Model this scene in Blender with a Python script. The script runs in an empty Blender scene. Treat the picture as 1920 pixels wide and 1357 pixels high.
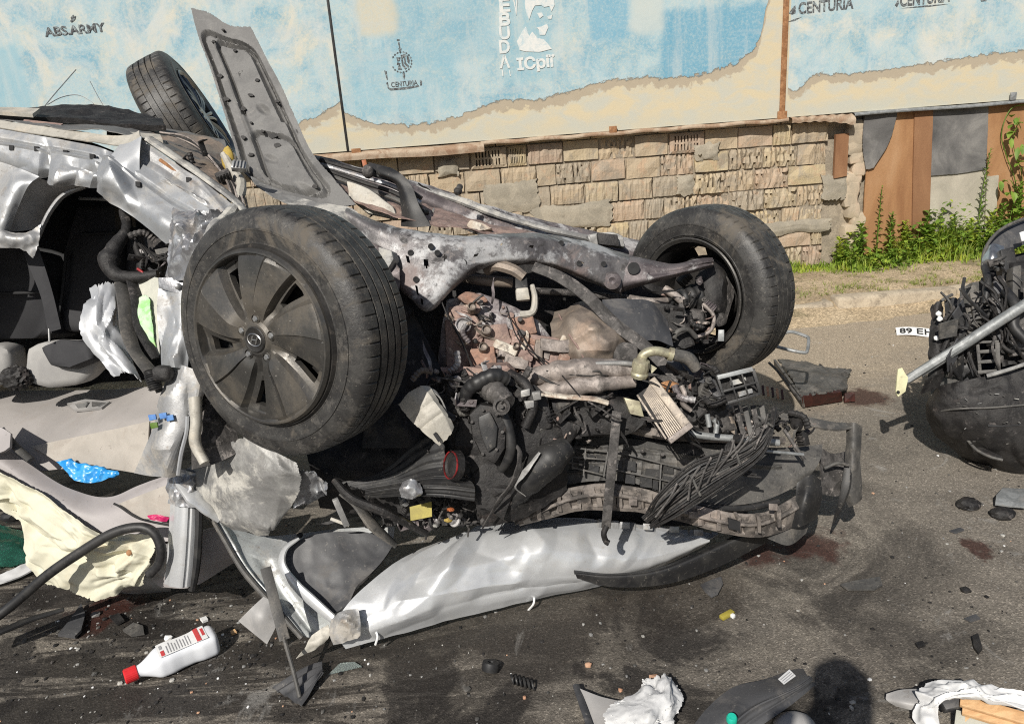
import bpy, bmesh, math, random
import numpy as np
from mathutils import Vector, Matrix

# ------------------------------------------------------------------ camera, light, exposure
PITCH, ROLL, F, CZ = 18.0, 0.075, 1397.0, 1.5
SUN_AZ, SUN_EL = 23.0, 39.0          # azimuth the light travels towards (from +Y to +X), elevation
sc = bpy.context.scene
col = sc.collection
_t = math.radians(PITCH)
_f = np.array([0, math.cos(_t), -math.sin(_t)])
_u0 = np.array([0, math.sin(_t), math.cos(_t)])
_r0 = np.array([1.0, 0, 0])
CR = _r0 * math.cos(ROLL) - _u0 * math.sin(ROLL)
CU = _u0 * math.cos(ROLL) + _r0 * math.sin(ROLL)
CF = _f
CAM = np.array([0, 0, CZ])
cd = bpy.data.cameras.new('camera')
cam = bpy.data.objects.new('camera', cd)
col.objects.link(cam)
cd.sensor_width = 36.0
cd.lens = 36.0 * F / 1920.0
cd.clip_start = 0.02
cd.clip_end = 500
m = Matrix.Identity(4)
for i in range(3):
    m[i][0], m[i][1], m[i][2], m[i][3] = CR[i], CU[i], -CF[i], CAM[i]
cam.matrix_world = m
sc.camera = cam

w = bpy.data.worlds.new('World')
sc.world = w
w.use_nodes = True
nt = w.node_tree
nt.nodes.clear()
sky = nt.nodes.new('ShaderNodeTexSky')
sky.sky_type = 'NISHITA'
sky.sun_disc = False
sky.sun_elevation = math.radians(SUN_EL)
sky.sun_rotation = math.radians(SUN_AZ + 180)
sky.air_density = 1.0
sky.dust_density = 1.5
bg = nt.nodes.new('ShaderNodeBackground')
bg.inputs[1].default_value = 0.055
out = nt.nodes.new('ShaderNodeOutputWorld')
nt.links.new(sky.outputs[0], bg.inputs[0])
nt.links.new(bg.outputs[0], out.inputs[0])

ld = bpy.data.lights.new('sun', 'SUN')
ld.energy = 4.6
ld.angle = math.radians(0.53)
ld.color = (1.0, 0.955, 0.88)
sun = bpy.data.objects.new('sun', ld)
col.objects.link(sun)
_a, _e = math.radians(SUN_AZ), math.radians(SUN_EL)
LDIR = Vector((math.sin(_a) * math.cos(_e), math.cos(_a) * math.cos(_e), -math.sin(_e)))
sun.rotation_euler = LDIR.to_track_quat('-Z', 'Y').to_euler()
sun.location = (-4, -6, 8)

sc.view_settings.view_transform = 'Standard'
sc.view_settings.look = 'None'
sc.view_settings.exposure = 0.08
sc.view_settings.gamma = 1.0
sc.view_settings.use_curve_mapping = False
sc.cycles.max_bounces = 6
sc.cycles.use_denoising = False
sc.cycles.filter_width = 1.1
sc.cycles.sample_clamp_indirect = 4.0

# ------------------------------------------------------------------ surveying helpers
def P(px, py, d):
    """world point seen at photo pixel (px,py) at distance d along the optical axis"""
    return CAM + d * (CF + CR * (px - 960) / F - CU * (py - 678.5) / F)
def G(px, py, z=0.0):
    v = P(px, py, 1) - CAM
    return CAM + v * ((z - CZ) / v[2])
def camvec(x, y, z):
    v = CR * x + CU * y + CF * z
    return v / np.linalg.norm(v)
def locvec(px, py, x, y, z):
    f = P(px, py, 1) - CAM
    f = f / np.linalg.norm(f)
    r = np.cross(f, CU); r = r / np.linalg.norm(r)
    v = r * x + np.cross(r, f) * y + f * z
    return v / np.linalg.norm(v)
WA = G(1490, 525)
_b = G(1850, 492)
WD = (_b - WA) / np.linalg.norm(_b - WA)
WN = np.array([WD[1], -WD[0], 0.0])        # outward, towards the road
WYAW = math.atan2(WD[1], WD[0])
def WP(u, z, o=0.0):
    return np.array([WA[0] + WD[0] * u + WN[0] * o, WA[1] + WD[1] * u + WN[1] * o, z])
def WL(px, py, o=0.0):
    v = P(px, py, 1) - CAM
    a = WA + WN * o
    t = ((a - CAM) @ WN) / (v @ WN)
    p = CAM + v * t
    return float((p - a) @ WD), float(p[2])
def WX(px, py, o=0.0):
    u, z = WL(px, py, o)
    return WP(u, z, o)

# ------------------------------------------------------------------ noise
_rs = np.random.RandomState(7)
_perm = _rs.permutation(256)
_perm = np.concatenate([_perm, _perm])
_gr = _rs.normal(size=(256, 3))
_gr /= np.linalg.norm(_gr, axis=1)[:, None]
def pn(p):
    p = np.asarray(p, float)
    i = np.floor(p).astype(int)
    f = p - i
    i &= 255
    w_ = f * f * f * (f * (f * 6 - 15) + 10)
    r = 0
    for dx in (0, 1):
        for dy in (0, 1):
            for dz in (0, 1):
                h = _perm[_perm[_perm[(i[..., 0] + dx) & 255] + ((i[..., 1] + dy) & 255)] + ((i[..., 2] + dz) & 255)]
                g = _gr[h]
                dd = g[..., 0] * (f[..., 0] - dx) + g[..., 1] * (f[..., 1] - dy) + g[..., 2] * (f[..., 2] - dz)
                ww = (w_[..., 0] if dx else 1 - w_[..., 0]) * (w_[..., 1] if dy else 1 - w_[..., 1]) * (w_[..., 2] if dz else 1 - w_[..., 2])
                r = r + dd * ww
    return r
def fbm(p, o=3):
    r, a, s = 0, 1.0, 1.0
    for k in range(o):
        r = r + a * pn(np.asarray(p) * s + 17.3 * k)
        a *= .5
        s *= 2.05
    return r
def crease(p, o=2):
    """sharp folds like crumpled sheet metal, about -1..1"""
    r, a, s = 0, 1.0, 1.0
    for k in range(o):
        r = r + a * (1 - 3.2 * np.abs(pn(np.asarray(p) * s + 9.1 * k)))
        a *= .45
        s *= 2.2
    return r * .6

def buckles(n, amp, w0=.05, seed=0, lo=.25, hi=.8, asp=1.0):
    """tent-shaped folds along random straight lines of a sheet's (s,q) square"""
    r = random.Random(seed)
    L = []
    for _ in range(n):
        s0, q0, a = r.random(), r.random() * asp, r.uniform(0, 6.28)
        ln = r.uniform(lo, hi)
        L.append((s0, q0, s0 + ln * math.cos(a), q0 + ln * math.sin(a), amp * r.uniform(.4, 1) * r.choice([-1, 1, 1]), w0 * r.uniform(.6, 1.6)))
    def fn(s, q):
        q = q * asp
        h = np.zeros_like(s)
        for (s0, q0, s1, q1, a, w_) in L:
            ds, dq = s1 - s0, q1 - q0
            t = np.clip(((s - s0) * ds + (q - q0) * dq) / (ds * ds + dq * dq), 0, 1)
            d = np.hypot(s - s0 - t * ds, q - q0 - t * dq)
            h += a * np.maximum(0, 1 - d / (w_ * 2)) ** 1.25
        return h
    return fn

# ------------------------------------------------------------------ object helpers
WLOC = {}
def link(name, V, Fs, mats, parent=None, mi=None, smooth=38, label=None, cat=None, group=None, kind=None, origin=None):
    V = np.asarray(V, float).reshape(-1, 3)
    if origin is None:
        lo, hi = V.min(0), V.max(0)
        origin = (lo + hi) / 2
        if parent is None:
            origin[2] = lo[2]
    me = bpy.data.meshes.new(name)
    me.from_pydata((V - origin).tolist(), [], [tuple(int(k) for k in f) for f in Fs])
    if not isinstance(mats, (list, tuple)):
        mats = [mats]
    for mm in mats:
        me.materials.append(MAT[mm])
    if mi is not None:
        me.polygons.foreach_set('material_index', list(mi))
    if smooth:
        me.polygons.foreach_set('use_smooth', [True] * len(me.polygons))
        me.set_sharp_from_angle(angle=math.radians(smooth))
    me.update()
    o = bpy.data.objects.new(name, me)
    col.objects.link(o)
    place(o, origin, parent)
    tag(o, label, cat, group, kind)
    return o
def place(o, origin, parent=None):
    WLOC[o.name] = np.array(origin, float)
    if parent is not None:
        o.parent = parent
        o.location = np.array(origin) - WLOC[parent.name]
    else:
        o.location = origin
def tag(o, label=None, cat=None, group=None, kind=None):
    if label: o['label'] = label
    if cat: o['category'] = cat
    if group: o['group'] = group
    if kind: o['kind'] = kind
def thing(name, loc, label, cat, group=None, parent=None):
    o = bpy.data.objects.new(name, None)
    o.empty_display_size = .1
    col.objects.link(o)
    place(o, loc, parent)
    tag(o, label, cat, group)
    return o
class MB:
    def __init__(s):
        s.V, s.F, s.M = [], [], []
    def add(s, vf, mi=0):
        n = len(s.V)
        s.V.extend([tuple(v) for v in vf[0]])
        s.F.extend([tuple(k + n for k in f) for f in vf[1]])
        s.M.extend([mi] * len(vf[1]))
        return s
    def build(s, name, mats, parent=None, **k):
        return link(name, s.V, s.F, mats, parent, mi=s.M, **k)
def bm_out(bm):
    bm.verts.index_update()
    V = [tuple(v.co) for v in bm.verts]
    Fs = [tuple(v.index for v in f.verts) for f in bm.faces]
    bm.free()
    return V, Fs

def _cw(K, S):
    i = np.clip(np.floor(S).astype(int), 0, K - 2)
    f = S - i
    w4 = np.stack([-.5 * f + f * f - .5 * f ** 3, 1 - 2.5 * f * f + 1.5 * f ** 3, .5 * f + 2 * f * f - 1.5 * f ** 3, -.5 * f * f + .5 * f ** 3], -1)
    return i, w4
def bicubic(A, S, T):
    """A (R,C,3) control points, S in 0..R-1, T in 0..C-1"""
    A = np.asarray(A, float)
    A = np.concatenate([(2 * A[:1] - A[1:2]), A, (2 * A[-1:] - A[-2:-1])], 0)
    A = np.concatenate([(2 * A[:, :1] - A[:, 1:2]), A, (2 * A[:, -1:] - A[:, -2:-1])], 1)
    i, wi = _cw(A.shape[0] - 2, S)
    j, wj = _cw(A.shape[1] - 2, T)
    r = 0
    for a in range(4):
        for b in range(4):
            r = r + A[i + a, j + b] * (wi[..., a] * wj[..., b])[..., None]
    return r
def px_grid(rows):
    return np.array([[P(*c) for c in r] for r in rows])
def grid_mesh(Q, t, back=True):
    """closed thin shell from a grid of points, front facing the camera side"""
    R, C = Q.shape[:2]
    du = np.gradient(Q, axis=0)
    dv = np.gradient(Q, axis=1)
    N = np.cross(du, dv)
    N /= (np.linalg.norm(N, axis=-1, keepdims=True) + 1e-12)
    if np.sum(N * (CAM - Q)) < 0:
        N = -N
    return N
def sheet_vf(rows, n=(24, 24), t=.002, amp=0.0, freq=8.0, seed=0, ragged=0.0, emboss=None, holes=(), world=False, smoothamp=0.0, sfreq=3.0, fold=True, linear=False):
    A = np.array(rows, float) if world else px_grid(rows)
    R, C = A.shape[:2]
    nu, nv = n
    s = np.linspace(0, 1, nu)[:, None] * np.ones((1, nv))
    q = np.linspace(0, 1, nv)[None, :] * np.ones((nu, 1))
    if ragged:
        k = np.arange(nv)
        jn = lambda o, cnt: np.abs(fbm(np.stack([np.arange(cnt) * .37 + o, np.full(cnt, seed * 3.1 + o), np.zeros(cnt)], -1), 3)) * 1.6
        a0, a1 = ragged * jn(1, nv), ragged * jn(40, nv)
        s = a0[None, :] + s * (1 - a0 - a1)[None, :]
        b0, b1 = ragged * jn(80, nu), ragged * jn(120, nu)
        q = b0[:, None] + q * (1 - b0 - b1)[:, None]
    if linear:
        S_, T_ = s * (R - 1), q * (C - 1)
        i0 = np.clip(np.floor(S_).astype(int), 0, R - 2); j0 = np.clip(np.floor(T_).astype(int), 0, C - 2)
        fs, ft = (S_ - i0)[..., None], (T_ - j0)[..., None]
        Q = (A[i0, j0] * (1 - fs) + A[i0 + 1, j0] * fs) * (1 - ft) + (A[i0, j0 + 1] * (1 - fs) + A[i0 + 1, j0 + 1] * fs) * ft
    else:
        Q = bicubic(A, s * (R - 1), q * (C - 1))
    N = grid_mesh(Q, t)
    h = np.zeros(Q.shape[:2])
    if amp:
        h = h + amp * (crease(Q * freq + seed * 5.7) if fold else fbm(Q * freq + seed * 5.7))
    if smoothamp:
        h = h + smoothamp * fbm(Q * sfreq + seed * 3.3, 2)
    if emboss is not None:
        h = h + emboss(s, q)
    Q = Q + N * h[..., None]
    N = grid_mesh(Q, t)
    B = Q - N * t
    V = np.concatenate([Q.reshape(-1, 3), B.reshape(-1, 3)])
    off = nu * nv
    keep = np.ones((nu - 1, nv - 1), bool)
    sc_ = (s[:-1, :-1] + s[1:, 1:]) / 2
    qc_ = (q[:-1, :-1] + q[1:, 1:]) / 2
    for (hs, hq, rs, rq) in holes:
        keep &= ((sc_ - hs) / rs) ** 2 + ((qc_ - hq) / rq) ** 2 > 1
    flip = np.sum(np.cross(Q[1, 0] - Q[0, 0], Q[0, 1] - Q[0, 0]) * N[0, 0]) < 0
    Fs = []
    K = np.pad(keep, 1)
    for i in range(nu - 1):
        for j in range(nv - 1):
            if not keep[i, j]:
                continue
            a, b, c, d = i * nv + j, (i + 1) * nv + j, (i + 1) * nv + j + 1, i * nv + j + 1
            f1 = (a, d, c, b) if flip else (a, b, c, d)
            Fs.append(f1)
            Fs.append(tuple(k + off for k in reversed(f1)))
            for (ni, nj, p, r_) in ((i - 1, j, a, d), (i + 1, j, b, c), (i, j - 1, a, b), (i, j + 1, d, c)):
                if not K[ni + 1, nj + 1]:
                    Fs.append((p, r_, r_ + off, p + off))
    return V, Fs
def sheet(name, rows, mat, parent=None, **k):
    lk = {x: k.pop(x) for x in ('label', 'cat', 'group', 'kind', 'smooth') if x in k}
    V, Fs = sheet_vf(rows, **k)
    V, Fs = weld_fix(V, Fs)
    return link(name, V, Fs, mat, parent, **lk)
def weld_fix(V, Fs):
    bm = bmesh.new()
    vs = [bm.verts.new(v) for v in V]
    for f in Fs:
        try: bm.faces.new([vs[k] for k in f])
        except ValueError: pass
    for v in [v for v in bm.verts if not v.link_faces]: bm.verts.remove(v)
    bmesh.ops.recalc_face_normals(bm, faces=bm.faces)
    return bm_out(bm)

def curve_pts(pts, n):
    A = np.array(pts, float)
    if len(A) == 2:
        return A[0] + (A[1] - A[0]) * np.linspace(0, 1, n)[:, None]
    S = np.linspace(0, len(A) - 1, n)
    Ap = np.concatenate([2 * A[:1] - A[1:2], A, 2 * A[-1:] - A[-2:-1]])
    i, w4 = _cw(len(A), S)
    return sum(Ap[i + a] * w4[:, a:a + 1] for a in range(4))
def tube_vf(pts, r, n=24, seg=10, px=True, corr=None, flat=1.0, up=None, cap=True, wob=0):
    A = np.array([P(*p) for p in pts]) if px else np.array(pts, float)
    C = curve_pts(A, n)
    if np.isscalar(r): r = [r] * 2
    rr = np.interp(np.linspace(0, 1, n), np.linspace(0, 1, len(r)), r)
    if corr: rr = rr * (1 + corr[1] * np.sin(np.linspace(0, corr[0] * 2 * math.pi, n)))
    if wob: rr = rr * (1 + wob * fbm(C * 25, 2))
    T = np.gradient(C, axis=0)
    T /= np.linalg.norm(T, axis=1)[:, None] + 1e-12
    nrm = np.array(up if up is not None else (0.13, .2, 1.0), float)
    V, Fs = [], []
    for i in range(n):
        nrm = nrm - T[i] * (nrm @ T[i])
        if np.linalg.norm(nrm) < 1e-6: nrm = np.cross(T[i], [1, 0, 0.1])
        nrm = nrm / np.linalg.norm(nrm)
        b = np.cross(T[i], nrm)
        for k in range(seg):
            a = 2 * math.pi * (k + .5) / seg
            V.append(C[i] + rr[i] * (math.cos(a) * b + math.sin(a) * flat * nrm))
    for i in range(n - 1):
        for k in range(seg):
            k2 = (k + 1) % seg
            Fs.append((i * seg + k, i * seg + k2, (i + 1) * seg + k2, (i + 1) * seg + k))
    if cap:
        Fs.append(tuple(range(seg))[::-1])
        Fs.append(tuple((n - 1) * seg + k for k in range(seg)))
    return V, Fs
def tube(name, pts, r, mat, parent=None, **k):
    lk = {x: k.pop(x) for x in ('label', 'cat', 'group', 'kind', 'smooth') if x in k}
    V, Fs = tube_vf(pts, r, **k)
    return link(name, V, Fs, mat, parent, **lk)
def prism_vf(poly, t, px=True, bev=0.0, dirv=None, jit=0.0):
    A = np.array([P(*p) for p in poly]) if px else np.array(poly, float)
    if jit: A = A + jit * _rs.normal(size=A.shape)
    nr = np.zeros(3)
    for i in range(len(A)):
        nr += np.cross(A[i], A[(i + 1) % len(A)])
    nr /= np.linalg.norm(nr) + 1e-12
    if nr @ (CAM - A.mean(0)) < 0:
        nr = -nr
        A = A[::-1]
    dv = -nr if dirv is None else np.array(dirv, float)
    bm = bmesh.new()
    top = [bm.verts.new(a) for a in A]
    bot = [bm.verts.new(a + dv * t) for a in A]
    bm.faces.new(top)
    bm.faces.new(bot[::-1])
    for i in range(len(A)):
        j = (i + 1) % len(A)
        bm.faces.new((top[i], bot[i], bot[j], top[j]))
    if bev:
        bmesh.ops.bevel(bm, geom=[e for e in bm.edges], offset=bev, segments=2, affect='EDGES', profile=.6)
    bmesh.ops.recalc_face_normals(bm, faces=bm.faces)
    bmesh.ops.triangulate(bm, faces=[f for f in bm.faces if len(f.verts) > 4])
    return bm_out(bm)
def prism(name, poly, t, mat, parent=None, **k):
    lk = {x: k.pop(x) for x in ('label', 'cat', 'group', 'kind', 'smooth') if x in k}
    V, Fs = prism_vf(poly, t, **k)
    return link(name, V, Fs, mat, parent, **lk)
def box_vf(c, size, ax=None, bev=.004, seg=2):
    """oriented box: ax = 3 axis vectors"""
    bm = bmesh.new()
    bmesh.ops.create_cube(bm, size=1)
    for v in bm.verts:
        v.co = Vector((v.co.x * size[0], v.co.y * size[1], v.co.z * size[2]))
    if bev: bmesh.ops.bevel(bm, geom=list(bm.edges), offset=bev, segments=seg, affect='EDGES', profile=.5)
    V, Fs = bm_out(bm)
    V = np.array(V)
    if ax is not None:
        V = V[:, :1] * np.array(ax[0]) + V[:, 1:2] * np.array(ax[1]) + V[:, 2:] * np.array(ax[2])
    return V + np.array(c), Fs
def axes_from(x, z=(0, 0, 1)):
    x = np.array(x, float); x /= np.linalg.norm(x)
    z = np.array(z, float); z = z - x * (z @ x); z /= np.linalg.norm(z)
    return x, np.cross(z, x), z
def bar_vf(p0, p1, wd, th, up=None, px=True, bev=.002):
    """flat bar from p0 to p1; width across the view, thickness along it"""
    a, b = (P(*p0), P(*p1)) if px else (np.array(p0, float), np.array(p1, float))
    c = (a + b) / 2
    v = (CAM - c) if up is None else np.array(up, float)
    x, y, z = axes_from(b - a, v)
    return box_vf(c, (np.linalg.norm(b - a), wd, th), (x, y, z), bev)
def bar(name, p0, p1, wd, th, mat, parent=None, **k):
    lk = {x: k.pop(x) for x in ('label', 'cat', 'group', 'kind', 'smooth') if x in k}
    V, Fs = bar_vf(p0, p1, wd, th, **k)
    return link(name, V, Fs, mat, parent, **lk)
def blob_vf(c, r, ax=None, amp=.15, freq=3.0, sub=3, seed=0, square=1.0):
    bm = bmesh.new()
    bmesh.ops.create_icosphere(bm, subdivisions=sub, radius=1)
    V, Fs = bm_out(bm)
    V = np.array(V)
    if square != 1.0:
        V = np.sign(V) * np.abs(V) ** square
    V = V * (1 + amp * crease(V * freq + seed * 7.7)[:, None])
    V = V * np.array(r)
    if ax is not None:
        V = V[:, :1] * np.array(ax[0]) + V[:, 1:2] * np.array(ax[1]) + V[:, 2:] * np.array(ax[2])
    return V + np.array(c), Fs
CAX = (CR, CF, CU)
def blob(name, c, r, mat, parent=None, **k):
    lk = {x: k.pop(x) for x in ('label', 'cat', 'group', 'kind', 'smooth') if x in k}
    V, Fs = blob_vf(P(*c), r, CAX, **k)
    return link(name, V, Fs, mat, parent, **lk)
def lathe_vf(prof, c, axis, seg=48, up=(0, 0, 1), rfun=None, closed=False):
    """prof: list of (radius, height along axis)"""
    x, y, z = axes_from(axis, up)
    c = np.array(c, float)
    V, Fs = [], []
    n = len(prof)
    for k in range(seg):
        a = 2 * math.pi * k / seg
        d = y * math.cos(a) + z * math.sin(a)
        for i, (r, h) in enumerate(prof):
            if rfun: r = rfun(r, h, k, i)
            V.append(c + d * r + x * h)
    for k in range(seg):
        k2 = (k + 1) % seg
        for i in range(n - 1 if not closed else n):
            i2 = (i + 1) % n
            Fs.append((k * n + i, k2 * n + i, k2 * n + i2, k * n + i2))
    return V, Fs
# ------------------------------------------------------------------ materials
MAT = {}
class NB:
    def __init__(s, name):
        s.m = bpy.data.materials.new(name)
        MAT[name] = s.m
        s.m.use_nodes = True
        s.t = s.m.node_tree
        s.t.nodes.clear()
        s.out = s.t.nodes.new('ShaderNodeOutputMaterial')
        s.b = s.t.nodes.new('ShaderNodeBsdfPrincipled')
        s.t.links.new(s.b.outputs[0], s.out.inputs[0])
        g = s.t.nodes.new('ShaderNodeNewGeometry')
        s.pos = g.outputs['Position']
    def put(s, sock, v):
        if isinstance(v, (int, float)): sock.default_value = v
        elif isinstance(v, (tuple, list)):
            sock.default_value = tuple(v) + ((1,) if len(v) == 3 and len(sock.default_value) == 4 else ())
        else: s.t.links.new(v, sock)
    def n(s, typ, ins=None, **k):
        nd = s.t.nodes.new('ShaderNode' + typ)
        for a, b in k.items(): setattr(nd, a, b)
        for a, b in (ins or {}).items(): s.put(nd.inputs[a], b)
        return nd
    def math(s, op, a, b=0.0, c=None, clamp=False):
        nd = s.n('Math', {0: a, 1: b}, operation=op, use_clamp=clamp)
        if c is not None: s.put(nd.inputs[2], c)
        return nd.outputs[0]
    def map(s, scale=(1, 1, 1), rot=(0, 0, 0), loc=(0, 0, 0), vec=None):
        return s.n('Mapping', {0: vec or s.pos, 1: loc, 2: rot, 3: scale}).outputs[0]
    def noise(s, scale, detail=5, rough=.55, dist=0.0, vec=None):
        return s.n('TexNoise', {'Vector': vec or s.pos, 'Scale': scale, 'Detail': detail, 'Roughness': rough, 'Distortion': dist}).outputs[0]
    def vor(s, scale, feature='F1', vec=None, out=0):
        return s.n('TexVoronoi', {'Vector': vec or s.pos, 'Scale': scale}, feature=feature).outputs[out]
    def ramp(s, fac, stops, interp='LINEAR'):
        nd = s.n('ValToRGB', {0: fac})
        cr = nd.color_ramp
        cr.interpolation = interp
        while len(cr.elements) < len(stops): cr.elements.new(0.5)
        for e, (p, c) in zip(cr.elements, stops):
            e.position = p
            e.color = tuple(c) + (1,) if isinstance(c, (tuple, list)) else (c, c, c, 1)
        return nd.outputs[0]
    def step(s, v, a, b):
        return s.n('MapRange', {0: v, 1: a, 2: b, 3: 0.0, 4: 1.0}, interpolation_type='SMOOTHSTEP').outputs[0]
    def mix(s, f, a, b):
        nd = s.t.nodes.new('ShaderNodeMix')
        nd.data_type = 'RGBA'
        s.put(nd.inputs[0], f)
        s.put(nd.inputs[6], a)
        s.put(nd.inputs[7], b)
        return nd.outputs[2]
    def mixf(s, f, a, b):
        nd = s.t.nodes.new('ShaderNodeMix')
        s.put(nd.inputs[0], f); s.put(nd.inputs[2], a); s.put(nd.inputs[3], b)
        return nd.outputs[0]
    def bump(s, h, st=.3, dist=.005, nrm=None):
        nd = s.n('Bump', {'Strength': st, 'Distance': dist, 'Height': h})
        if nrm is not None: s.put(nd.inputs['Normal'], nrm)
        return nd.outputs[0]
    def fin(s, color, rough=.5, metal=0.0, nrm=None, spec=None, coat=0, alpha=None, trans=0, sheen=0):
        s.put(s.b.inputs['Base Color'], color)
        s.put(s.b.inputs['Roughness'], rough)
        s.put(s.b.inputs['Metallic'], metal)
        if nrm is not None: s.put(s.b.inputs['Normal'], nrm)
        if spec is not None: s.put(s.b.inputs['Specular IOR Level'], spec)
        if coat: s.put(s.b.inputs['Coat Weight'], coat)
        if trans: s.put(s.b.inputs['Transmission Weight'], trans)
        return s.m

def mat(name, c, rough=.5, metal=0.0, scale=9, lo=.35, hi=.65, spots=(), bump=.25, bscale=120, bdist=.002, grain=.12, coat=0, spec=None, stretch=None):
    """two-tone noise base, extra stain layers, fine grain and relief"""
    b = NB(name)
    vec = b.map(scale=stretch) if stretch else None
    f = b.step(b.noise(scale, 5, .62, .6, vec), lo + .05, hi - .05)
    cc = b.mix(f, c[0], c[1]) if len(c) > 1 else c[0]
    rg, mt = rough, metal
    for sp in spots:      # (scale, lo, hi, colour, rough, metal, strength)
        q = b.step(b.noise(sp[0], 6, .72, .4, vec), sp[1] - .035, sp[2] - .02)
        if len(sp) > 6: q = b.math('MULTIPLY', q, sp[6] * .85)
        cc = b.mix(q, cc, sp[3])
        rg = b.mixf(q, rg, sp[4]); mt = b.mixf(q, mt, sp[5])
    fine = b.noise(bscale, 4, .7)
    if grain:
        k = b.math('MULTIPLY_ADD', fine, 4.5 * grain, 1 - 2.25 * grain)
        cc = b.n('VectorMath', {0: cc, 1: b.n('CombineXYZ', {0: k, 1: k, 2: k}).outputs[0]}, operation='MULTIPLY').outputs[0]
    nr = b.bump(fine, bump, bdist) if bump else None
    return b.fin(cc, rg, mt, nr, spec, coat)

DUST = (.36, .31, .25)
SOOT = (.012, .011, .011)
ASH = (.62, .60, .55)
mat('silver_paint', [(.62, .63, .635), (.53, .54, .55)], .33, .38, 4, .3, .7,
    [(7, .56, .70, (.34, .33, .31), .6, .1, .6), (45, .62, .70, (.22, .20, .18), .7, 0, .6)], .15, 240, .001, .07)
mat('silver_scuffed', [(.42, .43, .44), (.33, .34, .35)], .36, .45, 5, .3, .7,
    [(6, .52, .68, (.30, .28, .25), .65, .1, .75), (22, .58, .68, (.16, .14, .12), .7, 0, .6), (60, .60, .68, (.10, .09, .08), .7, 0, .6)], .2, 220, .001, .10)
mat('silver_dirty', [(.43, .435, .44), (.33, .33, .33)], .45, .4, 6, .3, .65,
    [(9, .50, .68, (.40, .36, .30), .75, 0, .8), (16, .60, .72, (.22, .16, .11), .8, 0, .7), (55, .62, .72, (.10, .09, .08), .8, 0, .6)], .25, 160, .002, .12)
mat('bare_metal', [(.50, .51, .52), (.28, .28, .29)], .34, .6, 18, .35, .6,
    [(12, .55, .68, (.34, .30, .26), .7, 0, .7), (40, .62, .72, SOOT, .8, 0, .6)], .3, 150, .002, .1)
mat('ashen_sheet', [(.36, .355, .34), (.24, .237, .23)], .55, .3, 9, .35, .62,
    [(5, .52, .60, (.52, .50, .45), .8, 0, .9), (17, .56, .64, (.15, .145, .14), .8, 0, .7), (60, .64, .72, (.08, .07, .06), .8, 0, .6)], .4, 130, .002, .15)
mat('frame_white', [(.48, .50, .49), (.36, .37, .37)], .45, .25, 7, .35, .62,
    [(14, .56, .68, (.26, .24, .21), .8, 0, .8), (60, .60, .68, (.10, .09, .08), .8, 0, .7)], .3, 150, .002, .12)
mat('burnt_metal', [(.10, .085, .088), (.19, .165, .165)], .55, .35, 11, .35, .65,
    [(6, .53, .62, (.55, .54, .53), .7, .2, .85), (13, .58, .68, SOOT, .8, 0, .8), (45, .60, .70, (.30, .22, .18), .8, 0, .5)], .4, 150, .002, .2)
mat('burnt_frame', [(.105, .098, .10), (.19, .18, .178)], .48, .4, 9, .35, .65,
    [(3.2, .55, .68, (.27, .20, .18), .75, 0, .75), (6, .53, .61, (.50, .50, .50), .6, .3, .95), (16, .60, .68, SOOT, .8, 0, .8), (40, .60, .68, (.30, .26, .24), .8, 0, .6)], .4, 150, .002, .18)
mat('burnt_pink', [(.31, .215, .185), (.20, .14, .122)], .72, .1, 14, .35, .65,
    [(8, .54, .66, (.40, .28, .22), .8, 0, .7), (20, .56, .66, (.09, .065, .055), .8, 0, .8), (28, .60, .7, (.60, .52, .42), .8, 0, .7)], .5, 140, .003, .22)
mat('burnt_orange', [(.33, .19, .135), (.24, .155, .12)], .75, 0, 18, .35, .65,
    [(22, .55, .66, (.16, .10, .08), .8, 0, .8), (30, .6, .7, (.60, .50, .40), .8, 0, .6)], .5, 140, .003, .2)
mat('ash_white', [(.60, .56, .48), (.46, .39, .31)], .75, .05, 16, .35, .65,
    [(13, .52, .62, (.34, .22, .16), .8, 0, .85), (26, .56, .64, (.10, .08, .07), .8, 0, .85)], .5, 140, .003, .18)
mat('heat_shield', [(.26, .215, .175), (.18, .15, .128)], .55, .3, 10, .35, .65,
    [(7, .54, .70, (.42, .30, .22), .75, 0, .6), (9, .60, .72, (.13, .11, .10), .7, 0, .6)], .4, 150, .002, .15)
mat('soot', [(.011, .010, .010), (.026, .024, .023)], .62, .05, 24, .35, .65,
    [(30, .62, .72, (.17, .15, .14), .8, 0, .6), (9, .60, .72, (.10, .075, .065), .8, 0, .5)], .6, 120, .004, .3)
mat('soot_light', [(.040, .037, .035), (.095, .088, .083)], .7, .1, 22, .35, .65,
    [(32, .58, .68, (.30, .27, .25), .8, 0, .7), (14, .60, .70, SOOT, .7, 0, .8)], .6, 120, .004, .3)
mat('pipe_ash', [(.33, .285, .255), (.19, .165, .15)], .6, .3, 16, .35, .65,
    [(11, .54, .64, (.47, .42, .385), .7, .1, .7), (20, .58, .68, (.06, .055, .05), .8, 0, .85)], .4, 150, .002, .2)
mat('black_plastic', [(.014, .014, .015), (.030, .029, .028)], .52, 0, 12, .35, .65,
    [(7, .58, .72, (.11, .10, .088), .75, 0, .5), (70, .62, .70, (.22, .20, .17), .8, 0, .5)], .35, 260, .001, .2)
mat('dusty_plastic', [(.062, .060, .057), (.10, .095, .087)], .62, 0, 14, .35, .65,
    [(9, .56, .68, (.20, .18, .155), .8, 0, .7), (26, .60, .70, (.025, .023, .022), .6, 0, .8), (90, .62, .70, (.32, .29, .25), .8, 0, .5)], .4, 220, .001, .25)
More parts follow.
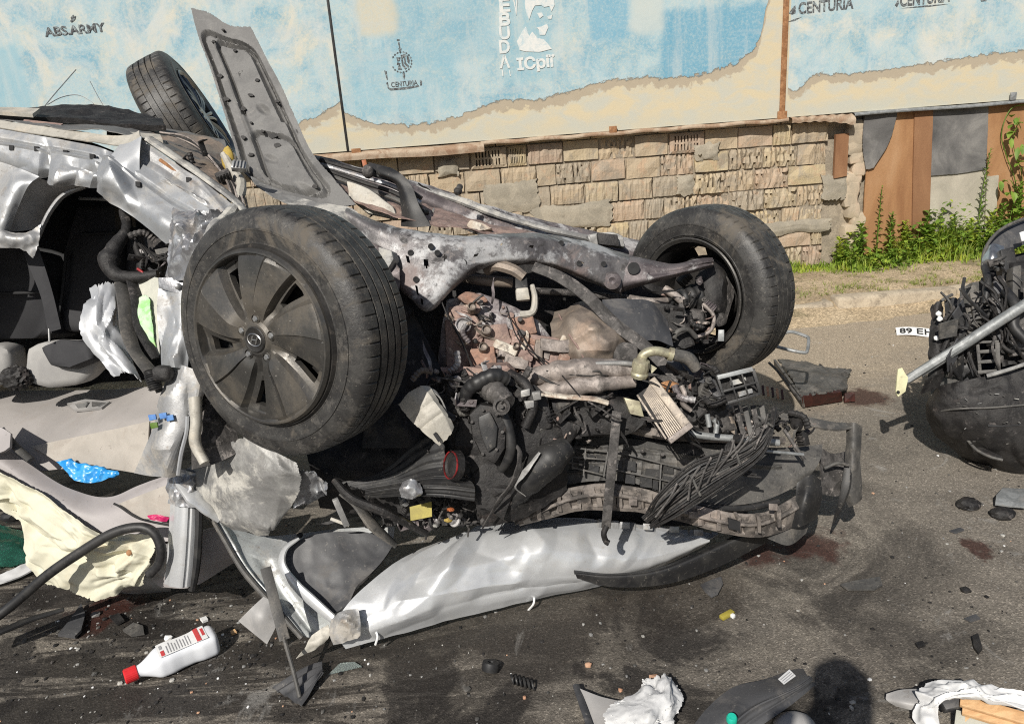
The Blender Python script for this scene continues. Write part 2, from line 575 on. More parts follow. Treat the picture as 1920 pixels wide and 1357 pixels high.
mat('carrier_beige', [(.24, .21, .185), (.16, .14, .125)], .68, .05, 14, .35, .65,
    [(8, .56, .68, (.38, .31, .27), .8, 0, .6), (18, .50, .62, (.035, .032, .03), .8, 0, .9)], .4, 170, .002, .2)
mat('underbody_grey', [(.135, .132, .128), (.175, .171, .164)], .66, .1, 9, .35, .65,
    [(20, .62, .70, (.24, .23, .21), .8, 0, .6), (16, .66, .70, (.022, .021, .021), .8, 0, .95), (6, .58, .70, (.115, .112, .11), .7, 0, .6)], .35, 190, .002, .15)
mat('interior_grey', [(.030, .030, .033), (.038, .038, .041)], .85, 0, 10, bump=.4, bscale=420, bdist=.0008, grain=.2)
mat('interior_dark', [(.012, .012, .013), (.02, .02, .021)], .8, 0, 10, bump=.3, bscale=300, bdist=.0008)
mat('bolster_grey', [(.36, .352, .335), (.29, .283, .275)], .85, 0, 6, .3, .7, [(12, .62, .75, (.22, .2, .18), .9, 0, .6)], .4, 380, .0008, .12)
mat('lining', [(.36, .337, .32), (.31, .29, .275)], .8, 0, 5, .3, .7,
    [(9, .58, .72, (.30, .265, .235), .9, 0, .7), (70, .67, .72, (.08, .07, .06), .9, 0, .8)], .3, 420, .0006, .08)
mat('lining_fabric', [(.42, .385, .34), (.34, .312, .275)], .9, 0, 7, .3, .7,
    [(10, .55, .70, (.33, .29, .25), .9, 0, .7), (60, .66, .72, (.12, .10, .09), .9, 0, .6)], .5, 400, .0008, .1)
mat('trim_mauve', [(.36, .335, .33), (.31, .288, .283)], .55, 0, 6, .3, .7,
    [(14, .62, .72, (.26, .23, .22), .8, 0, .7), (60, .68, .72, (.06, .05, .05), .9, 0, .8)], .2, 380, .0005, .06)
mat('airbag_cream', [(.64, .62, .49), (.58, .555, .43)], .85, 0, 6, .3, .7,
    [(7, .60, .74, (.62, .50, .34), .9, 0, .45), (26, .68, .74, (.38, .12, .08), .9, 0, .55)], .3, 500, .0006, .06)
mat('cloth_white', [(.70, .70, .69), (.62, .62, .62)], .9, 0, 8, .3, .7, [(30, .68, .76, (.5, .48, .45), .9, 0, .5)], .3, 500, .0006, .05)
mat('foil_white', [(.46, .47, .48), (.37, .38, .40)], .42, .3, 8, .3, .7, [(14, .58, .70, (.42, .40, .38), .7, 0, .6)], .2, 260, .001, .06)
mat('green_cloth', [(.32, .66, .24), (.52, .70, .48)], .85, 0, 14, .4, .6, [(20, .58, .66, (.62, .60, .30), .9, 0, .7)], .3, 400, .0006, .1)
mat('cloth_pale', [(.54, .535, .46), (.46, .46, .40)], .85, 0, 9, bump=.3, bscale=400, bdist=.0008)
mat('plate_beige', [(.47, .445, .39), (.37, .35, .305)], .6, .1, 14, .35, .65,
    [(10, .56, .68, (.55, .48, .38), .8, 0, .6), (40, .60, .70, (.20, .18, .15), .8, 0, .6)], .35, 200, .001, .12)
mat('brass_dull', [(.50, .47, .33), (.36, .33, .24)], .5, .5, 22, .35, .65, [(26, .58, .68, (.14, .11, .08), .8, 0, .7)], .3, 200, .001, .15)
mat('fin_metal', [(.44, .38, .31), (.30, .26, .22)], .6, .35, 20, .35, .65, [(24, .58, .68, (.07, .06, .055), .8, 0, .8)], .3, 200, .001, .2)
mat('steel_grey', [(.30, .30, .30), (.42, .42, .41)], .45, .7, 20, .35, .65, [(18, .58, .70, (.16, .12, .09), .8, 0, .7)], .3, 200, .001, .15)
mat('galvanised', [(.32, .33, .33), (.22, .23, .23)], .55, .35, 26, .35, .65, [(22, .58, .68, (.20, .18, .16), .8, 0, .6)], .3, 200, .001, .15)
mat('cream_paint', [(.66, .63, .40), (.55, .52, .33)], .5, 0, 12, .35, .65, [(30, .62, .7, (.15, .13, .1), .8, 0, .7)], .2, 200, .001, .08)
mat('rust', [(.26, .12, .05), (.40, .21, .10)], .85, 0, 18, .35, .65, [(9, .56, .70, (.16, .08, .045), .9, 0, .7)], .6, 140, .003, .25)
mat('rust_trim', [(.30, .20, .13), (.42, .33, .24)], .8, 0, 8, .35, .65, [(10, .56, .70, (.22, .11, .06), .9, 0, .7)], .5, 140, .003, .2)
mat('red_brown', [(.030, .010, .008), (.055, .015, .011)], .45, 0, 20, .35, .65, [(40, .62, .7, (.12, .06, .05), .7, 0, .6)], .3, 160, .002, .2)
mat('brick_bit', [(.44, .24, .15), (.55, .34, .22)], .85, 0, 22, bump=.5, bscale=120, bdist=.003)
mat('bottle_plastic', [(.78, .80, .83), (.74, .76, .80)], .36, 0, 8, bump=0, grain=0.02)
mat('red_cap', [(.72, .03, .035), (.62, .025, .03)], .38, 0, 10, bump=0, grain=.03)
mat('paper_white', [(.80, .80, .79), (.74, .74, .73)], .7, 0, 20, bump=.1, bscale=300, bdist=.0005, grain=.03)
mat('print_grey', [(.30, .30, .31), (.36, .36, .37)], .7, 0, 20, bump=0, grain=.1)
mat('print_red', [(.62, .06, .07), (.52, .06, .06)], .65, 0, 20, bump=0, grain=.1)
mat('print_blue', [(.06, .17, .45), (.10, .24, .5)], .65, 0, 20, bump=0, grain=.1)
mat('blue_film', [(.02, .25, .62), (.06, .36, .75)], .28, 0, 30, .35, .65, [(50, .6, .7, (.45, .65, .85), .4, 0, .6)], .3, 160, .002, .1)
mat('crimson_film', [(.55, .015, .12), (.40, .012, .09)], .4, 0, 40, bump=.3, bscale=200, bdist=.002)
mat('yellow_label', [(.36, .30, .05), (.28, .23, .04)], .6, 0, 20, bump=.1, bscale=200, bdist=.001, spots=[(30, .58, .68, (.12, .1, .05), .8, 0, .7)])
mat('red_plastic', [(.28, .02, .022), (.05, .01, .01)], .4, 0, 20, bump=.1, bscale=200, bdist=.001)
mat('orange_bit', [(.40, .12, .04), (.28, .09, .035)], .6, 0, 20, bump=.2)
mat('yellow_foam', [(.48, .34, .07), (.36, .26, .07)], .8, 0, 20, bump=.4)
mat('teal_cap', [(.02, .50, .36), (.02, .42, .3)], .35, 0, 20, bump=0)
mat('wood', [(.62, .40, .21), (.52, .31, .15)], .7, 0, 5, .35, .65, bump=.3, bscale=100, bdist=.001, stretch=(2, 14, 14))
mat('rubber', [(.016, .016, .017), (.035, .034, .033)], .5, 0, 16, .35, .65, [(20, .62, .72, (.14, .125, .11), .8, 0, .5)], .3, 240, .001, .2)
mat('grey_trim', [(.34, .33, .32), (.27, .265, .26)], .5, 0, 8, .35, .65, [(20, .62, .70, (.18, .16, .14), .8, 0, .6)], .15, 300, .0006, .08)
mat('dark_trim', [(.050, .051, .055), (.075, .075, .078)], .5, 0, 10, .35, .65, [(9, .56, .68, (.14, .13, .12), .8, 0, .6), (60, .64, .7, (.3, .28, .25), .8, 0, .5)], .25, 260, .0008, .15)
mat('black_print', [(.05, .05, .053), (.10, .105, .11)], .85, 0, 40, .35, .65, [(60, .52, .62, (.40, .47, .48), .9, 0, .8)], .0, 200, .001, .2)
mat('white_print', [(.68, .68, .65), (.60, .63, .62)], .85, 0, 30, .35, .65, [(26, .54, .66, (.40, .53, .58), .9, 0, .7)], .0, 200, .001, .08)
mat('moulded_black', [(.018, .018, .019), (.03, .029, .028)], .5, 0, 18, bump=.2, bscale=200, bdist=.001)
mat('rim_grey', [(.088, .085, .080), (.122, .116, .108)], .32, .6, 5, .35, .65,
    [(4, .50, .66, (.11, .092, .068), .7, .1, .7), (70, .66, .70, (.32, .30, .27), .7, .2, .8)], .25, 200, .001, .15)
mat('rim_silver', [(.24, .25, .26), (.16, .17, .18)], .35, .7, 12, bump=.1, bscale=200, bdist=.001)
mat('rim_dark', [(.022, .021, .02), (.04, .037, .034)], .55, .3, 14, .35, .65, [(16, .6, .7, (.12, .10, .08), .8, 0, .5)], .4, 160, .002, .25)
mat('chrome', [(.55, .55, .55), (.42, .42, .41)], .3, .9, 30, bump=.05)
mat('skin', [(.50, .31, .23), (.46, .28, .2)], .6, 0, 20, bump=.1)
mat('shirt', [(.05, .06, .10), (.06, .07, .12)], .9, 0, 20, bump=.2)

def tyre_mat():
    b = NB('tyre')
    f = b.step(b.noise(14, 6, .7, .5), .40, .62)
    c = b.mix(f, (.026, .025, .0245), (.052, .050, .047))
    q = b.step(b.noise(5.5, 7, .72, .8), .50, .66)
    c = b.mix(b.math('MULTIPLY', q, .7), c, (.135, .115, .090))
    q3 = b.step(b.noise(24, 6, .75, .3), .52, .66)
    c = b.mix(b.math('MULTIPLY', q3, .55), c, (.115, .108, .098))
    q2 = b.step(b.noise(95, 4, .7), .60, .70)
    c = b.mix(b.math('MULTIPLY', q2, .6), c, (.19, .175, .15))
    nr = b.bump(b.noise(150, 5, .7), .45, .003)
    b.fin(c, b.mixf(q, .48, .8), 0, nr)
tyre_mat()

def asphalt_mat():
    b = NB('asphalt')
    big = b.noise(.85, 5, .6, 1.2)
    med = b.noise(3.2, 5, .62, .8)
    base = b.mix(b.step(big, .36, .64), (.13, .117, .10), (.205, .18, .15))
    base = b.mix(b.step(med, .42, .68), base, (.21, .187, .155))
    # dark oil and wet stains
    st = b.step(b.noise(1.7, 7, .66, .8, b.map(loc=(3.1, 7.7, 0))), .49, .56)
    base = b.mix(b.math('MULTIPLY', b.math('MULTIPLY', st, b.math('MULTIPLY_ADD', b.step(b.n('SeparateXYZ', {0: b.pos}).outputs[0], 2.4, .2), .5, .5)), .85), base, (.026, .023, .021))
    # drag streaks on the left, running away to the right
    sm = b.map(rot=(0, 0, math.radians(-38)), scale=(.9, 6.0, 1))
    stk = b.step(b.noise(1.4, 6, .68, .5, sm), .44, .52)
    sx = b.n('SeparateXYZ', {0: b.pos}).outputs
    left = b.step(sx[0], .9, -.6)
    base = b.mix(b.math('MULTIPLY', b.math('MULTIPLY', stk, left), .85), base, (.024, .021, .019))
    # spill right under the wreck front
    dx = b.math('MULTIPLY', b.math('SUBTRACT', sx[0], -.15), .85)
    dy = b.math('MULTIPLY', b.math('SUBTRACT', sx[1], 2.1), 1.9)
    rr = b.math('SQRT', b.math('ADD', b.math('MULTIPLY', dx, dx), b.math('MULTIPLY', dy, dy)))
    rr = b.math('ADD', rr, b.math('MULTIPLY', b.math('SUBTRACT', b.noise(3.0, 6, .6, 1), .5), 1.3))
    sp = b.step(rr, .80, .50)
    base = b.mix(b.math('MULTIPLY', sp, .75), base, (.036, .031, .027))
    # pale dust drifted along the kerb and over the right-hand lane
    rd = b.math('ADD', sx[0], b.math('MULTIPLY', b.math('SUBTRACT', b.noise(1.6, 6, .7, 1.2, b.map(loc=(2, 9, 0))), .5), 4.2))
    base = b.mix(b.math('MULTIPLY', b.step(rd, .5, 2.0), .7), base, (.235, .207, .172))
    kd = b.math('ADD', sx[1], b.math('MULTIPLY', b.math('SUBTRACT', b.noise(1.3, 6, .7, 1.0), .5), 3.0))
    base = b.mix(b.math('MULTIPLY', b.step(kd, 3.1, 4.3), .9), base, (.40, .33, .245))
    # red-brown fluid stains
    NZ9 = b.noise(9, 4, .6, 1)
    for (cx, cy, r) in ((G(1530, 1020)[0], G(1530, 1020)[1], .13), (G(1840, 1025)[0], G(1840, 1025)[1], .07), (G(1620, 745)[0], G(1620, 745)[1], .16), (G(1420, 1030)[0], G(1420, 1030)[1], .12), (G(190, 1150)[0], G(190, 1150)[1], .13)):
        ax = b.math('SUBTRACT', sx[0], float(cx)); ay = b.math('SUBTRACT', sx[1], float(cy))
        q = b.math('SQRT', b.math('ADD', b.math('MULTIPLY', ax, ax), b.math('MULTIPLY', ay, ay)))
        q = b.math('ADD', q, b.math('MULTIPLY', b.math('SUBTRACT', NZ9, .5), .25))
        base = b.mix(b.math('MULTIPLY', b.step(q, r, r * .45), .85), base, (.050, .018, .013))
    # aggregate grains
    v = b.vor(230, out=1)
    g = b.n('SeparateColor', {0: v}).outputs[0]
    gr = b.ramp(g, [(0, .6), (.5, .88), (.88, 1.1), (1.0, 1.75)])
    base = b.n('VectorMath', {0: base, 1: gr}, operation='MULTIPLY').outputs[0]
    spk = b.step(b.noise(260, 2, .6), .70, .76)
    base = b.mix(b.math('MULTIPLY', spk, .55), base, (.42, .40, .36))
    # powder / foam residue, whitish
    pw = b.step(b.noise(2.3, 5, .66, 2.2, b.map(loc=(11.3, 2.2, 0))), .60, .68)
    base = b.mix(b.math('MULTIPLY', pw, .38), base, (.36, .35, .33))
    h = b.math('ADD', b.math('MULTIPLY', b.vor(230), .5), b.math('MULTIPLY', b.noise(30, 5, .6), .8))
    rg = b.mixf(b.math('MAXIMUM', b.math('MULTIPLY', stk, left), sp), .9, .5)
    b.fin(base, rg, 0, b.bump(h, .55, .006), .35)
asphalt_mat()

def dirt_mat():
    b = NB('dirt')
    f = b.noise(2.2, 9, .65, .6)
    c = b.ramp(f, [(.3, (.33, .255, .165)), (.5, (.47, .37, .245)), (.7, (.56, .45, .31))])
    c = b.mix(b.math('MULTIPLY', b.step(b.noise(5, 7, .6, 1, b.map(loc=(4, 4, 4))), .54, .66), .6), c, (.15, .135, .075))
    g = b.n('SeparateColor', {0: b.vor(110, out=1)}).outputs[0]
    c = b.n('VectorMath', {0: c, 1: b.ramp(g, [(0, .6), (.6, .95), (1, 1.35)])}, operation='MULTIPLY').outputs[0]
    h = b.math('ADD', b.noise(14, 7, .65), b.math('MULTIPLY', b.vor(110), .4))
    b.fin(c, .95, 0, b.bump(h, .7, .02), .2)
dirt_mat()
mat('kerb_stone', [(.38, .32, .24), (.47, .40, .30)], .95, 0, 8, .35, .65, [(12, .54, .66, (.18, .15, .115), .95, 0, .8)], .6, 90, .006, .2)
mat('mortar', [(.36, .305, .23), (.27, .23, .175)], .95, 0, 10, .35, .65, [(14, .56, .66, (.18, .15, .12), .95, 0, .7)], .7, 70, .008, .2)
mat('mortar_grey', [(.36, .32, .25), (.29, .26, .205)], .95, 0, 7, .35, .65, [(12, .6, .7, (.22, .19, .15), .95, 0, .6)], .6, 80, .006, .15)

def brick_mat():
    b = NB('brick')
    oi = b.n('ObjectInfo').outputs['Random']
    c = b.ramp(oi, [(0, (.47, .36, .23)), (.16, (.50, .40, .25)), (.32, (.42, .33, .22)), (.45, (.48, .345, .235)), (.58, (.36, .30, .22)), (.70, (.52, .41, .23)), (.82, (.43, .31, .225)), (.93, (.38, .32, .24))], 'CONSTANT')
    w_ = b.step(b.noise(7, 6, .6, .7), .40, .68)
    c = b.mix(b.math('MULTIPLY', w_, .55), c, (.40, .335, .25))
    w2 = b.step(b.noise(11, 6, .6, .8, b.map(loc=(5, 5, 5))), .56, .66)
    c = b.mix(b.math('MULTIPLY', w2, .5), c, (.55, .33, .19))
    w3 = b.step(b.noise(5, 6, .7, 1, b.map(loc=(9, 1, 5))), .50, .64)
    c = b.mix(b.math('MULTIPLY', w3, .7), c, (.27, .235, .185))
    c = b.mix(.28, c, (.37, .335, .28))
    # combed vertical scoring
    sv = b.map(scale=(1, 1, .06))
    sl = b.noise(75, 3, .6, 0, sv)
    k = b.math('MULTIPLY_ADD', sl, .36, .82)
    c = b.n('VectorMath', {0: c, 1: b.n('CombineXYZ', {0: k, 1: k, 2: k}).outputs[0]}, operation='MULTIPLY').outputs[0]
    h = b.math('ADD', b.math('MULTIPLY', sl, .8), b.noise(55, 5, .65))
    b.fin(c, .93, 0, b.bump(h, .7, .008), .2)
brick_mat()

def panel_mat(name, kind, u0, u1, zb):
    """blotchy blue and cream paint over render; paint flaked off along the foot"""
    b = NB(name)
    rel = b.n('VectorMath', {0: b.pos, 1: tuple(WA)}, operation='SUBTRACT').outputs[0]
    u = b.n('VectorMath', {0: rel, 1: tuple(WD)}, operation='DOT_PRODUCT').outputs['Value']
    z = b.n('SeparateXYZ', {0: b.pos}).outputs[2]
    uv = b.n('CombineXYZ', {0: u, 1: 0.0, 2: z}).outputs[0]
    def rect(a, c, d, e, soft=.05, nz=.12):
        n1 = b.math('MULTIPLY', b.math('SUBTRACT', b.noise(5, 5, .6, .5, uv), .5), nz * 2)
        uu = b.math('ADD', u, n1); zz = b.math('ADD', z, n1)
        q = b.math('MULTIPLY', b.step(uu, a - soft, a + soft), b.step(uu, c + soft, c - soft))
        return b.math('MULTIPLY', q, b.math('MULTIPLY', b.step(zz, d - soft, d + soft), b.step(zz, e + soft, e - soft)))
    cream = b.mix(b.step(b.noise(5, 6, .65, 0, uv), .35, .65), (.60, .575, .48), (.52, .565, .555))
    sv = b.map(scale=(1, 1, .8), rot=(0, math.radians(38), 0), vec=uv) if kind == 'left' else uv
    fine0 = b.noise(30, 6, .8, .3, uv)
    n1 = b.noise(2.6 if kind != 'left' else 3.4, 8, .62, .9, b.map(loc=(3.3 if kind == 'right' else 0, 0, 1.2), vec=sv))
    lo, hi = {'left': (.33, .56), 'mid': (.22, .48), 'right': (.32, .56)}[kind]
    n1 = b.math('ADD', n1, b.math('MULTIPLY', b.math('SUBTRACT', fine0, .5), .34))
    fb = b.step(n1, lo, hi)
    blue = b.mix(b.step(b.noise(4.2, 7, .65, .6, b.map(loc=(7, 0, 2), vec=uv)), .4, .65), (.36, .505, .555), (.165, .365, .475))
    fine = b.noise(45, 6, .8, .3, uv)
    fb = b.math('MULTIPLY', fb, b.math('MULTIPLY_ADD', b.step(fine, .36, .58), .5, .5))
    c = b.mix(b.math('MULTIPLY', fb, .88), cream, blue)
    if kind == 'mid':
        for (p0, p1, col_, st) in (((1240, 20), (1448, 150), (.13, .33, .455), .85), ((1100, -40), (1180, 75), (.17, .37, .49), .8), ((640, 100), (860, 205), (.25, .44, .52), .55),
                                   ((720, -60), (930, 110), (.23, .40, .48), .5), ((660, -60), (745, 62), (.57, .52, .40), .9), ((1180, -60), (1245, 60), (.55, .56, .51), .6), ((930, -60), (1040, 150), (.25, .43, .50), .5)):
            a = WL(*p0, .06); e = WL(*p1, .06)
            q = rect(a[0], e[0], e[1], a[1], .035, .06)
            q = b.math('MULTIPLY', q, b.math('MULTIPLY', b.math('MULTIPLY_ADD', b.step(fine, .36, .58), .45, .55), st))
            c = b.mix(q, c, col_)
    if kind == 'left':
        a = WL(-60, 90, .06); e = WL(62, 210, .06)
        c = b.mix(b.math('MULTIPLY', rect(a[0], e[0], e[1], a[1], .03, .05), .75), c, (.28, .46, .53))
        a = WL(60, 60, .06); e = WL(330, 180, .06)
        # hand-drawn arc and straight pencil lines
    # grime speckle
    c = b.mix(b.math('MULTIPLY', b.step(b.noise(60, 5, .7, 0, uv), .60, .72), .35), c, (.36, .40, .40))
    # faded runs down the sheet
    run = b.step(b.noise(7, 5, .65, .2, b.map(scale=(1, 1, .10), vec=uv)), .50, .68)
    c = b.mix(b.math('MULTIPLY', run, .42), c, (.55, .57, .545))
    # horizontal grey wash
    wash = b.step(b.noise(3, 4, .5, .3, b.map(scale=(.35, 1, 2.6), vec=uv)), .55, .72)
    c = b.mix(b.math('MULTIPLY', wash, .30), c, (.45, .50, .52))
    # flaked foot: outline of the paint edge above the panel's lower edge
    prof = {'left': [(-7.0, .02), (-4.1, .03), (-4.0, .22), (-3.85, .27), (-3.7, .34), (-3.65, .36)],
            'mid': [(-3.66, .34), (-3.55, .24), (-3.4, .19), (-3.2, .16), (-2.9, .175), (-2.65, .235), (-2.45, .28), (-2.2, .27), (-1.95, .30), (-1.7, .36), (-1.4, .375), (-1.0, .36), (-.7, .40), (-.45, .52), (-.36, .80), (-.28, 1.2), (-.2, 1.4)],
            'right': [(-.2, .34), (-.1, .20), (.0, .27), (.12, .31), (.35, .29), (.65, .30), (1.0, .33), (1.4, .355), (1.9, .37), (5, .38)]}[kind]
    fc = b.n('FloatCurve')
    un = b.math('DIVIDE', b.math('SUBTRACT', u, u0), u1 - u0)
    b.put(fc.inputs['Value'], un)
    cv = fc.mapping.curves[0]
    pts = [((pu - u0) / (u1 - u0), ph / 1.5) for pu, ph in prof]
    pts = [p for p in pts if -.001 <= p[0] <= 1.001]
    while len(cv.points) < len(pts): cv.points.new(.5, .5)
    for q, p in zip(cv.points, pts): q.location = p
    fc.mapping.update()
    edge = b.math('MULTIPLY', fc.outputs[0], 1.5)
    nz = b.math('MULTIPLY', b.math('SUBTRACT', b.noise(13, 6, .65, .4, uv), .5), .13)
    h = b.math('ADD', b.math('SUBTRACT', b.math('SUBTRACT', z, zb), edge), nz)
    nz2 = b.math('MULTIPLY', b.math('SUBTRACT', b.noise(9, 5, .6, .4, b.map(loc=(2, 0, 5), vec=uv)), .5), .16)
    h2 = b.math('ADD', h, nz2)
    render_ = b.mix(b.noise(12, 6, .6, 0, uv), (.38, .32, .235), (.44, .38, .29))
    lowc = b.mix(b.step(b.noise(5, 6, .6, .5, b.map(scale=(1, 1, 1.8), vec=uv)), .38, .64), (.58, .50, .345), (.50, .49, .415))
    lowc = b.mix(b.math('MULTIPLY', b.step(b.math('SUBTRACT', z, zb), .16, .02), .55), lowc, (.48, .475, .40))
    foot = b.mix(b.step(h2, -.055, -.075), render_, lowc)
    c = b.mix(b.step(h, .004, -.004), c, foot)
    crack = b.math('MULTIPLY', b.step(h, -.010, -.002), b.step(h, .010, .002))
    c = b.mix(b.math('MULTIPLY', crack, .6), c, (.22, .19, .15))
    hh = b.math('ADD', b.math('MULTIPLY', b.step(h, -.004, .004), 1.0), b.math('MULTIPLY', fine, .3))
    b.fin(c, .85, 0, b.bump(hh, .5, .006), .25)

def sheet_wall_mat(name, c0, c1, c2, streak=False):
    b = NB(name)
    v = b.map(scale=(1, 1, .35)) if streak else None
    f = b.noise(3.5, 8, .62, .7, v)
    c = b.ramp(f, [(.32, c0), (.52, c1), (.70, c2)])
    g = b.math('MULTIPLY_ADD', b.noise(120, 4, .7), .5, .75)
    c = b.n('VectorMath', {0: c, 1: b.n('CombineXYZ', {0: g, 1: g, 2: g}).outputs[0]}, operation='MULTIPLY').outputs[0]
    b.fin(c, .9, 0, b.bump(b.noise(60, 6, .65), .4, .004), .2)
sheet_wall_mat('brown_sheet', (.27, .135, .065), (.36, .195, .095), (.42, .25, .135), True)
sheet_wall_mat('brown_sheet_dark', (.21, .105, .055), (.28, .15, .08), (.35, .20, .11), True)
sheet_wall_mat('felt', (.085, .083, .082), (.155, .15, .145), (.25, .24, .225))
sheet_wall_mat('concrete', (.36, .33, .27), (.45, .41, .335), (.50, .46, .38))
sheet_wall_mat('stone', (.30, .26, .20), (.46, .38, .28), (.58, .43, .32))
def leaf_mat(name, c0, c1, c2):
    b = NB(name)
    oi = b.noise(9, 3, .5)
    c = b.ramp(oi, [(.3, c0), (.5, c1), (.72, c2)])
    b.fin(c, .55, 0, None, .4)
    t = b.n('BsdfTranslucent', {0: c})
    mx = b.n('MixShader', {0: .35, 1: b.b.outputs[0], 2: t.outputs[0]})
    b.t.links.new(mx.outputs[0], b.out.inputs[0])
leaf_mat('leaf', (.10, .19, .028), (.18, .30, .042), (.30, .42, .065))
leaf_mat('leaf_bright', (.20, .32, .04), (.32, .44, .06), (.50, .50, .07))
leaf_mat('grass', (.16, .23, .045), (.26, .32, .07), (.42, .38, .13))
def glass_mat(name, c, rough):
    b = NB(name)
    b.fin(c, rough, 0, b.bump(b.noise(40, 4, .6), .2, .002), .5, trans=.85)
glass_mat('green_glass', (.12, .42, .32), .2)
glass_mat('clear_shard', (.75, .85, .82), .05)
# ------------------------------------------------------------------ the setting
rnd = random.Random(5)
ZB = 1.355                       # underside of the painted panels
def quad_slab(u0, u1, z0, z1, o0, o1):
    V = [WP(u, z, o) for o in (o0, o1) for z in (z0, z1) for u in (u0, u1)]
    return V, [(4, 5, 7, 6), (1, 0, 2, 3), (0, 4, 6, 2), (5, 1, 3, 7), (2, 6, 7, 3), (0, 1, 5, 4)]
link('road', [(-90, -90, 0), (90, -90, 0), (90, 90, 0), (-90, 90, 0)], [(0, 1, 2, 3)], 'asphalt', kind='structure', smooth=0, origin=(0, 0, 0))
# verge: raised dirt strip between kerb and wall
KO = 1.14                        # kerb line, distance out from the wall foot
nu, nv = 260, 26
us = np.linspace(-9, 8, nu); os_ = np.linspace(-.05, KO + .40, nv)
V = np.zeros((nu, nv, 3))
for j, o in enumerate(os_):
    for i, uu in enumerate(us):
        zz = .10 if o < KO - .06 else .10 * max(0, (KO + .26 - o) / .32) ** 1.5
        V[i, j] = WP(uu, zz, o)
nzz = fbm(V * np.array([1.6, 1.6, 0]) + 3, 4) * .03 + fbm(V * np.array([9., 9, 0]), 2) * .008
V[..., 2] += np.where(V[..., 2] > .004, nzz, -.004)
V[:, -1, 2] = -.01
V[..., 2] = np.maximum(V[..., 2], -.01)
link('verge', V.reshape(-1, 3), [(i * nv + j, i * nv + j + 1, (i + 1) * nv + j + 1, (i + 1) * nv + j) for i in range(nu - 1) for j in range(nv - 1)], 'dirt', kind='structure', smooth=60)
kerb = thing('kerb', WP(0, 0, KO), None, None)
kerb['kind'] = 'structure'
uu = -6.0
k = 0
while uu < 6:
    L = rnd.uniform(.85, 1.05)
    zt = .115 + rnd.uniform(-.03, .012)
    V_, F_ = box_vf(WP(uu + L / 2, zt - .12, KO - .03 + rnd.uniform(-.015, .015)), (L - .015, .14, .24), (WD, -WN, np.array([0, 0, 1.])), .02, 2)
    V_ = np.array(V_) + .03 * fbm(np.array(V_) * 5, 3)[:, None] * np.array([.3, 1, 1])
    link('kerbstone', V_, F_, 'kerb_stone', kerb, smooth=50)
    uu += L
# brick wall: mortar core plus every brick
UB0, UB1 = -7.5, .235
V_, F_ = quad_slab(UB0, UB1 - .01, 0, ZB + .02, -.25, -.034)
wall = link('brick_wall', V_, F_, 'mortar', smooth=0, label='weathered tan hollow-brick plinth wall under the blue painted panels', cat='wall')
def brick_mesh(kind, seed):
    """unit brick: x,z -.5...5, front at y=-.5; front face is a relief of cells"""
    r = random.Random(seed)
    if kind == 'vent':
        xs = [-.5, -.42]
        for k in range(9): xs += [xs[-1] + .055, xs[-1] + .0925]
        xs = xs[:-1] + [.5]
        zs = [-.5, -.36, -.04, .04, .36, .5]
        dep = lambda i, j: 0.75 if (i % 2 == 0 and 0 < i < len(xs) - 2 and j in (1, 3)) else 0
    elif kind == 'broken':
        xs = [-.5 + k / 15 for k in range(16)]
        zs = [-.5, -.2, .1, .3, .5]
        cut = {i: r.choice([0, 1, 2, 2, 3]) for i in range(15) if i % 2 == 1 and r.random() < .6}
        dep = lambda i, j: .7 if (i in cut and j >= 4 - cut[i]) else (.22 if r.random() < .10 else 0)
    elif kind == 'ribbed':
        xs = [-.5 + k / 12 for k in range(13)]
        zs = [-.5, -.1, .25, .5]
        dep = lambda i, j: .05 if i % 3 == 1 else 0
    else:
        xs = [-.5, -.2, .15, .5]
        zs = [-.5, 0, .5]
        dep = lambda i, j: 0
    nx, nz = len(xs) - 1, len(zs) - 1
    D = [[dep(i, j) for j in range(nz)] for i in range(nx)]
    ja = {'plain': .06, 'ribbed': .05, 'broken': .10, 'vent': .02}[kind]
    JT = [[r.uniform(-ja, ja) for j in range(nz + 1)] for i in range(nx + 1)]
    JX = [[r.uniform(-.012, .012) for j in range(nz + 1)] for i in range(nx + 1)]
    V, Fs, idx = [], [], {}
    def v(i, j, d):
        key = (i, j, round(d, 3))
        if key not in idx:
            e = .10 if (i in (0, nx) or j in (0, nz)) else 0
            idx[key] = len(V)
            V.append((xs[i] + JX[i][j], -.5 + d + JT[i][j] * (d < .5) + e, zs[j] + JX[j % (nx + 1)][i % (nz + 1)]))
        return idx[key]
    for i in range(nx):
        for j in range(nz):
            d = D[i][j]
            Fs.append((v(i, j, d), v(i + 1, j, d), v(i + 1, j + 1, d), v(i, j + 1, d)))
            for (i2, j2, a, b_) in ((i + 1, j, (i + 1, j), (i + 1, j + 1)), (i, j + 1, (i + 1, j + 1), (i, j + 1))):
                if i2 < nx and j2 < nz and D[i2][j2] != d:
                    e = D[i2][j2]
                    Fs.append((v(*a, d), v(*a, e), v(*b_, e), v(*b_, d)))
    for i in range(nx):
        Fs.append((v(i + 1, 0, D[i][0]), v(i, 0, D[i][0]), v(i, 0, 1.0), v(i + 1, 0, 1.0)))
        Fs.append((v(i, nz, D[i][-1]), v(i + 1, nz, D[i][-1]), v(i + 1, nz, 1.0), v(i, nz, 1.0)))
    for j in range(nz):
        Fs.append((v(0, j, D[0][j]), v(0, j + 1, D[0][j]), v(0, j + 1, 1.0), v(0, j, 1.0)))
        Fs.append((v(nx, j + 1, D[-1][j]), v(nx, j, D[-1][j]), v(nx, j, 1.0), v(nx, j + 1, 1.0)))
    me = bpy.data.meshes.new('brick')
    me.from_pydata(V, [], Fs)
    me.materials.append(MAT['brick'])
    me.update()
    return me
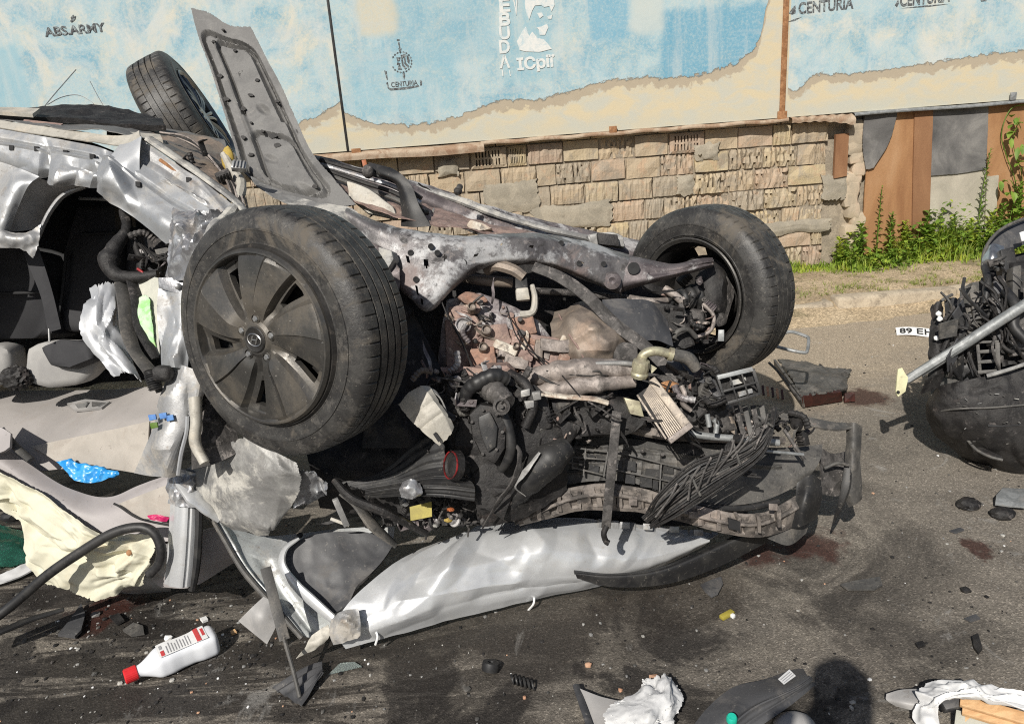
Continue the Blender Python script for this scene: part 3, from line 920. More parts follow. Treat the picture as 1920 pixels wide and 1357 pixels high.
BM = {k: [brick_mesh(k, s + 11 * n_) for s in range(c)] for n_, (k, c) in enumerate((('plain', 7), ('ribbed', 4), ('broken', 5), ('vent', 1)))}
def add_brick(u, z, wd, h, kind, o=0.0, rot=0.0, dep=.10, parent=wall, name='brick'):
    me = rnd.choice(BM[kind])
    ob = bpy.data.objects.new(name, me)
    col.objects.link(ob)
    place(ob, WP(u, z, o - dep / 2), parent)
    ob.scale = (wd, dep, h)
    ob.rotation_euler = (0, rot, WYAW)
    return ob
rows = []
z = 1.305
CH = .170
vents = [WL(940, 283)[0], WL(1262, 262)[0]]
zrow1 = 1.135 + CH / 2
r_i = 0
zc = 1.135 + CH / 2
patches = [(WL(900, 345), WL(1015, 410))]
while zc > .06:
    u = UB0 + rnd.uniform(0, .2)
    while u < UB1 - .03:
        wd = rnd.choice([.285, .29, .28, .29, .16, .285])
        if r_i == 0:
            for vu in vents:
                if abs(u + .145 - vu) < .15: wd = .30
        wd = min(wd, UB1 - u)
        if UB1 - u - wd < .08: wd = UB1 - u
        uc = u + wd / 2
        kind = rnd.choice(['plain'] * 6 + ['ribbed'] * 3)
        if r_i == 0 and any(abs(uc - vu) < .145 for vu in vents): kind = 'vent'
        broke = (uc > -1.1 and r_i >= 1 and rnd.random() < .70) or rnd.random() < .06
        if broke: kind = 'broken'
        if uc > -.9 and r_i in (2, 3, 4, 5) and rnd.random() < .12:
            u += wd; continue
        add_brick(uc, zc + rnd.uniform(-.004, .004), wd - rnd.uniform(.008, .018), CH - rnd.uniform(.010, .020), kind,
                  o=rnd.uniform(-.010, .012) - (.02 if broke and rnd.random() < .4 else 0), rot=rnd.uniform(-.012, .012), name='vent_brick' if kind == 'vent' else 'brick')
        u += wd
    if zc > 1.2 and r_i == 0:
        pass
    zc -= CH * (1.0 if r_i else 1.0)
    r_i += 1
# sliver course under the panels
u = UB0
while u < UB1:
    wd = rnd.uniform(.22, .31)
    wd = min(wd, UB1 - u)
    add_brick(u + wd / 2, 1.355 - .022, wd - .012, .055, 'plain', o=rnd.uniform(-.01, .006))
    u += max(wd, .05)
# smeared mortar patches over the bricks
def smear(px0, py0, px1, py1, seed):
    u0, z1 = WL(px0, py0); u1, z0 = WL(px1, py1)
    rows_ = [[WP(u0 + (u1 - u0) * c / 4 + .02 * rnd.uniform(-1, 1), z1 + (z0 - z1) * r / 4 + .02 * rnd.uniform(-1, 1), .006 + (.014 if 0 < r < 4 and 0 < c < 4 else 0)) for c in range(5)] for r in range(5)]
    sheet('mortar_patch', rows_, 'mortar_grey', wall, world=True, n=(16, 20), t=.02, ragged=.10, seed=seed, smoothamp=.005, sfreq=12)
smear(905, 345, 1012, 395, 1); smear(990, 388, 1150, 425, 2); smear(1270, 330, 1300, 365, 3); smear(1300, 270, 1350, 300, 4)
smear(820, 300, 860, 330, 5); smear(1540, 330, 1590, 372, 6); smear(1430, 420, 1560, 432, 7)
# brick wall end: board, rubble stones
prism('wall_board', [WX(1568, 252, .02), WX(1592, 250, .02), WX(1588, 330, .03), WX(1564, 335, .03)], .03, 'brown_sheet_dark', wall, px=False)
for k in range(13):
    t_ = k / 12
    py = 238 + t_ * 235
    px = 1606 - 6 * t_ + rnd.uniform(-8, 8)
    u_, z_ = WL(px, py)
    V_, F_ = blob_vf(WP(u_, z_, -.03), (rnd.uniform(.05, .085), .05, rnd.uniform(.04, .07)), (WD, -WN, np.array([0, 0, 1.])), amp=.30, freq=1.3, sub=2, seed=k, square=.5)
    link('stone', V_, F_, 'stone', wall, smooth=20)
V_, F_ = quad_slab(UB1, UB1 + .36, 0, ZB + .02, -.25, -.05)
link('rubble_core', V_, F_, 'mortar', wall, smooth=0)
# sheet metal, felt and concrete patches on the right
def wsheet(name, pts, o, th, m_, label, cat='panel', group=None, wav=.004):
    Q = [[WX(*p, o) for p in r] for r in pts]
    return sheet(name, Q, m_, None, world=True, n=(34, 30), t=th, smoothamp=wav, sfreq=4, ragged=.035 if 'torn' in label else .012, label=label, cat=cat, group=group)
wsheet('brown_metal_sheet', [[(1640, 205), (1690, 203), (1718, 203)], [(1622, 350), (1670, 350), (1714, 350)], [(1618, 500), (1665, 500), (1712, 500)]], .02, .012, 'brown_sheet', 'wide rust-brown sheet beside the rubble end of the brick wall')
wsheet('brown_metal_sheet', [[(1715, 202), (1730, 202), (1750, 201)], [(1712, 350), (1726, 350), (1745, 350)], [(1709, 500), (1722, 500), (1741, 500)]], .034, .012, 'brown_sheet_dark', 'narrow rust-brown strip overlapping the wide brown sheet')
wsheet('grey_felt_sheet', [[(1622, 212), (1655, 208), (1684, 206)], [(1617, 270), (1645, 268), (1668, 266)], [(1624, 318), (1630, 318), (1638, 315)]], .045, .008, 'felt', 'torn grey felt scrap hanging over the corner of the brown sheet', wav=.014)
wsheet('grey_felt_sheet', [[(1749, 200), (1800, 198), (1854, 193)], [(1746, 265), (1800, 262), (1852, 258)], [(1744, 330), (1798, 326), (1849, 318)]], .03, .012, 'felt', 'square dark grey felt sheet above the pale concrete slab')
wsheet('concrete_slab', [[(1744, 325), (1797, 322), (1850, 314)], [(1741, 410), (1795, 406), (1847, 400)], [(1738, 505), (1793, 500), (1845, 495)]], .015, .03, 'concrete', 'pale grey concrete slab standing below the dark felt sheet')
wsheet('brown_metal_sheet', [[(1852, 192), (1900, 188), (2050, 178)], [(1850, 340), (1900, 335), (2048, 325)], [(1846, 500), (1895, 495), (2040, 485)]], .02, .012, 'brown_sheet', 'rust-brown sheet behind the climbing vine at the right edge')
wsheet('board_strip', [[(1851, 330), (1862, 330), (1873, 328)], [(1848, 400), (1858, 400), (1868, 400)], [(1845, 490), (1855, 490), (1862, 488)]], .036, .012, 'concrete', 'narrow pale board leaning between concrete slab and right brown sheet', 'board')
V_, F_ = quad_slab(UB1 + .36, 9, 0, ZB + .02, -.25, -.03)
link('back_wall', V_, F_, 'mortar', smooth=0, label='plain rendered wall behind the brown and grey sheets', cat='wall')
# painted panels above
US1, US2 = -3.655, -.205
for nm, kd, a, b_, lab in (('painted_panel', 'left', -7.6, US1, 'cream and pale blue brushed panel stencilled ABS.ARMY, left of the seam'),
                           ('painted_panel', 'mid', US1, US2, 'wide blue panel with wreath emblem stencil and white stencilled portrait'),
                           ('painted_panel', 'right', US2, 9.0, 'pale blue panel with two black stencils along its top, right of the rusty post')):
    panel_mat('panel_' + kd, kd, a, b_, ZB)
    us = np.linspace(a + .004, b_ - .004, 46); zs = np.linspace(ZB, ZB + 2.3, 26)
    A = np.array([[WP(x, zz, .06 + .0012 * math.sin(x * 1.7 + zz)) for x in us] for zz in zs])
    V_ = np.concatenate([A.reshape(-1, 3), (A - WN * .05).reshape(-1, 3)])
    nn = len(us); off = A.shape[0] * nn
    F_ = []
    for i in range(len(zs) - 1):
        for j in range(nn - 1):
            q = (i * nn + j, i * nn + j + 1, (i + 1) * nn + j + 1, (i + 1) * nn + j)
            F_.append(q); F_.append(tuple(k + off for k in q[::-1]))
    for j in range(nn - 1):
        F_.append((j + 1, j, j + off, j + 1 + off))
        t_ = (len(zs) - 1) * nn
        F_.append((t_ + j, t_ + j + 1, t_ + j + 1 + off, t_ + j + off))
    for i in range(len(zs) - 1):
        F_.append((i * nn, (i + 1) * nn, (i + 1) * nn + off, i * nn + off))
        F_.append(((i + 1) * nn + nn - 1, i * nn + nn - 1, i * nn + nn - 1 + off, (i + 1) * nn + nn - 1 + off))
    o_ = link(nm, V_, F_, 'panel_' + kd, label=lab, cat='panel', group='painted panels', smooth=30)
    globals()['panel_' + kd] = o_
# rusty post and bottom trims
def wbar(name, u0, z0, u1, z1, wd, o, th, m_, parent=None, **k):
    a, b_ = WP(u0, z0, o), WP(u1, z1, o)
    V_, F_ = bar_vf(a, b_, wd, th, up=WN, px=False, bev=.003)
    V_ = np.array(V_)
    return link(name, V_, F_, m_, parent, **k)
post = thing('rusty_post', WP(-.205, ZB, .07), 'thin rusty steel post between the blue panel and the pale right panel', 'post')
wbar('post_strip', -.205, ZB + .01, -.205, ZB + 2.3, .045, .074, .012, 'rust', post)
wbar('post_foot', -.205, ZB - .025, -.205, ZB + .05, .075, .078, .02, 'rust', post)
wbar('seam_strip', US1, ZB, US1, ZB + 2.3, .018, .062, .012, 'rubber', label='thin dark seam strip between the left and middle panels', cat='strip')
wbar('seam_clip', US1 + .03, ZB - .01, US1 + .10, ZB - .01, .05, .085, .02, 'rust', label='small rusted clip at the foot of the panel seam', cat='clip')
u_, z_ = WL(1145, 243)
wbar('trim_clip', u_ - .03, ZB + .01, u_ + .03, ZB + .01, .05, .085, .015, 'rust', label='small rusted clip under the middle panel', cat='clip')
u_, z_ = WL(1885, 187)
wbar('trim_clip', u_ - .025, ZB + .03, u_ + .025, ZB + .03, .06, .085, .015, 'galvanised', label='small grey clip under the right panel near the vine', cat='clip')
def lip(name, u0, u1, drop, out_, m_, label, curl=None):
    n_ = 30
    rr = []
    for i, (o, dz) in enumerate(((.02, .0), (.075, .002), (.085 + out_, -.012), (.082 + out_, -.012 - drop))):
        rr.append([WP(u0 + (u1 - u0) * k / n_, ZB - .006 + dz + (curl(k / n_) if curl else 0) * (i / 3) + .004 * math.sin(k * 1.3), o + (.02 * curl(k / n_) / -.05 if curl and i > 1 else 0)) for k in range(n_ + 1)])
    return sheet(name, rr, m_, None, world=True, n=(12, 60), t=.003, smoothamp=.003, sfreq=6, label=label, cat='trim')
lip('bottom_trim', -7.5, WL(905, 262)[0], .035, .02, 'rust_trim', 'bent tan metal trim under the left and middle panels', lambda t: -.03 * t ** 6 - .012 * math.sin(t * 9) ** 2)
lip('bottom_trim', WL(900, 262)[0], WL(1470, 222)[0], .014, .008, 'rust_trim', 'straight thin rusted trim under the middle panel')
lip('bottom_trim', WL(1475, 222)[0], WL(1590, 222)[0], .030, .02, 'rust_trim', 'curled tan trim flap drooping at the end of the brick wall', lambda t: -.10 * max(0, t - .35) ** 1.6)
lip('bottom_trim', WL(1592, 214)[0], 8.5, .012, .008, 'galvanised', 'straight pale trim under the right panel')

# ------------------------------------------------------------------ stencils
def text_vf(s, size, off=0.0, ext=.0006, space=1.0):
    cu = bpy.data.curves.new('lettering', 'FONT')
    cu.body = s
    cu.size = size
    cu.offset = off
    cu.extrude = ext
    cu.align_x = 'CENTER'; cu.align_y = 'CENTER'
    cu.space_character = space
    cu.resolution_u = 4
    ob = bpy.data.objects.new('lettering', cu)
    col.objects.link(ob)
    dg = bpy.context.evaluated_depsgraph_get()
    me = bpy.data.meshes.new_from_object(ob.evaluated_get(dg))
    V = [tuple(v.co) for v in me.vertices]
    Fs = [tuple(p.vertices) for p in me.polygons]
    bpy.data.objects.remove(ob); bpy.data.curves.remove(cu); bpy.data.meshes.remove(me)
    return np.array(V), Fs
def on_wall(V, u, z, rot=0.0, o=.0628, sx=1.0, sy=1.0):
    c, s = math.cos(rot), math.sin(rot)
    return [WP(u + (v[0] * sx * c - v[1] * sy * s), z + (v[0] * sx * s + v[1] * sy * c), o + v[2]) for v in V]
def wtext(name, s, px, py, wpx, hpx, m_, parent, rot=0.0, off=.0, o=.0628):
    u, z = WL(px, py, o)
    V, Fs = text_vf(s, 1.0, off)
    ext = V.max(0) - V.min(0)
    cen = (V.max(0) + V.min(0)) / 2
    k = 5.7 / F
    V = (V - np.array([cen[0], cen[1], 0])) * np.array([wpx * k / ext[0], hpx * k / ext[1], 1])
    return link(name, on_wall(V, u, z, rot, o), Fs, m_, parent, smooth=0)
def wpoly(name, polys, m_, parent, o=.0628):
    mb = MB()
    for poly in polys:
        A = [WX(*p, o) for p in poly]
        mb.add(prism_vf(A, .001, px=False))
    return mb.build(name, m_, parent, smooth=0)
wtext('stencil_lettering', 'ABS.ARMY', 140, 56, 104, 15, 'black_print', panel_left, rot=.02, off=.03)
wpoly('stencil_mark', [[(132, 34), (137, 28), (139, 31), (134, 37)], [(131, 40), (138, 33), (140, 36), (134, 43)], [(136, 36), (142, 30), (141, 36), (137, 41)]], 'black_print', panel_left)
# long pencil arcs
def warc(name, pts, parent, r=.0016):
    tube(name, [WX(*p, .0622) for p in pts], r, 'print_grey', parent, px=False, n=26, seg=4)
warc('pencil_line', [(82, 200), (100, 178), (120, 155), (142, 130)], panel_left)
warc('pencil_arc', [(88, 196), (115, 182), (145, 178), (170, 190), (178, 200)], panel_left)
warc('pencil_line', [(168, 152), (180, 175), (193, 198)], panel_left)
# wreath emblem
def ell(cx, cy, rx, ry, n=24, a0=0, a1=6.2832):
    return [(cx + rx * math.cos(a0 + (a1 - a0) * k / n), cy + ry * math.sin(a0 + (a1 - a0) * k / n)) for k in range(n + (0 if abs(a1 - a0) > 6.2 else 1))]
em = []
ex, ey = 753, 117
for k in range(18):                                   # laurel leaves
    a = math.radians(-65 + 310 * k / 17 + 0) + math.radians(0)
    a = math.radians(-60 + 300 * k / 17)
    cx, cy = ex + 18.5 * math.sin(a + math.pi) * -1, ey + 19 * math.cos(a + math.pi) * -1
    dx, dy = math.cos(a), -math.sin(a)
    em.append([(cx - 2.2 * dx, cy - 2.2 * dy), (cx + 2.5 * math.sin(a) * .8, cy + 2.5 * math.cos(a) * .8), (cx + 2.6 * dx, cy + 2.6 * dy), (cx - 1.6 * math.sin(a), cy - 1.6 * math.cos(a))])
em += [[(744, 74), (749, 74), (749, 77), (744, 77)], [(746, 79), (748.5, 79), (750.5, 90), (748, 90)], [(746.5, 91), (753, 91), (751.5, 96), (750.5, 102), (748.5, 96)],
       [(754.5, 138), (759, 138), (759.5, 144), (757.5, 150), (755, 144)]]
em += [[(743, 108), (751, 108), (749, 115), (745, 116)], [(746, 126), (750, 122), (754, 131), (746, 131)], [(751, 104), (760, 101), (761, 107), (756, 109), (753, 113)],
       [(752, 113), (755, 112), (757, 122), (763, 128), (760, 131), (754, 124)], [(757, 110), (760, 109), (761, 118), (767, 124), (765, 128), (758, 120)], [(762, 103), (766, 106), (768, 114), (767, 121), (763, 115)],
       [(745, 117), (751, 119), (748, 123), (744, 122)]]
wpoly('stencil_emblem', em, 'black_print', panel_mid)
wtext('stencil_lettering', 'CENTURIA', 758, 157, 49, 9, 'black_print', panel_mid, rot=.02, off=.02)
wpoly('stencil_frame', [[(724, 156), (727, 154), (729, 164), (733, 166), (757, 164), (785, 160), (786, 163), (760, 168), (732, 170), (727, 166)], [(787, 150), (791, 152), (791, 160), (788, 161)], [(720, 132), (725, 134), (727, 150), (725, 150)]], 'black_print', panel_mid)
# white stencil: column of letters, blotchy head-and-shoulders shape, lower word
for s_, py in (('E', 10), ('в', 36), ('U', 62), ('D', 88), ('А', 116)):
    wtext('stencil_letter', s_, 946, py, 20, 23, 'white_print', panel_mid, rot=0, off=.03)
wtext('stencil_letter', 'V', 967, 12, 9, 30, 'white_print', panel_mid, off=.02)
wtext('stencil_lettering', 'ІСрії', 1005, 120, 72, 28, 'white_print', panel_mid, rot=.03, off=.04)
for _pl in [
    [(985, -30), (1036, -30), (1040, 10), (1034, 22), (1030, 12), (1020, 14), (1015, 10), (1003, 11), (998, 20), (992, 38), (986, 22), (984, 8)],
    [(1007, 25), (1016, 24), (1019, 30), (1012, 35)], [(1026, 31), (1036, 28), (1034, 36), (1028, 36)],
    [(1006, 52), (1016, 50), (1026, 45), (1028, 52), (1022, 66), (1012, 66), (1010, 56)],
    [(969, 78), (980, 58), (986, 50), (992, 68), (998, 60), (1008, 72), (1020, 74), (1035, 92), (1012, 98), (985, 97), (974, 94)],
    [(941, 132), (943, 132), (944, 143), (942, 143)], [(954, 132), (956, 132), (958, 143), (956, 143)]]:
    wpoly('stencil_portrait', [_pl], 'white_print', panel_mid)
# right panel
wtext('stencil_lettering', 'CENTURIA', 1549, 11, 108, 21, 'black_print', panel_right, rot=.035, off=.03)
wpoly('stencil_frame', [[(1478, 26), (1489, 12), (1492, 10), (1492, 25), (1486, 28)], [(1476, 42), (1490, 36), (1504, 32), (1490, 40)]], 'black_print', panel_right)
wtext('stencil_lettering', 'CENTURIA', 1735, -3, 100, 21, 'black_print', panel_right, rot=.035, off=.03)
wpoly('stencil_frame', [[(1678, 10), (1684, 0), (1686, 6), (1682, 14)], [(1838, -2), (1852, -4), (1850, 2), (1840, 3)], [(1690, 16), (1740, 10), (1778, 8), (1740, 13)]], 'black_print', panel_right)

# ------------------------------------------------------------------ weeds and grass
def leaf_vf(base, d, ln, wd, bend=.3, up=(0, 0, 1)):
    d = np.array(d, float); d /= np.linalg.norm(d)
    sd = np.cross(d, up); sd /= np.linalg.norm(sd) + 1e-9
    nn = np.cross(sd, d)
    V = []
    for t, wv in ((0, .12), (.3, .9), (.6, 1), (.85, .5), (1, .03)):
        c = np.array(base) + d * ln * t - np.array(up) * bend * ln * t * t
        V += [c - sd * wd * wv / 2 + nn * wd * .10 * wv, c, c + sd * wd * wv / 2 + nn * wd * .10 * wv]
    Fs = []
    for i in range(4):
        Fs += [(i * 3, i * 3 + 1, i * 3 + 4, i * 3 + 3), (i * 3 + 1, i * 3 + 2, i * 3 + 5, i * 3 + 4)]
    return V, Fs
def weed(px, py, h, nl, ll, lw, m_, label, lean=(0, 0), base_o=.08, name='weed', whorl=False):
    h *= 1.45; nl = int(nl * 1.5); ll *= 1.1
    p0 = WX(px, py, base_o); p0[2] = .08
    t_ = thing(name, p0, label, 'weed', 'weeds along the wall foot')
    top = p0 + np.array([lean[0], lean[1], h])
    mid = (p0 + top) / 2 + np.array([rnd.uniform(-.02, .02), rnd.uniform(-.02, .02), 0])
    link('stem', *tube_vf([p0, mid, top], [.006, .002], n=10, seg=6, px=False), 'leaf', t_)
    mb = MB()
    for k in range(nl):
        t = (k + .5) / nl
        c = p0 * (1 - t) ** 2 + 2 * mid * t * (1 - t) + top * t * t
        a = k * 2.4 + rnd.uniform(-.4, .4)
        s_ = (1 - .55 * t) if whorl else (.75 + .4 * math.sin(t * 3))
        mb.add(leaf_vf(c, (math.cos(a), math.sin(a), .45 + .7 * t), ll * s_ * rnd.uniform(.75, 1.15), lw * s_, rnd.uniform(.2, .7)))
    mb.build('leaves', m_, t_, smooth=60)
weed(1832, 490, .62, 62, .085, .022, 'leaf', 'tall upright green weed in front of the concrete slab', whorl=True)
weed(1642, 500, .46, 34, .075, .024, 'leaf', 'upright weed in front of the wide brown sheet', whorl=True)
weed(1728, 500, .30, 16, .085, .06, 'leaf', 'broad-leaved weed below the narrow brown strip', (.02, 0))
weed(1780, 500, .27, 30, .07, .022, 'leaf', 'small bushy weed before the foot of the concrete slab')
weed(1690, 505, .25, 30, .07, .03, 'leaf_bright', 'yellow-green low weed in the middle of the weed strip')
weed(1742, 505, .20, 26, .075, .045, 'leaf_bright', 'yellow broad-leaved weed beside the grey sheet foot')
weed(1610, 512, .26, 30, .08, .04, 'leaf', 'leafy weed at the rubble end of the brick wall')
weed(1570, 518, .18, 24, .075, .035, 'leaf_bright', 'bright leafy weed at the left of the weed strip')
weed(1665, 508, .30, 34, .07, .022, 'leaf', 'feathery weed rising before the brown sheet')
weed(1812, 498, .22, 26, .075, .035, 'leaf_bright', 'light green weed left of the tallest weed')
weed(1868, 488, .30, 32, .085, .035, 'leaf', 'leafy weed just left of the black wreck')
weed(1712, 445, .10, 9, .075, .06, 'leaf', 'sprig growing through the seam of the brown sheets')
weed(1895, 480, .42, 40, .09, .04, 'leaf', 'leafy weed behind the black wreck bonnet')
weed(1850, 490, .26, 30, .08, .03, 'leaf_bright', 'yellow-green weed at the foot of the pale board')
# the ivy-like climber on the right
vp = [WX(*p, .05) for p in ((1900, 480), (1893, 420), (1905, 350), (1886, 290), (1878, 250), (1895, 205), (1930, 195))]
vine = thing('climbing_vine', vp[0] * np.array([1, 1, 0]), 'climbing vine with broad leaves on the right brown sheet', 'vine')
link('stem', *tube_vf(vp, .004, n=40, seg=6, px=False), 'leaf', vine)
link('stem', *tube_vf([WX(*p, .05) for p in ((1898, 470), (1912, 400), (1916, 330), (1900, 270), (1912, 220))], .0035, n=30, seg=6, px=False), 'leaf', vine)
mb = MB()
for (px, py, k) in ((1905, 228, 7), (1896, 250, 5), (1912, 275, 4), (1915, 310, 7), (1902, 300, 3), (1885, 345, 4), (1898, 365, 4), (1915, 390, 8), (1900, 410, 6), (1912, 430, 8), (1893, 445, 5), (1935, 240, 6), (1940, 330, 6), (1945, 420, 8)):
    for j in range(k):
        c = WX(px + rnd.uniform(-9, 9), py + rnd.uniform(-9, 9), .06 + rnd.uniform(0, .05))
        a = rnd.uniform(0, 6.28)
        mb.add(leaf_vf(c, (math.cos(a), -.5, math.sin(a) * .7), rnd.uniform(.045, .075), rnd.uniform(.035, .05), rnd.uniform(.3, .8)))
mb.build('leaves', 'leaf', vine, smooth=60)
# grass strip
mb = MB()
for k in range(6500):
    px = rnd.uniform(1330, 2000)
    dens = 1 if px > 1560 else (.65 if px > 1470 else .2)
    if rnd.random() > dens: continue
    p0 = WX(px, 500, 0)
    o = abs(rnd.gauss(0, .12)) + .02
    p0 = p0 + WN * o
    p0[2] = .09
    gv = .35 + 1.3 * max(0, .5 + float(pn(np.array([px * .021, 4.4, 1.7]))) * 1.3)
    h = gv * rnd.uniform(.06, .30) * (1 - min(.7, o * 2)) * (.6 if px < 1560 else 1)
    a = rnd.uniform(0, 6.28)
    b_ = np.array([math.cos(a), math.sin(a), 0])
    w_ = rnd.uniform(.003, .007) * np.cross(b_, [0, 0, 1])
    tip = p0 + np.array([0, 0, h]) + b_ * h * rnd.uniform(.2, .8)
    md = p0 + np.array([0, 0, h * .6]) + b_ * h * .15
    mb.add(([p0 - w_, p0 + w_, md + w_ * .8, md - w_ * .8, tip], [(0, 1, 2, 3), (3, 2, 4)]), 0 if rnd.random() < .7 else 1)
for k in range(260):                       # thin dry tufts out on the dirt
    o = rnd.choice([rnd.uniform(.75, 1.0), rnd.uniform(.2, .9)])
    p = WP(rnd.uniform(-.5, 2.2), .10, o)
    for j in range(9):
        a = rnd.uniform(0, 6.28); h = rnd.uniform(.015, .045)
        b_ = np.array([math.cos(a), math.sin(a), 0]); w_ = .0022 * np.cross(b_, [0, 0, 1])
        q = p + b_ * rnd.uniform(0, .03)
        mb.add(([q - w_, q + w_, q + b_ * h * .8 + np.array([0, 0, h])], [(0, 1, 2)]), 1)
mb.build('grass_strip', ['leaf_bright', 'grass'], None, smooth=0, kind='stuff', label='low green grass and dry tufts along the wall foot', cat='grass')
# broad leaf ground cover between the weeds
mb = MB()
for k in range(1900):
    px = rnd.uniform(1560, 1990)
    p0 = WX(px, 500, 0) + WN * (rnd.random() ** 1.5 * .28 + .03)
    gv = .35 + 1.3 * max(0, .5 + float(pn(np.array([px * .021, 4.4, 1.7]))) * 1.3)
    p0[2] = .08 + rnd.random() ** 1.4 * .32 * gv
    a = rnd.uniform(0, 6.28)
    mb.add(leaf_vf(p0, (math.cos(a), math.sin(a), rnd.uniform(.1, 1.0)), rnd.uniform(.03, .07), rnd.uniform(.018, .04), rnd.uniform(.1, .7)), rnd.choice([0, 0, 1]))
mb.build('ground_cover', ['leaf', 'leaf_bright'], None, smooth=60, kind='stuff', label='leafy green ground cover at the foot of the brown sheets', cat='weeds')
# ------------------------------------------------------------------ the overturned silver car
car = thing('overturned_car', G(700, 1000), 'wrecked silver car lying overturned on its roof, burnt engine bay towards us', 'car')
GUN = 'rim_grey'
R_T, W_T = .330, .198
def tyre_vf(c, axis, bead=.214):
    half = [(.214, .094), (.222, .104), (.228, .1065), (.229, .1095), (.232, .1095), (.233, .1085), (.248, .1105), (.266, .1125), (.267, .1145), (.271, .1145), (.272, .1115), (.290, .108), (.306, .101), (.317, .093), (.3235, .085)]
    wk = W_T / .215
    half = [(.3235 - (.3235 - r) * (.3235 - bead) / (.3235 - .214), h * wk) for r, h in half]
    tread = []
    for g in (.043, .015, -.015, -.043):
        tread += [(R_T - abs(g) ** 2 * .9, g + .0034), (R_T - .008, g + .0026), (R_T - .008, g - .0026), (R_T - abs(g) ** 2 * .9, g - .0034)]
        if g > -.04: tread += [(R_T - .0004, g - .015)]
    sh = [(.3262, .072), (.3280, .060)]
    prof = half + sh + tread + [(r, -h) for r, h in sh[::-1] + half[::-1]]
    ns = len(half)
    npf = len(prof)
    seg = 600
    lat = {ns - 1: .7, ns: 1.0, ns + 1: 1.0, npf - ns - 2: 1.0, npf - ns - 1: 1.0, npf - ns: .7}
    def rf(r, h, k, i):
        q = k % 10
        if i in lat and q == 0: r -= .0040 * lat[i]
        if i in (ns + 2, npf - ns - 3) and q == 0: r -= .003
        return r
    V, Fs = lathe_vf(prof, c, axis, seg, rfun=rf)
    # close the bead side with an inner liner
    return V, Fs
def polar_face(c, axis, up, R, hfun, hole=None, na=180, nr=26, r0=0.0):
    x, y, z = axes_from(axis, up)
    V, Fs = [], []
    for i in range(nr + 1):
        for k in range(na):
            r = r0 + (R - r0) * i / nr
            a = 2 * math.pi * k / na
            V.append(np.array(c) + (y * math.cos(a) + z * math.sin(a)) * r + x * hfun(r / R, a))
    for i in range(nr):
        for k in range(na):
            k2 = (k + 1) % na
            r = (r0 + (R - r0) * (i + .5) / nr) / R
            a = 2 * math.pi * (k + .5) / na
            if hole and hole(r, a): continue
            Fs.append((i * na + k, i * na + k2, (i + 1) * na + k2, (i + 1) * na + k))
    return V, Fs
def sst(a, b, x):
    t = min(1, max(0, (x - a) / (b - a)))
    return t * t * (3 - 2 * t)
def cover_vf(c, axis, up, R):
    """five curved blades with creased facets and a window between each pair"""
    x, y, z = axes_from(axis, up)
    T_ = [0, .02, .08, .18, .29, .305, .32, .42, .54, .64, .66, .68, .71, .74, .77, .82, .87, .91, .94, .96, .985]
    R_ = [0, .08, .13, .17, .21, .24, .28, .32, .36, .40, .44, .47, .50, .55, .60, .65, .70, .75, .79, .82, .86, .90, .925, .94, .955, .975, 1.0]
    def hgt(t, r):
        h = .006 - .022 * max(0, r - .30) ** 2
        wv = sst(.20, .40, r) * sst(1.0, .90, r)
        if t < .305: bl = .004 + .014 * (t / .305)
        elif t < .66: bl = .014 - .007 * ((t - .305) / .355)
        elif t < .70: bl = .007 - .015 * sst(.66, .70, t)
        elif t < .965: bl = -.008 - .010 * sst(.70, .82, t)
        else: bl = -.018 + .022 * sst(.96, 1.0, t)
        if .30 <= t <= .31: bl -= .005
        h += wv * bl
        if r > .93: h = .004 + .007 * sst(.925, .955, r) - .010 * sst(.97, 1.0, r)
        if r < .24: h = .010 * sst(.24, .15, r) + .004
        return h
    nT, nR = len(T_), len(R_)
    bm = bmesh.new()
    G_ = []
    for i, r in enumerate(R_):
        row = []
        for k in range(5):
            for t in T_:
                tt = t
                if .74 < t < .955: tt = .855 + (t - .855) * (.55 + .45 * sst(.40, .80, r) if .40 < r < .90 else 1.0) if .765 < t < .945 else t
                a = (tt + k - .22 * (r - .25)) * 2 * math.pi / 5
                row.append(bm.verts.new(np.array(c) + (y * math.cos(a) + z * math.sin(a)) * max(r, .01) * R + x * hgt(t, r)))
        G_.append(row)
    n_ = 5 * nT
    for i in range(nR - 1):
        for k in range(n_):
            t = (T_[k % nT] + (T_[(k + 1) % nT] or 1.0)) / 2
            r = (R_[i] + R_[i + 1]) / 2
            if .50 < r < .82 and .77 < t < .94: continue
            bm.faces.new((G_[i][k], G_[i][(k + 1) % n_], G_[i + 1][(k + 1) % n_], G_[i + 1][k]))
    ed = [e for e in bm.edges if len(e.link_faces) == 1]
    ex = bmesh.ops.extrude_edge_only(bm, edges=ed)
    for v in [g for g in ex['geom'] if isinstance(g, bmesh.types.BMVert)]: v.co -= Vector(x) * .018
    bmesh.ops.recalc_face_normals(bm, faces=bm.faces)
    return bm_out(bm)
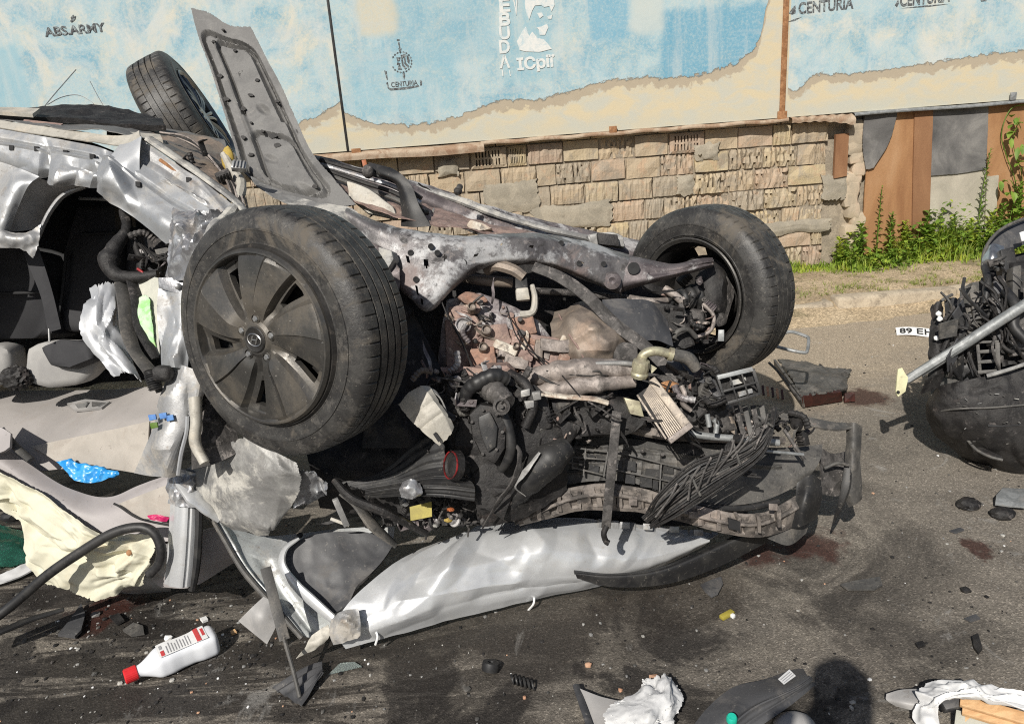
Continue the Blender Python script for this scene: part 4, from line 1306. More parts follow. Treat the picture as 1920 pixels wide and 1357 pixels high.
def wheel(c, axis, up, style, label=None, parent=car, bead=.214, toff=(0, 0, 0)):
    """c: wheel centre, axis: outward"""
    axis = np.array(axis) / np.linalg.norm(axis)
    x, y, z = axes_from(axis, up)
    c = np.array(c)
    barrel = [(.213, .100), (.218, .103), (.219, .098), (.213, .090), (.200, .075), (.192, .03), (.190, -.04), (.196, -.075), (.209, -.090), (.219, -.098), (.218, -.104), (.212, -.101), (.200, -.085), (.184, -.06), (.180, .0), (.185, .05), (.205, .09)]
    barrel = [(r * bead / .214, h) for r, h in barrel]
    V, Fs = lathe_vf(barrel, c + np.array(toff), axis, 72, up, closed=True)
    w = link('wheel', V, Fs, 'rim_dark', parent, label=label, smooth=40)
    link('tyre', *tyre_vf(c + np.array(toff), axis, bead), 'tyre', w, smooth=24)
    kq = bead / .214
    if style == 'cover':
        V, Fs = cover_vf(c + x * .092, axis, up, .230)
        link('wheel_cover', V, Fs, GUN, w, smooth=14)
        V, Fs = lathe_vf([(0, .02), (.16, .02), (.185, .03)], c, axis, 40, up)
        link('hub_disc', V, Fs, 'rim_dark', w)
        V, Fs = lathe_vf([(.200, .06), (.222, .086), (.234, .088), (.240, .078), (.236, .05)], c, axis, 60, up)
        link('rim_flange', V, Fs, 'rim_dark', w)
        for k in range(5):
            a = 2 * math.pi * (k + .32) / 5
            q = c + (y * math.cos(a) + z * math.sin(a)) * .053 + x * .100
            mb = MB().add(lathe_vf([(.0135, -.006), (.0135, .001), (.0115, .0035), (.0115, -.004), (.0, -.004)], q, axis, 18, up))
            mb.build('nut_well', GUN, w)
            mb = MB().add(lathe_vf([(.0085, -.008), (.0085, .003), (.006, .006), (0, .006)], q, axis, 6, up))
            mb.build('lug_nut', 'steel_grey', w, smooth=20)
        V, Fs = lathe_vf([(.034, .0), (.034, .011), (.031, .014), (.028, .0125), (0, .0125)], c + x * .096, axis, 36, up)
        link('centre_cap', V, Fs, 'rim_dark', w)
        # slanted letter in an oval ring
        q = c + x * .1095
        ring = []
        mb = MB()
        def onc(u, v): return q + y * u + z * v
        n_ = 28
        mb.add(tube_vf([onc(.0225 * math.cos(2 * math.pi * k / n_), .0155 * math.sin(2 * math.pi * k / n_)) for k in range(n_ + 1)], .0018, n=56, seg=6, px=False, cap=False))
        for (p0, p1) in (((-.011, -.010), (-.005, .0105)), ((.005, -.0105), (.011, .010)), ((-.008, -.001), (.008, .001))):
            mb.add(tube_vf([onc(*p0), onc(*p1)], .0022, n=6, seg=6, px=False))
        mb.build('emblem', 'chrome', w)
    if style == 'inner':
        # back of the alloy face, brake disc, hub and shield seen from inside
        def bh(r, a): return -.0
        def bhole(r, a): return r > .60 and r < .90 and (a * 5 / (2 * math.pi)) % 1.0 > .80
        V, Fs = polar_face(c + x * .075, axis, up, .200, bh, bhole, 120, 14)
        link('spokes', V, Fs, 'rim_dark', w)
        V, Fs = lathe_vf([(.05, -.01), (.140, -.01), (.142, -.004), (.142, .012), (.140, .018), (.05, .018)], c, axis, 60, up, closed=True)
        link('brake_disc', V, Fs, 'rim_dark', w)
        V, Fs = lathe_vf([(.206, -.092), (.214, -.098), (.221, -.106), (.217, -.110), (.204, -.100)], c, axis, 72, up, closed=True)
        link('rim_lip', V, Fs, 'rim_grey', w)
    if style == 'spoked':
        mb = MB()
        for k in range(10):
            for s_ in (-.10, .10):
                a = 2 * math.pi * k / 10
                d0 = y * math.cos(a + s_ * 1.5) + z * math.sin(a + s_ * 1.5)
                d1 = y * math.cos(a + s_) + z * math.sin(a + s_)
                mb.add(tube_vf([c + x * .082 + d0 * .045, c + x * .096 + d1 * .12, c + x * .092 + d1 * .205], .0085, n=10, seg=6, px=False))
        mb.build('spokes', 'rim_silver', w)
        V, Fs = lathe_vf([(0, .09), (.05, .09), (.055, .07)], c, axis, 30, up)
        link('hub', V, Fs, 'rim_silver', w)
        V, Fs = lathe_vf([(.204, .088), (.214, .094), (.221, .104), (.217, .108), (.204, .094)], c, axis, 60, up, closed=True)
        link('rim_lip', V, Fs, 'rim_silver', w)
    return w
n1 = locvec(480, 634, -.71, -.20, -.68)
w1 = wheel(P(482, 636, 1.895) - n1 * .10, n1, camvec(.25, .97, 0), 'cover', 'front wheel with dark five-spoke cover, nearest the camera', bead=.226, toff=-n1 * .022)
n2 = locvec(1305, 549, .58, .15, .80)
c2 = P(1294, 556, 2.80) + n2 * .10
w2 = wheel(c2, n2, camvec(.2, .97, 0), 'inner', 'front wheel seen from its inner side, brake disc showing')
n3 = locvec(378, 214, .81, .57, -.13)
c3 = P(390, 216, 3.5) - n3 * .10
w3 = wheel(c3, n3, (0, 0, 1), 'spoked', 'rear wheel tilted up against the painted wall')

def T(name, pts, r, m_='soot', **k):
    return tube(name, pts, r, m_, car, **k)
def S(name, rows, m_, **k):
    k.setdefault('n', (26, 30))
    return sheet(name, rows, m_, car, **k)
def B(name, c, r, m_, **k):
    return blob(name, c, r, m_, car, **k)

# --- standing floor shield
def shield_emboss(s, q):
    h = np.zeros_like(s)
    def groove(d, w_=.030, dep=-.010): return dep * np.maximum(0, 1 - np.abs(d) / (w_ * 1.3))
    def rr(s0, s1, q0, q1, rad):
        cs, cq, hs, hq = (s0 + s1) / 2, (q0 + q1) / 2, (s1 - s0) / 2, (q1 - q0) / 2
        ds = np.abs(s - cs) - (hs - rad); dq = (np.abs(q - cq) - (hq - rad)) * .42
        return np.hypot(np.maximum(ds, 0), np.maximum(dq, 0)) + np.minimum(np.maximum(ds, dq), 0) - rad
    h += groove(rr(.12, .93, .16, .78, .06), .012, -.028)
    h += groove(rr(.15, .56, .36, .74, .05), .012, -.026) * (s < .52)
    h += groove(rr(.60, .90, .36, .74, .05), .012, -.024)
    h += .010 * np.exp(-((q - .27) / .03) ** 2) * (s > .16) * (s < .9)
    h += -.022 * np.maximum(0, 1 - np.hypot((s - .90) / .05, (q - .62) / .10)) - .018 * np.maximum(0, 1 - np.hypot((s - .47) / .03, (q - .60) / .10)) - .014 * np.maximum(0, 1 - np.hypot((s - .73) / .025, (q - .40) / .12))
    return h
S('floor_shield', [
    [(357, 14, 2.80), (388, 22, 2.79), (404, 31, 2.78), (430, 47, 2.77), (470, 50, 2.76)],
    [(372, 70, 2.77), (402, 80, 2.76), (430, 90, 2.755), (462, 95, 2.75), (497, 104, 2.74)],
    [(395, 132, 2.73), (427, 142, 2.72), (458, 150, 2.715), (490, 156, 2.71), (527, 160, 2.70)],
    [(416, 200, 2.69), (450, 208, 2.68), (485, 214, 2.675), (520, 220, 2.67), (556, 225, 2.66)],
    [(436, 264, 2.65), (474, 270, 2.64), (512, 276, 2.63), (550, 282, 2.62), (584, 284, 2.62)],
    [(452, 316, 2.60), (494, 326, 2.59), (535, 334, 2.58), (580, 336, 2.57), (622, 330, 2.57)],
    [(486, 348, 2.54), (525, 362, 2.53), (570, 376, 2.52), (620, 388, 2.51), (668, 384, 2.50)]],
  'underbody_grey', n=(150, 80), t=.003, emboss=shield_emboss, smoothamp=.004, sfreq=5, ragged=.014)
for (px, py, r_) in ((418, 56, 4), (412, 142, 6), (424, 186, 7), (470, 178, 6), (482, 150, 5), (456, 204, 7), (512, 255, 9), (520, 272, 9), (492, 246, 5), (456, 258, 6), (520, 190, 5), (440, 95, 4), (400, 78, 4), (470, 290, 6), (470, 230, 4), (590, 350, 7)):
    n_ = 9
    d_ = float(np.interp(py, [14, 104, 160, 225, 284, 336, 385], [2.775, 2.745, 2.705, 2.665, 2.625, 2.58, 2.515])) - .006
    prism('dark_splat', [(px + r_ * rnd.uniform(.5, 1.1) * math.cos(6.283 * k / n_), py + r_ * .7 * rnd.uniform(.5, 1.1) * math.sin(6.283 * k / n_), d_) for k in range(n_)], .012, 'soot', car)  # small irregular dark patches on the shield
# mounting blade going down right from the shield
S('shield_flange', [[(470, 332, 2.56), (520, 358, 2.54), (590, 380, 2.5), (660, 392, 2.46), (700, 440, 2.42)], [(480, 350, 2.5), (520, 375, 2.48), (580, 400, 2.44), (640, 420, 2.40), (680, 470, 2.38)]], 'ashen_sheet', n=(12, 40), t=.003, amp=.006, freq=14)

# --- torn body side on the left
S('floor_flange', [[(-90, 218, 2.52), (0, 227, 2.50), (70, 237, 2.48), (140, 246, 2.46), (200, 254, 2.44), (240, 254, 2.42), (262, 246, 2.40)],
                   [(-90, 232, 2.49), (0, 241, 2.47), (70, 252, 2.45), (140, 262, 2.43), (200, 270, 2.41), (238, 274, 2.39), (264, 262, 2.37)]], 'plate_beige', n=(8, 60), t=.004, amp=.004, freq=12)
S('floor_pan', [[(-120, 205, 3.3), (0, 214, 3.2), (120, 226, 3.1), (260, 238, 3.0), (420, 262, 2.95)], [(-90, 220, 2.53), (0, 228, 2.51), (120, 244, 2.46), (240, 255, 2.42), (440, 330, 2.55)]], 'underbody_grey', n=(18, 40), t=.003, amp=.012, freq=7)
S('floor_mat', [[(-80, 205, 2.85), (40, 206, 2.85), (130, 200, 2.9), (210, 203, 2.9), (306, 226, 2.85)], [(-80, 222, 2.65), (40, 222, 2.65), (130, 226, 2.7), (210, 234, 2.7), (312, 240, 2.72)]], 'soot', n=(14, 40), t=.02, amp=.012, freq=9, ragged=.04)
prism('floor_scrap', [(-40, 208, 2.62), (60, 212, 2.62), (75, 203, 2.66), (20, 200, 2.7), (-40, 200, 2.7)], .012, 'plate_beige', car, jit=.002)
prism('floor_scrap', [(45, 224, 2.60), (118, 232, 2.60), (112, 236, 2.58), (40, 234, 2.57)], .012, 'burnt_pink', car)
prism('floor_scrap', [(200, 244, 2.58), (300, 252, 2.58), (305, 262, 2.52), (200, 258, 2.5)], .012, 'plate_beige', car)
_bk = buckles(16, .014, .10, 3, .2, .7, 4.5)
def sill_emboss(s, q):
    tent = lambda x, w_: np.maximum(0, 1 - np.abs(x) / w_)
    h = -.007 * tent(s - .22, .04) + .005 * tent(s - .30, .04)
    for a, w_ in ((.30, .022), (.545, .02)):
        h += -.030 * tent(q - a, w_) * np.clip(s * 1.8, 0, 1)
    h += .030 * tent(q - .37, .07) * tent(s - .8, .6)
    h += .040 * tent(q - .63, .08) * tent(s - .65, .6)
    return h + _bk(s, q)
S('sill_panel', [
    [(-90, 232, 2.49), (0, 243, 2.47), (62, 253, 2.45), (125, 264, 2.43), (180, 275, 2.41), (228, 290, 2.38), (285, 318, 2.34), (335, 352, 2.30), (392, 392, 2.26)],
    [(-90, 262, 2.47), (0, 272, 2.45), (62, 282, 2.43), (122, 292, 2.41), (170, 300, 2.38), (220, 318, 2.34), (270, 352, 2.31), (322, 388, 2.27), (384, 420, 2.24)],
    [(-90, 300, 2.47), (0, 302, 2.45), (60, 312, 2.42), (120, 322, 2.40), (165, 326, 2.37), (212, 344, 2.32), (256, 378, 2.29), (308, 415, 2.26), (372, 452, 2.23)],
    [(-90, 345, 2.49), (0, 340, 2.47), (58, 334, 2.44), (118, 346, 2.43), (160, 350, 2.40), (204, 370, 2.35), (244, 402, 2.31), (298, 444, 2.28), (350, 492, 2.26)]],
  'silver_scuffed', n=(60, 190), t=.003, emboss=sill_emboss, amp=.002, freq=9, smoothamp=.003, sfreq=6, seed=2, smooth=24)
S('quarter_panel', [
    [(258, 258, 2.40), (300, 286, 2.385), (345, 318, 2.36), (395, 352, 2.335), (446, 392, 2.30)],
    [(262, 300, 2.375), (300, 318, 2.355), (345, 348, 2.33), (390, 378, 2.31), (432, 408, 2.28)],
    [(248, 330, 2.35), (290, 344, 2.335), (332, 366, 2.31), (372, 394, 2.28), (410, 422, 2.26)]],
  'silver_dirty', n=(44, 80), t=.003, amp=.003, freq=8, smoothamp=.004, seed=4, emboss=buckles(9, .012, .08, 5, .3, .9, 2.0), smooth=24)
S('crease_fold', [[(225, 272, 2.40), (245, 268, 2.38), (266, 256, 2.36)], [(205, 296, 2.36), (230, 300, 2.33), (262, 292, 2.34)], [(176, 300, 2.37), (222, 322, 2.32), (262, 332, 2.34)]], 'silver_paint', n=(20, 24), t=.003, amp=.004, freq=9, seed=5)
for (px, py, d) in ((21, 277, 2.438), (68, 279, 2.425), (122, 286, 2.405), (172, 293, 2.372), (258, 345, 2.30), (353, 337, 2.335)):
    prism('slot_shade', [(px - 4.5, py - 5, d), (px + 4, py - 4, d), (px + 4.5, py + 5, d), (px - 4, py + 4.5, d)], .012, 'interior_dark', car)  # thin dark plates on the metal, painting the shade inside slots
T('floor_rail', [(280, 262, 2.40), (330, 296, 2.385), (390, 338, 2.36), (440, 376, 2.33), (470, 408, 2.3)], [.022, .020, .016], 'ashen_sheet', n=30, seg=8, flat=.6)
T('floor_rail', [(300, 300, 2.37), (350, 336, 2.355), (400, 370, 2.33), (450, 412, 2.28)], .006, 'rust', n=24, seg=6)
S('rear_underside', [[(270, 248, 2.9), (330, 250, 2.85), (390, 262, 2.8), (440, 290, 2.72)], [(285, 262, 2.55), (340, 290, 2.5), (400, 320, 2.47), (450, 350, 2.45)], [(310, 285, 2.42), (360, 318, 2.40), (410, 352, 2.38), (455, 385, 2.36)]], 'heat_shield', n=(24, 30), t=.004, amp=.016, freq=9, seed=8)
B('foam_pad', (427, 298, 2.50), (.018, .012, .035), 'yellow_foam', amp=.3, sub=2)
T('bracket_arm', [(420, 290, 2.50), (436, 320, 2.46), (452, 345, 2.42), (448, 375, 2.36)], [.012, .018, .02, .012], 'plate_beige', n=24, seg=8, wob=.5)
for k in range(6):
    T('brake_line', [(300 + 12 * k, 248 + 3 * k, 2.52), (360 + 8 * k, 262 + 9 * k, 2.50), (420 + 6 * k, 330 + 5 * k, 2.40), (440 + 5 * k, 392, 2.32)], .0035, 'soot' if k % 2 else 'pipe_ash', n=30, seg=6)
# crushed end of the sill, by the wheel
S('crushed_sill', [[(330, 392, 2.24), (362, 402, 2.20), (396, 404, 2.20), (430, 392, 2.22)], [(318, 430, 2.22), (350, 432, 2.17), (380, 430, 2.17), (410, 420, 2.18)], [(312, 480, 2.22), (345, 480, 2.17), (372, 478, 2.15), (396, 462, 2.16)], [(316, 525, 2.22), (338, 528, 2.18), (362, 528, 2.15), (378, 500, 2.13)]],
  'bare_metal', n=(40, 34), t=.003, amp=.005, freq=16, ragged=.05, seed=9, emboss=buckles(16, .022, .06, 10), smooth=16)
S('crushed_sill', [[(352, 396, 2.26), (400, 396, 2.24), (446, 400, 2.2)], [(340, 450, 2.25), (385, 440, 2.22), (432, 425, 2.18)]], 'silver_dirty', n=(34, 40), t=.003, amp=.005, freq=16, ragged=.05, seed=10, emboss=buckles(12, .02, .07, 11), smooth=16)
T('crushed_strip', [(440, 388, 2.2), (420, 412, 2.17), (396, 432, 2.14), (384, 470, 2.12)], [.014, .02, .012], 'ashen_sheet', n=30, seg=7, wob=.7)

# --- pillar on the far left, door opening and cabin
S('door_pillar', [[(-100, 300, 2.47), (-20, 300, 2.45), (40, 318, 2.43), (75, 332, 2.43)], [(-100, 370, 2.45), (-20, 360, 2.43), (25, 350, 2.41), (52, 352, 2.42)], [(-100, 440, 2.46), (-30, 425, 2.43), (8, 405, 2.41), (30, 398, 2.43)], [(-100, 480, 2.48), (-40, 478, 2.44), (-8, 462, 2.42), (14, 440, 2.44)]], 'silver_scuffed', n=(40, 40), t=.004, amp=.006, freq=7, seed=12)
S('pillar_trim', [[(70, 334, 2.45), (110, 345, 2.50), (158, 352, 2.55)], [(40, 358, 2.44), (78, 372, 2.50), (118, 368, 2.56)], [(22, 405, 2.45), (62, 405, 2.50), (92, 400, 2.56)], [(12, 436, 2.46), (50, 432, 2.5), (78, 428, 2.54)]], 'grey_trim', n=(30, 26), t=.004, smoothamp=.012, seed=13)
T('door_seal', [(160, 350, 2.46), (120, 366, 2.45), (92, 400, 2.44), (72, 445, 2.43), (62, 480, 2.43)], [.012, .016, .014, .008], 'silver_dirty', n=30, seg=8, flat=.5)
S('torn_flap', [[(-60, 425, 2.44), (0, 432, 2.42), (50, 438, 2.42), (82, 420, 2.43)], [(-60, 445, 2.42), (0, 446, 2.40), (46, 450, 2.40), (74, 455, 2.42)], [(-60, 462, 2.44), (10, 462, 2.42), (46, 466, 2.42), (66, 486, 2.43)]], 'silver_dirty', n=(20, 34), t=.003, amp=.014, freq=14, ragged=.05, seed=14)
# dark cabin: back sheet, far side, seats
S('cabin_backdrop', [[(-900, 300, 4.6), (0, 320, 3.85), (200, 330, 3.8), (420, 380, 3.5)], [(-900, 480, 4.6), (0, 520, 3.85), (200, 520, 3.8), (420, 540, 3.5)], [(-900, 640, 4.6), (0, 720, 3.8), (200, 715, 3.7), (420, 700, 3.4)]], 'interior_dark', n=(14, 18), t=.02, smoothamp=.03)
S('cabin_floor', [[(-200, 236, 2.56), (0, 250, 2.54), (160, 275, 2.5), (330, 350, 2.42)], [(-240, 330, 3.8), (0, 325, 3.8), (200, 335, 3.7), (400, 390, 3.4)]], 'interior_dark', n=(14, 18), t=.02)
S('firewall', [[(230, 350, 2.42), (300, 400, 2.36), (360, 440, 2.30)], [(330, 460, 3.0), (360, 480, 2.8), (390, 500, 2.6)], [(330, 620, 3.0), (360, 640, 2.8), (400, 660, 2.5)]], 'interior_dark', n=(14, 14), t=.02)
def seat(poly, d, th=.14, m_='interior_grey', name='seat'):
    V, Fs = prism_vf([(x, y, d + k) for x, y, k in poly], th, bev=.028)
    return link(name, V, Fs, m_, car, smooth=60)
seat([(-120, 478, 0), (12, 462, 0), (62, 466, .02), (86, 560, .03), (100, 628, .03), (60, 634, .03), (-120, 640, 0)], 2.72, .22)
seat([(140, 384, .05), (215, 380, .05), (225, 520, .04), (205, 620, .04), (118, 622, .03), (104, 580, .03), (122, 470, .04)], 2.80, .18)
seat([(236, 420, .05), (330, 440, .02), (330, 590, .0), (226, 612, .02)], 2.85, .15)
for pts in ([(-100, 552, 2.70), (0, 550, 2.70), (90, 548, 2.72)], [(124, 472, 2.82), (118, 540, 2.81), (108, 600, 2.80)], [(150, 440, 2.83), (215, 436, 2.83)], [(-40, 470, 2.70), (-36, 560, 2.70), (-40, 636, 2.70)]):
    T('seat_seam', pts, .006, 'interior_dark', n=16, seg=6)
S('seat_belt', [[(32, 448, 2.52), (46, 444, 2.52), (62, 440, 2.52)], [(50, 490, 2.52), (64, 486, 2.52), (78, 484, 2.52)], [(78, 560, 2.54), (90, 556, 2.54), (100, 552, 2.54)], [(90, 622, 2.56), (102, 620, 2.56), (115, 616, 2.56)]], 'interior_grey', n=(24, 8), t=.003, smoothamp=.008)
T('seat_rail', [(150, 372, 2.7), (200, 374, 2.65), (260, 380, 2.6)], .006, 'steel_grey', n=10)
T('seat_post', [(92, 616, 2.56), (93, 640, 2.56)], .004, 'steel_grey', n=6)
seat([(48, 652, 0), (80, 640, 0), (150, 642, .01), (178, 668, .02), (176, 700, .03), (150, 722, .03), (90, 730, .02), (56, 722, .01), (44, 690, 0)], 2.60, .12, 'bolster_grey', 'head_restraint')
seat([(-80, 660, 0), (-20, 646, 0), (14, 652, 0), (22, 690, .02), (8, 722, .03), (-40, 732, .02), (-80, 726, .01)], 2.63, .12, 'bolster_grey', 'head_restraint')
V_, F_ = prism_vf([(72, 650, 2.58), (110, 634, 2.57), (168, 640, 2.58), (176, 672, 2.57), (128, 690, 2.56), (92, 686, 2.57)], .07, bev=.02)
link('seat_shadow', V_, F_, 'interior_grey', car, smooth=60)  # dark block shaped as the seats' shadow on the head restraint
B('seat_debris', (30, 708, 2.60), (.045, .03, .035), 'soot', amp=.4, freq=5, sub=4)
# --- roof lining on the ground
S('roof_lining', [
    [(-160, 732, 2.95), (0, 734, 2.92), (120, 732, 2.90), (240, 730, 2.86), (330, 722, 2.70)],
    [(-160, 790, 2.72), (0, 780, 2.72), (110, 772, 2.72), (230, 765, 2.70), (330, 760, 2.60)],
    [(-160, 850, 2.62), (0, 838, 2.60), (90, 828, 2.60), (200, 808, 2.60), (320, 790, 2.52)],
    [(-160, 900, 2.58), (0, 890, 2.56), (110, 880, 2.56), (220, 870, 2.56), (330, 880, 2.50)]], 'lining', n=(30, 40), t=.012, smoothamp=.012, sfreq=4, seed=20)
S('lining_fabric', [[(58, 836, 2.575), (130, 822, 2.57), (210, 806, 2.56), (282, 790, 2.54)], [(90, 855, 2.55), (150, 848, 2.545), (215, 838, 2.54), (275, 832, 2.52)], [(116, 872, 2.53), (165, 874, 2.53), (215, 880, 2.52), (262, 888, 2.50)]], 'lining_fabric', n=(30, 40), t=.006, amp=.004, freq=9, smoothamp=.012, sfreq=7, seed=21)
S('pillar_trim', [[(-60, 780, 2.55), (0, 830, 2.53), (66, 878, 2.50), (130, 916, 2.47), (200, 930, 2.46), (262, 908, 2.45), (330, 885, 2.43)],
                  [(-60, 830, 2.50), (0, 862, 2.48), (62, 908, 2.45), (130, 948, 2.42), (190, 962, 2.41), (250, 940, 2.41), (330, 905, 2.40)],
                  [(-60, 880, 2.49), (-4, 888, 2.47), (56, 935, 2.44), (128, 972, 2.41), (200, 1002, 2.39), (262, 1012, 2.38), (330, 1015, 2.36)]], 'trim_mauve', n=(30, 60), t=.008, smoothamp=.012, sfreq=5, seed=22)
S('lining_fabric', [[(222, 944, 2.40), (268, 926, 2.40), (322, 905, 2.38)], [(240, 956, 2.39), (280, 948, 2.385), (322, 940, 2.37)], [(268, 972, 2.375), (295, 974, 2.37), (322, 976, 2.36)]], 'lining_fabric', n=(16, 20), t=.004, smoothamp=.004, seed=23)
T('trim_edge', [(214, 944, 2.395), (226, 950, 2.385), (262, 972, 2.37), (322, 985, 2.35)], .004, 'rubber', n=20, seg=6)
T('grab_handle', [(8, 812, 2.50), (30, 838, 2.47), (58, 862, 2.46)], .014, 'dusty_plastic', n=16, seg=8, flat=.6)
S('pillar_trim', [[(-60, 770, 2.48), (0, 800, 2.46), (20, 812, 2.45)], [(-60, 860, 2.44), (0, 848, 2.43), (18, 838, 2.43)]], 'trim_mauve', n=(12, 14), t=.01)
lamp = prism('reading_lamp', [(125, 756, 2.745), (160, 748, 2.745), (206, 752, 2.74), (190, 764, 2.70), (140, 768, 2.70)], .01, 'grey_trim', car)
prism('lamp_lens', [(140, 757, 2.715), (165, 752, 2.72), (160, 762, 2.70), (145, 764, 2.70)], .008, 'steel_grey', lamp)
prism('lamp_lens', [(172, 753, 2.715), (196, 754, 2.72), (184, 761, 2.70), (172, 762, 2.70)], .008, 'chrome', lamp)
S('roof_skin', [[(200, 1000, 2.42), (300, 1010, 2.40), (420, 985, 2.44), (520, 960, 2.5)], [(240, 1050, 2.44), (320, 1060, 2.42), (430, 1030, 2.46), (500, 1000, 2.5)], [(300, 1100, 2.46), (360, 1100, 2.46), (430, 1060, 2.5), (480, 1030, 2.52)]], 'trim_mauve', n=(14, 20), t=.01, seed=24)
# --- A-pillar wreckage between cabin and wheel
T('rubber_boot', [(232, 395, 2.40), (238, 430, 2.34), (216, 462, 2.30), (204, 492, 2.28), (218, 515, 2.27), (256, 520, 2.26), (296, 514, 2.26)], [.014, .017, .023, .028, .024, .016, .012], 'soot', n=50, seg=14, wob=.45)
T('steering_shaft', [(250, 440, 2.36), (262, 480, 2.33), (290, 500, 2.30)], .010, 'soot', n=14)
T('wire_tie', [(258, 504, 2.255), (268, 512, 2.25), (262, 520, 2.25)], .004, 'red_plastic', n=8)
for k in range(5):
    T('cable', [(252 + 6 * k, 446 + 6 * k, 2.33), (270 + 8 * k, 470 + 3 * k, 2.30), (285 + 8 * k, 490 - 4 * k, 2.28), (318 + 2 * k, 480 + 6 * k, 2.25)], .004, 'soot', n=24, seg=6)
prism('pedal_box', [(268, 440, 2.40), (322, 452, 2.36), (326, 500, 2.34), (276, 492, 2.38)], .06, 'soot', car, bev=.006)
prism('pedal_bracket', [(290, 468, 2.32), (322, 462, 2.31), (324, 480, 2.30), (296, 486, 2.31)], .012, 'dusty_plastic', car)
S('torn_foil', [[(168, 536, 2.28), (190, 528, 2.27), (212, 528, 2.28), (230, 536, 2.30)], [(154, 575, 2.24), (180, 575, 2.23), (205, 578, 2.25), (224, 582, 2.28)], [(147, 618, 2.22), (178, 615, 2.22), (206, 618, 2.24), (228, 630, 2.27)], [(168, 655, 2.22), (192, 652, 2.21), (220, 655, 2.22), (244, 668, 2.25)], [(222, 706, 2.21), (235, 700, 2.20), (250, 704, 2.20), (266, 722, 2.22)]],
  'foil_white', n=(40, 30), t=.002, amp=.003, freq=14, ragged=.06, smoothamp=.006, seed=30, emboss=buckles(9, .014, .07, 9), smooth=14)
T('black_strap', [(226, 530, 2.265), (236, 570, 2.25), (240, 620, 2.235), (254, 660, 2.22), (284, 700, 2.20), (300, 735, 2.20)], [.020, .026, .024, .020, .022, .012], 'dusty_plastic', n=30, seg=8, flat=.35)
T('black_strap', [(246, 524, 2.26), (256, 565, 2.24), (262, 610, 2.23), (280, 650, 2.21), (292, 672, 2.2)], [.016, .020, .012], 'soot', n=30, seg=8, flat=.35)
S('pale_cloth', [[(262, 522, 2.27), (280, 518, 2.26), (300, 522, 2.25)], [(264, 570, 2.26), (284, 568, 2.25), (300, 570, 2.24)], [(276, 620, 2.25), (288, 620, 2.24), (300, 622, 2.23)], [(286, 664, 2.24), (293, 664, 2.23), (300, 666, 2.22)]], 'cloth_pale', n=(30, 16), t=.003, amp=.006, freq=14, seed=31)
S('green_padding', [[(262, 560, 2.25), (272, 552, 2.24), (282, 562, 2.24)], [(255, 582, 2.24), (270, 580, 2.235), (284, 584, 2.235)], [(262, 600, 2.235), (276, 604, 2.23), (288, 612, 2.23)], [(272, 632, 2.23), (282, 640, 2.225), (292, 652, 2.22)]], 'green_cloth', n=(24, 16), t=.006, amp=.010, freq=18, ragged=.06, seed=32)
prism('pillar_bracket', [(296, 520, 2.20), (322, 520, 2.195), (354, 532, 2.19), (352, 550, 2.19), (340, 553, 2.19), (297, 540, 2.20)], .02, 'bare_metal', car, bev=.003)
link('bolt', *lathe_vf([(.010, 0), (.010, .006), (.006, .009), (0, .009)], P(334, 537, 2.188), CAM - P(334, 537, 2.188), 12), 'steel_grey', car)
S('front_pillar', [[(296, 540, 2.215), (322, 544, 2.20), (345, 548, 2.19), (366, 546, 2.2)], [(294, 590, 2.205), (322, 592, 2.19), (342, 592, 2.185), (362, 590, 2.19)], [(296, 650, 2.195), (318, 648, 2.18), (336, 640, 2.175), (356, 640, 2.18)], [(306, 700, 2.18), (322, 690, 2.17), (336, 690, 2.17), (352, 690, 2.18)]], 'silver_scuffed', n=(40, 30), t=.003, amp=.001, freq=10, smoothamp=.004, sfreq=9, seed=33, emboss=buckles(7, .012, .10, 12), smooth=13)
S('front_pillar', [[(318, 690, 2.19), (338, 684, 2.17), (358, 690, 2.16), (388, 700, 2.18)], [(300, 745, 2.19), (328, 742, 2.16), (352, 745, 2.155), (378, 748, 2.18)], [(288, 800, 2.19), (318, 800, 2.16), (345, 800, 2.16), (352, 800, 2.17)], [(270, 845, 2.20), (302, 848, 2.18), (330, 848, 2.17), (342, 845, 2.18)], [(252, 886, 2.22), (285, 892, 2.20), (315, 892, 2.19), (334, 888, 2.20)]], 'silver_dirty', n=(34, 24), t=.003, amp=.001, freq=9, smoothamp=.006, sfreq=8, seed=34, emboss=buckles(8, .016, .10, 13), smooth=13)
T('pillar_flange', [(352, 780, 2.15), (350, 810, 2.15), (340, 850, 2.16), (334, 890, 2.18)], .006, 'foil_white', n=20, seg=6)
T('corrugated_hose', [(282, 695, 2.17), (286, 712, 2.165), (292, 730, 2.165)], .018, 'rubber', n=40, seg=14, corr=(9, .12))
B('connector', (306, 700, 2.16), (.026, .02, .022), 'soot', amp=.15, sub=3, square=.6)
T('drain_pipe', [(366, 745, 2.14), (368, 790, 2.13), (366, 830, 2.13), (384, 868, 2.12)], [.018, .016, .016, .014], 'plate_beige', n=30, seg=10, wob=.12)
S('wheel_liner', [[(352, 700, 2.20), (390, 700, 2.22), (430, 720, 2.25)], [(356, 780, 2.18), (395, 790, 2.20), (440, 800, 2.25)], [(360, 880, 2.16), (400, 870, 2.18), (450, 850, 2.22)]], 'soot_light', n=(24, 20), t=.004, amp=.02, freq=9, seed=35)
for (px, py, m_) in ((285, 783, 'print_blue'), (305, 780, 'print_blue'), (318, 784, 'print_blue'), (288, 798, 'leaf')):
    V_, F_ = prism_vf([(px - 8, py - 5, 2.145), (px + 6, py - 7, 2.143), (px + 8, py + 3, 2.142), (px - 5, py + 6, 2.144)], .006, bev=.0015)
    link('key_fob', V_, F_, m_, car)
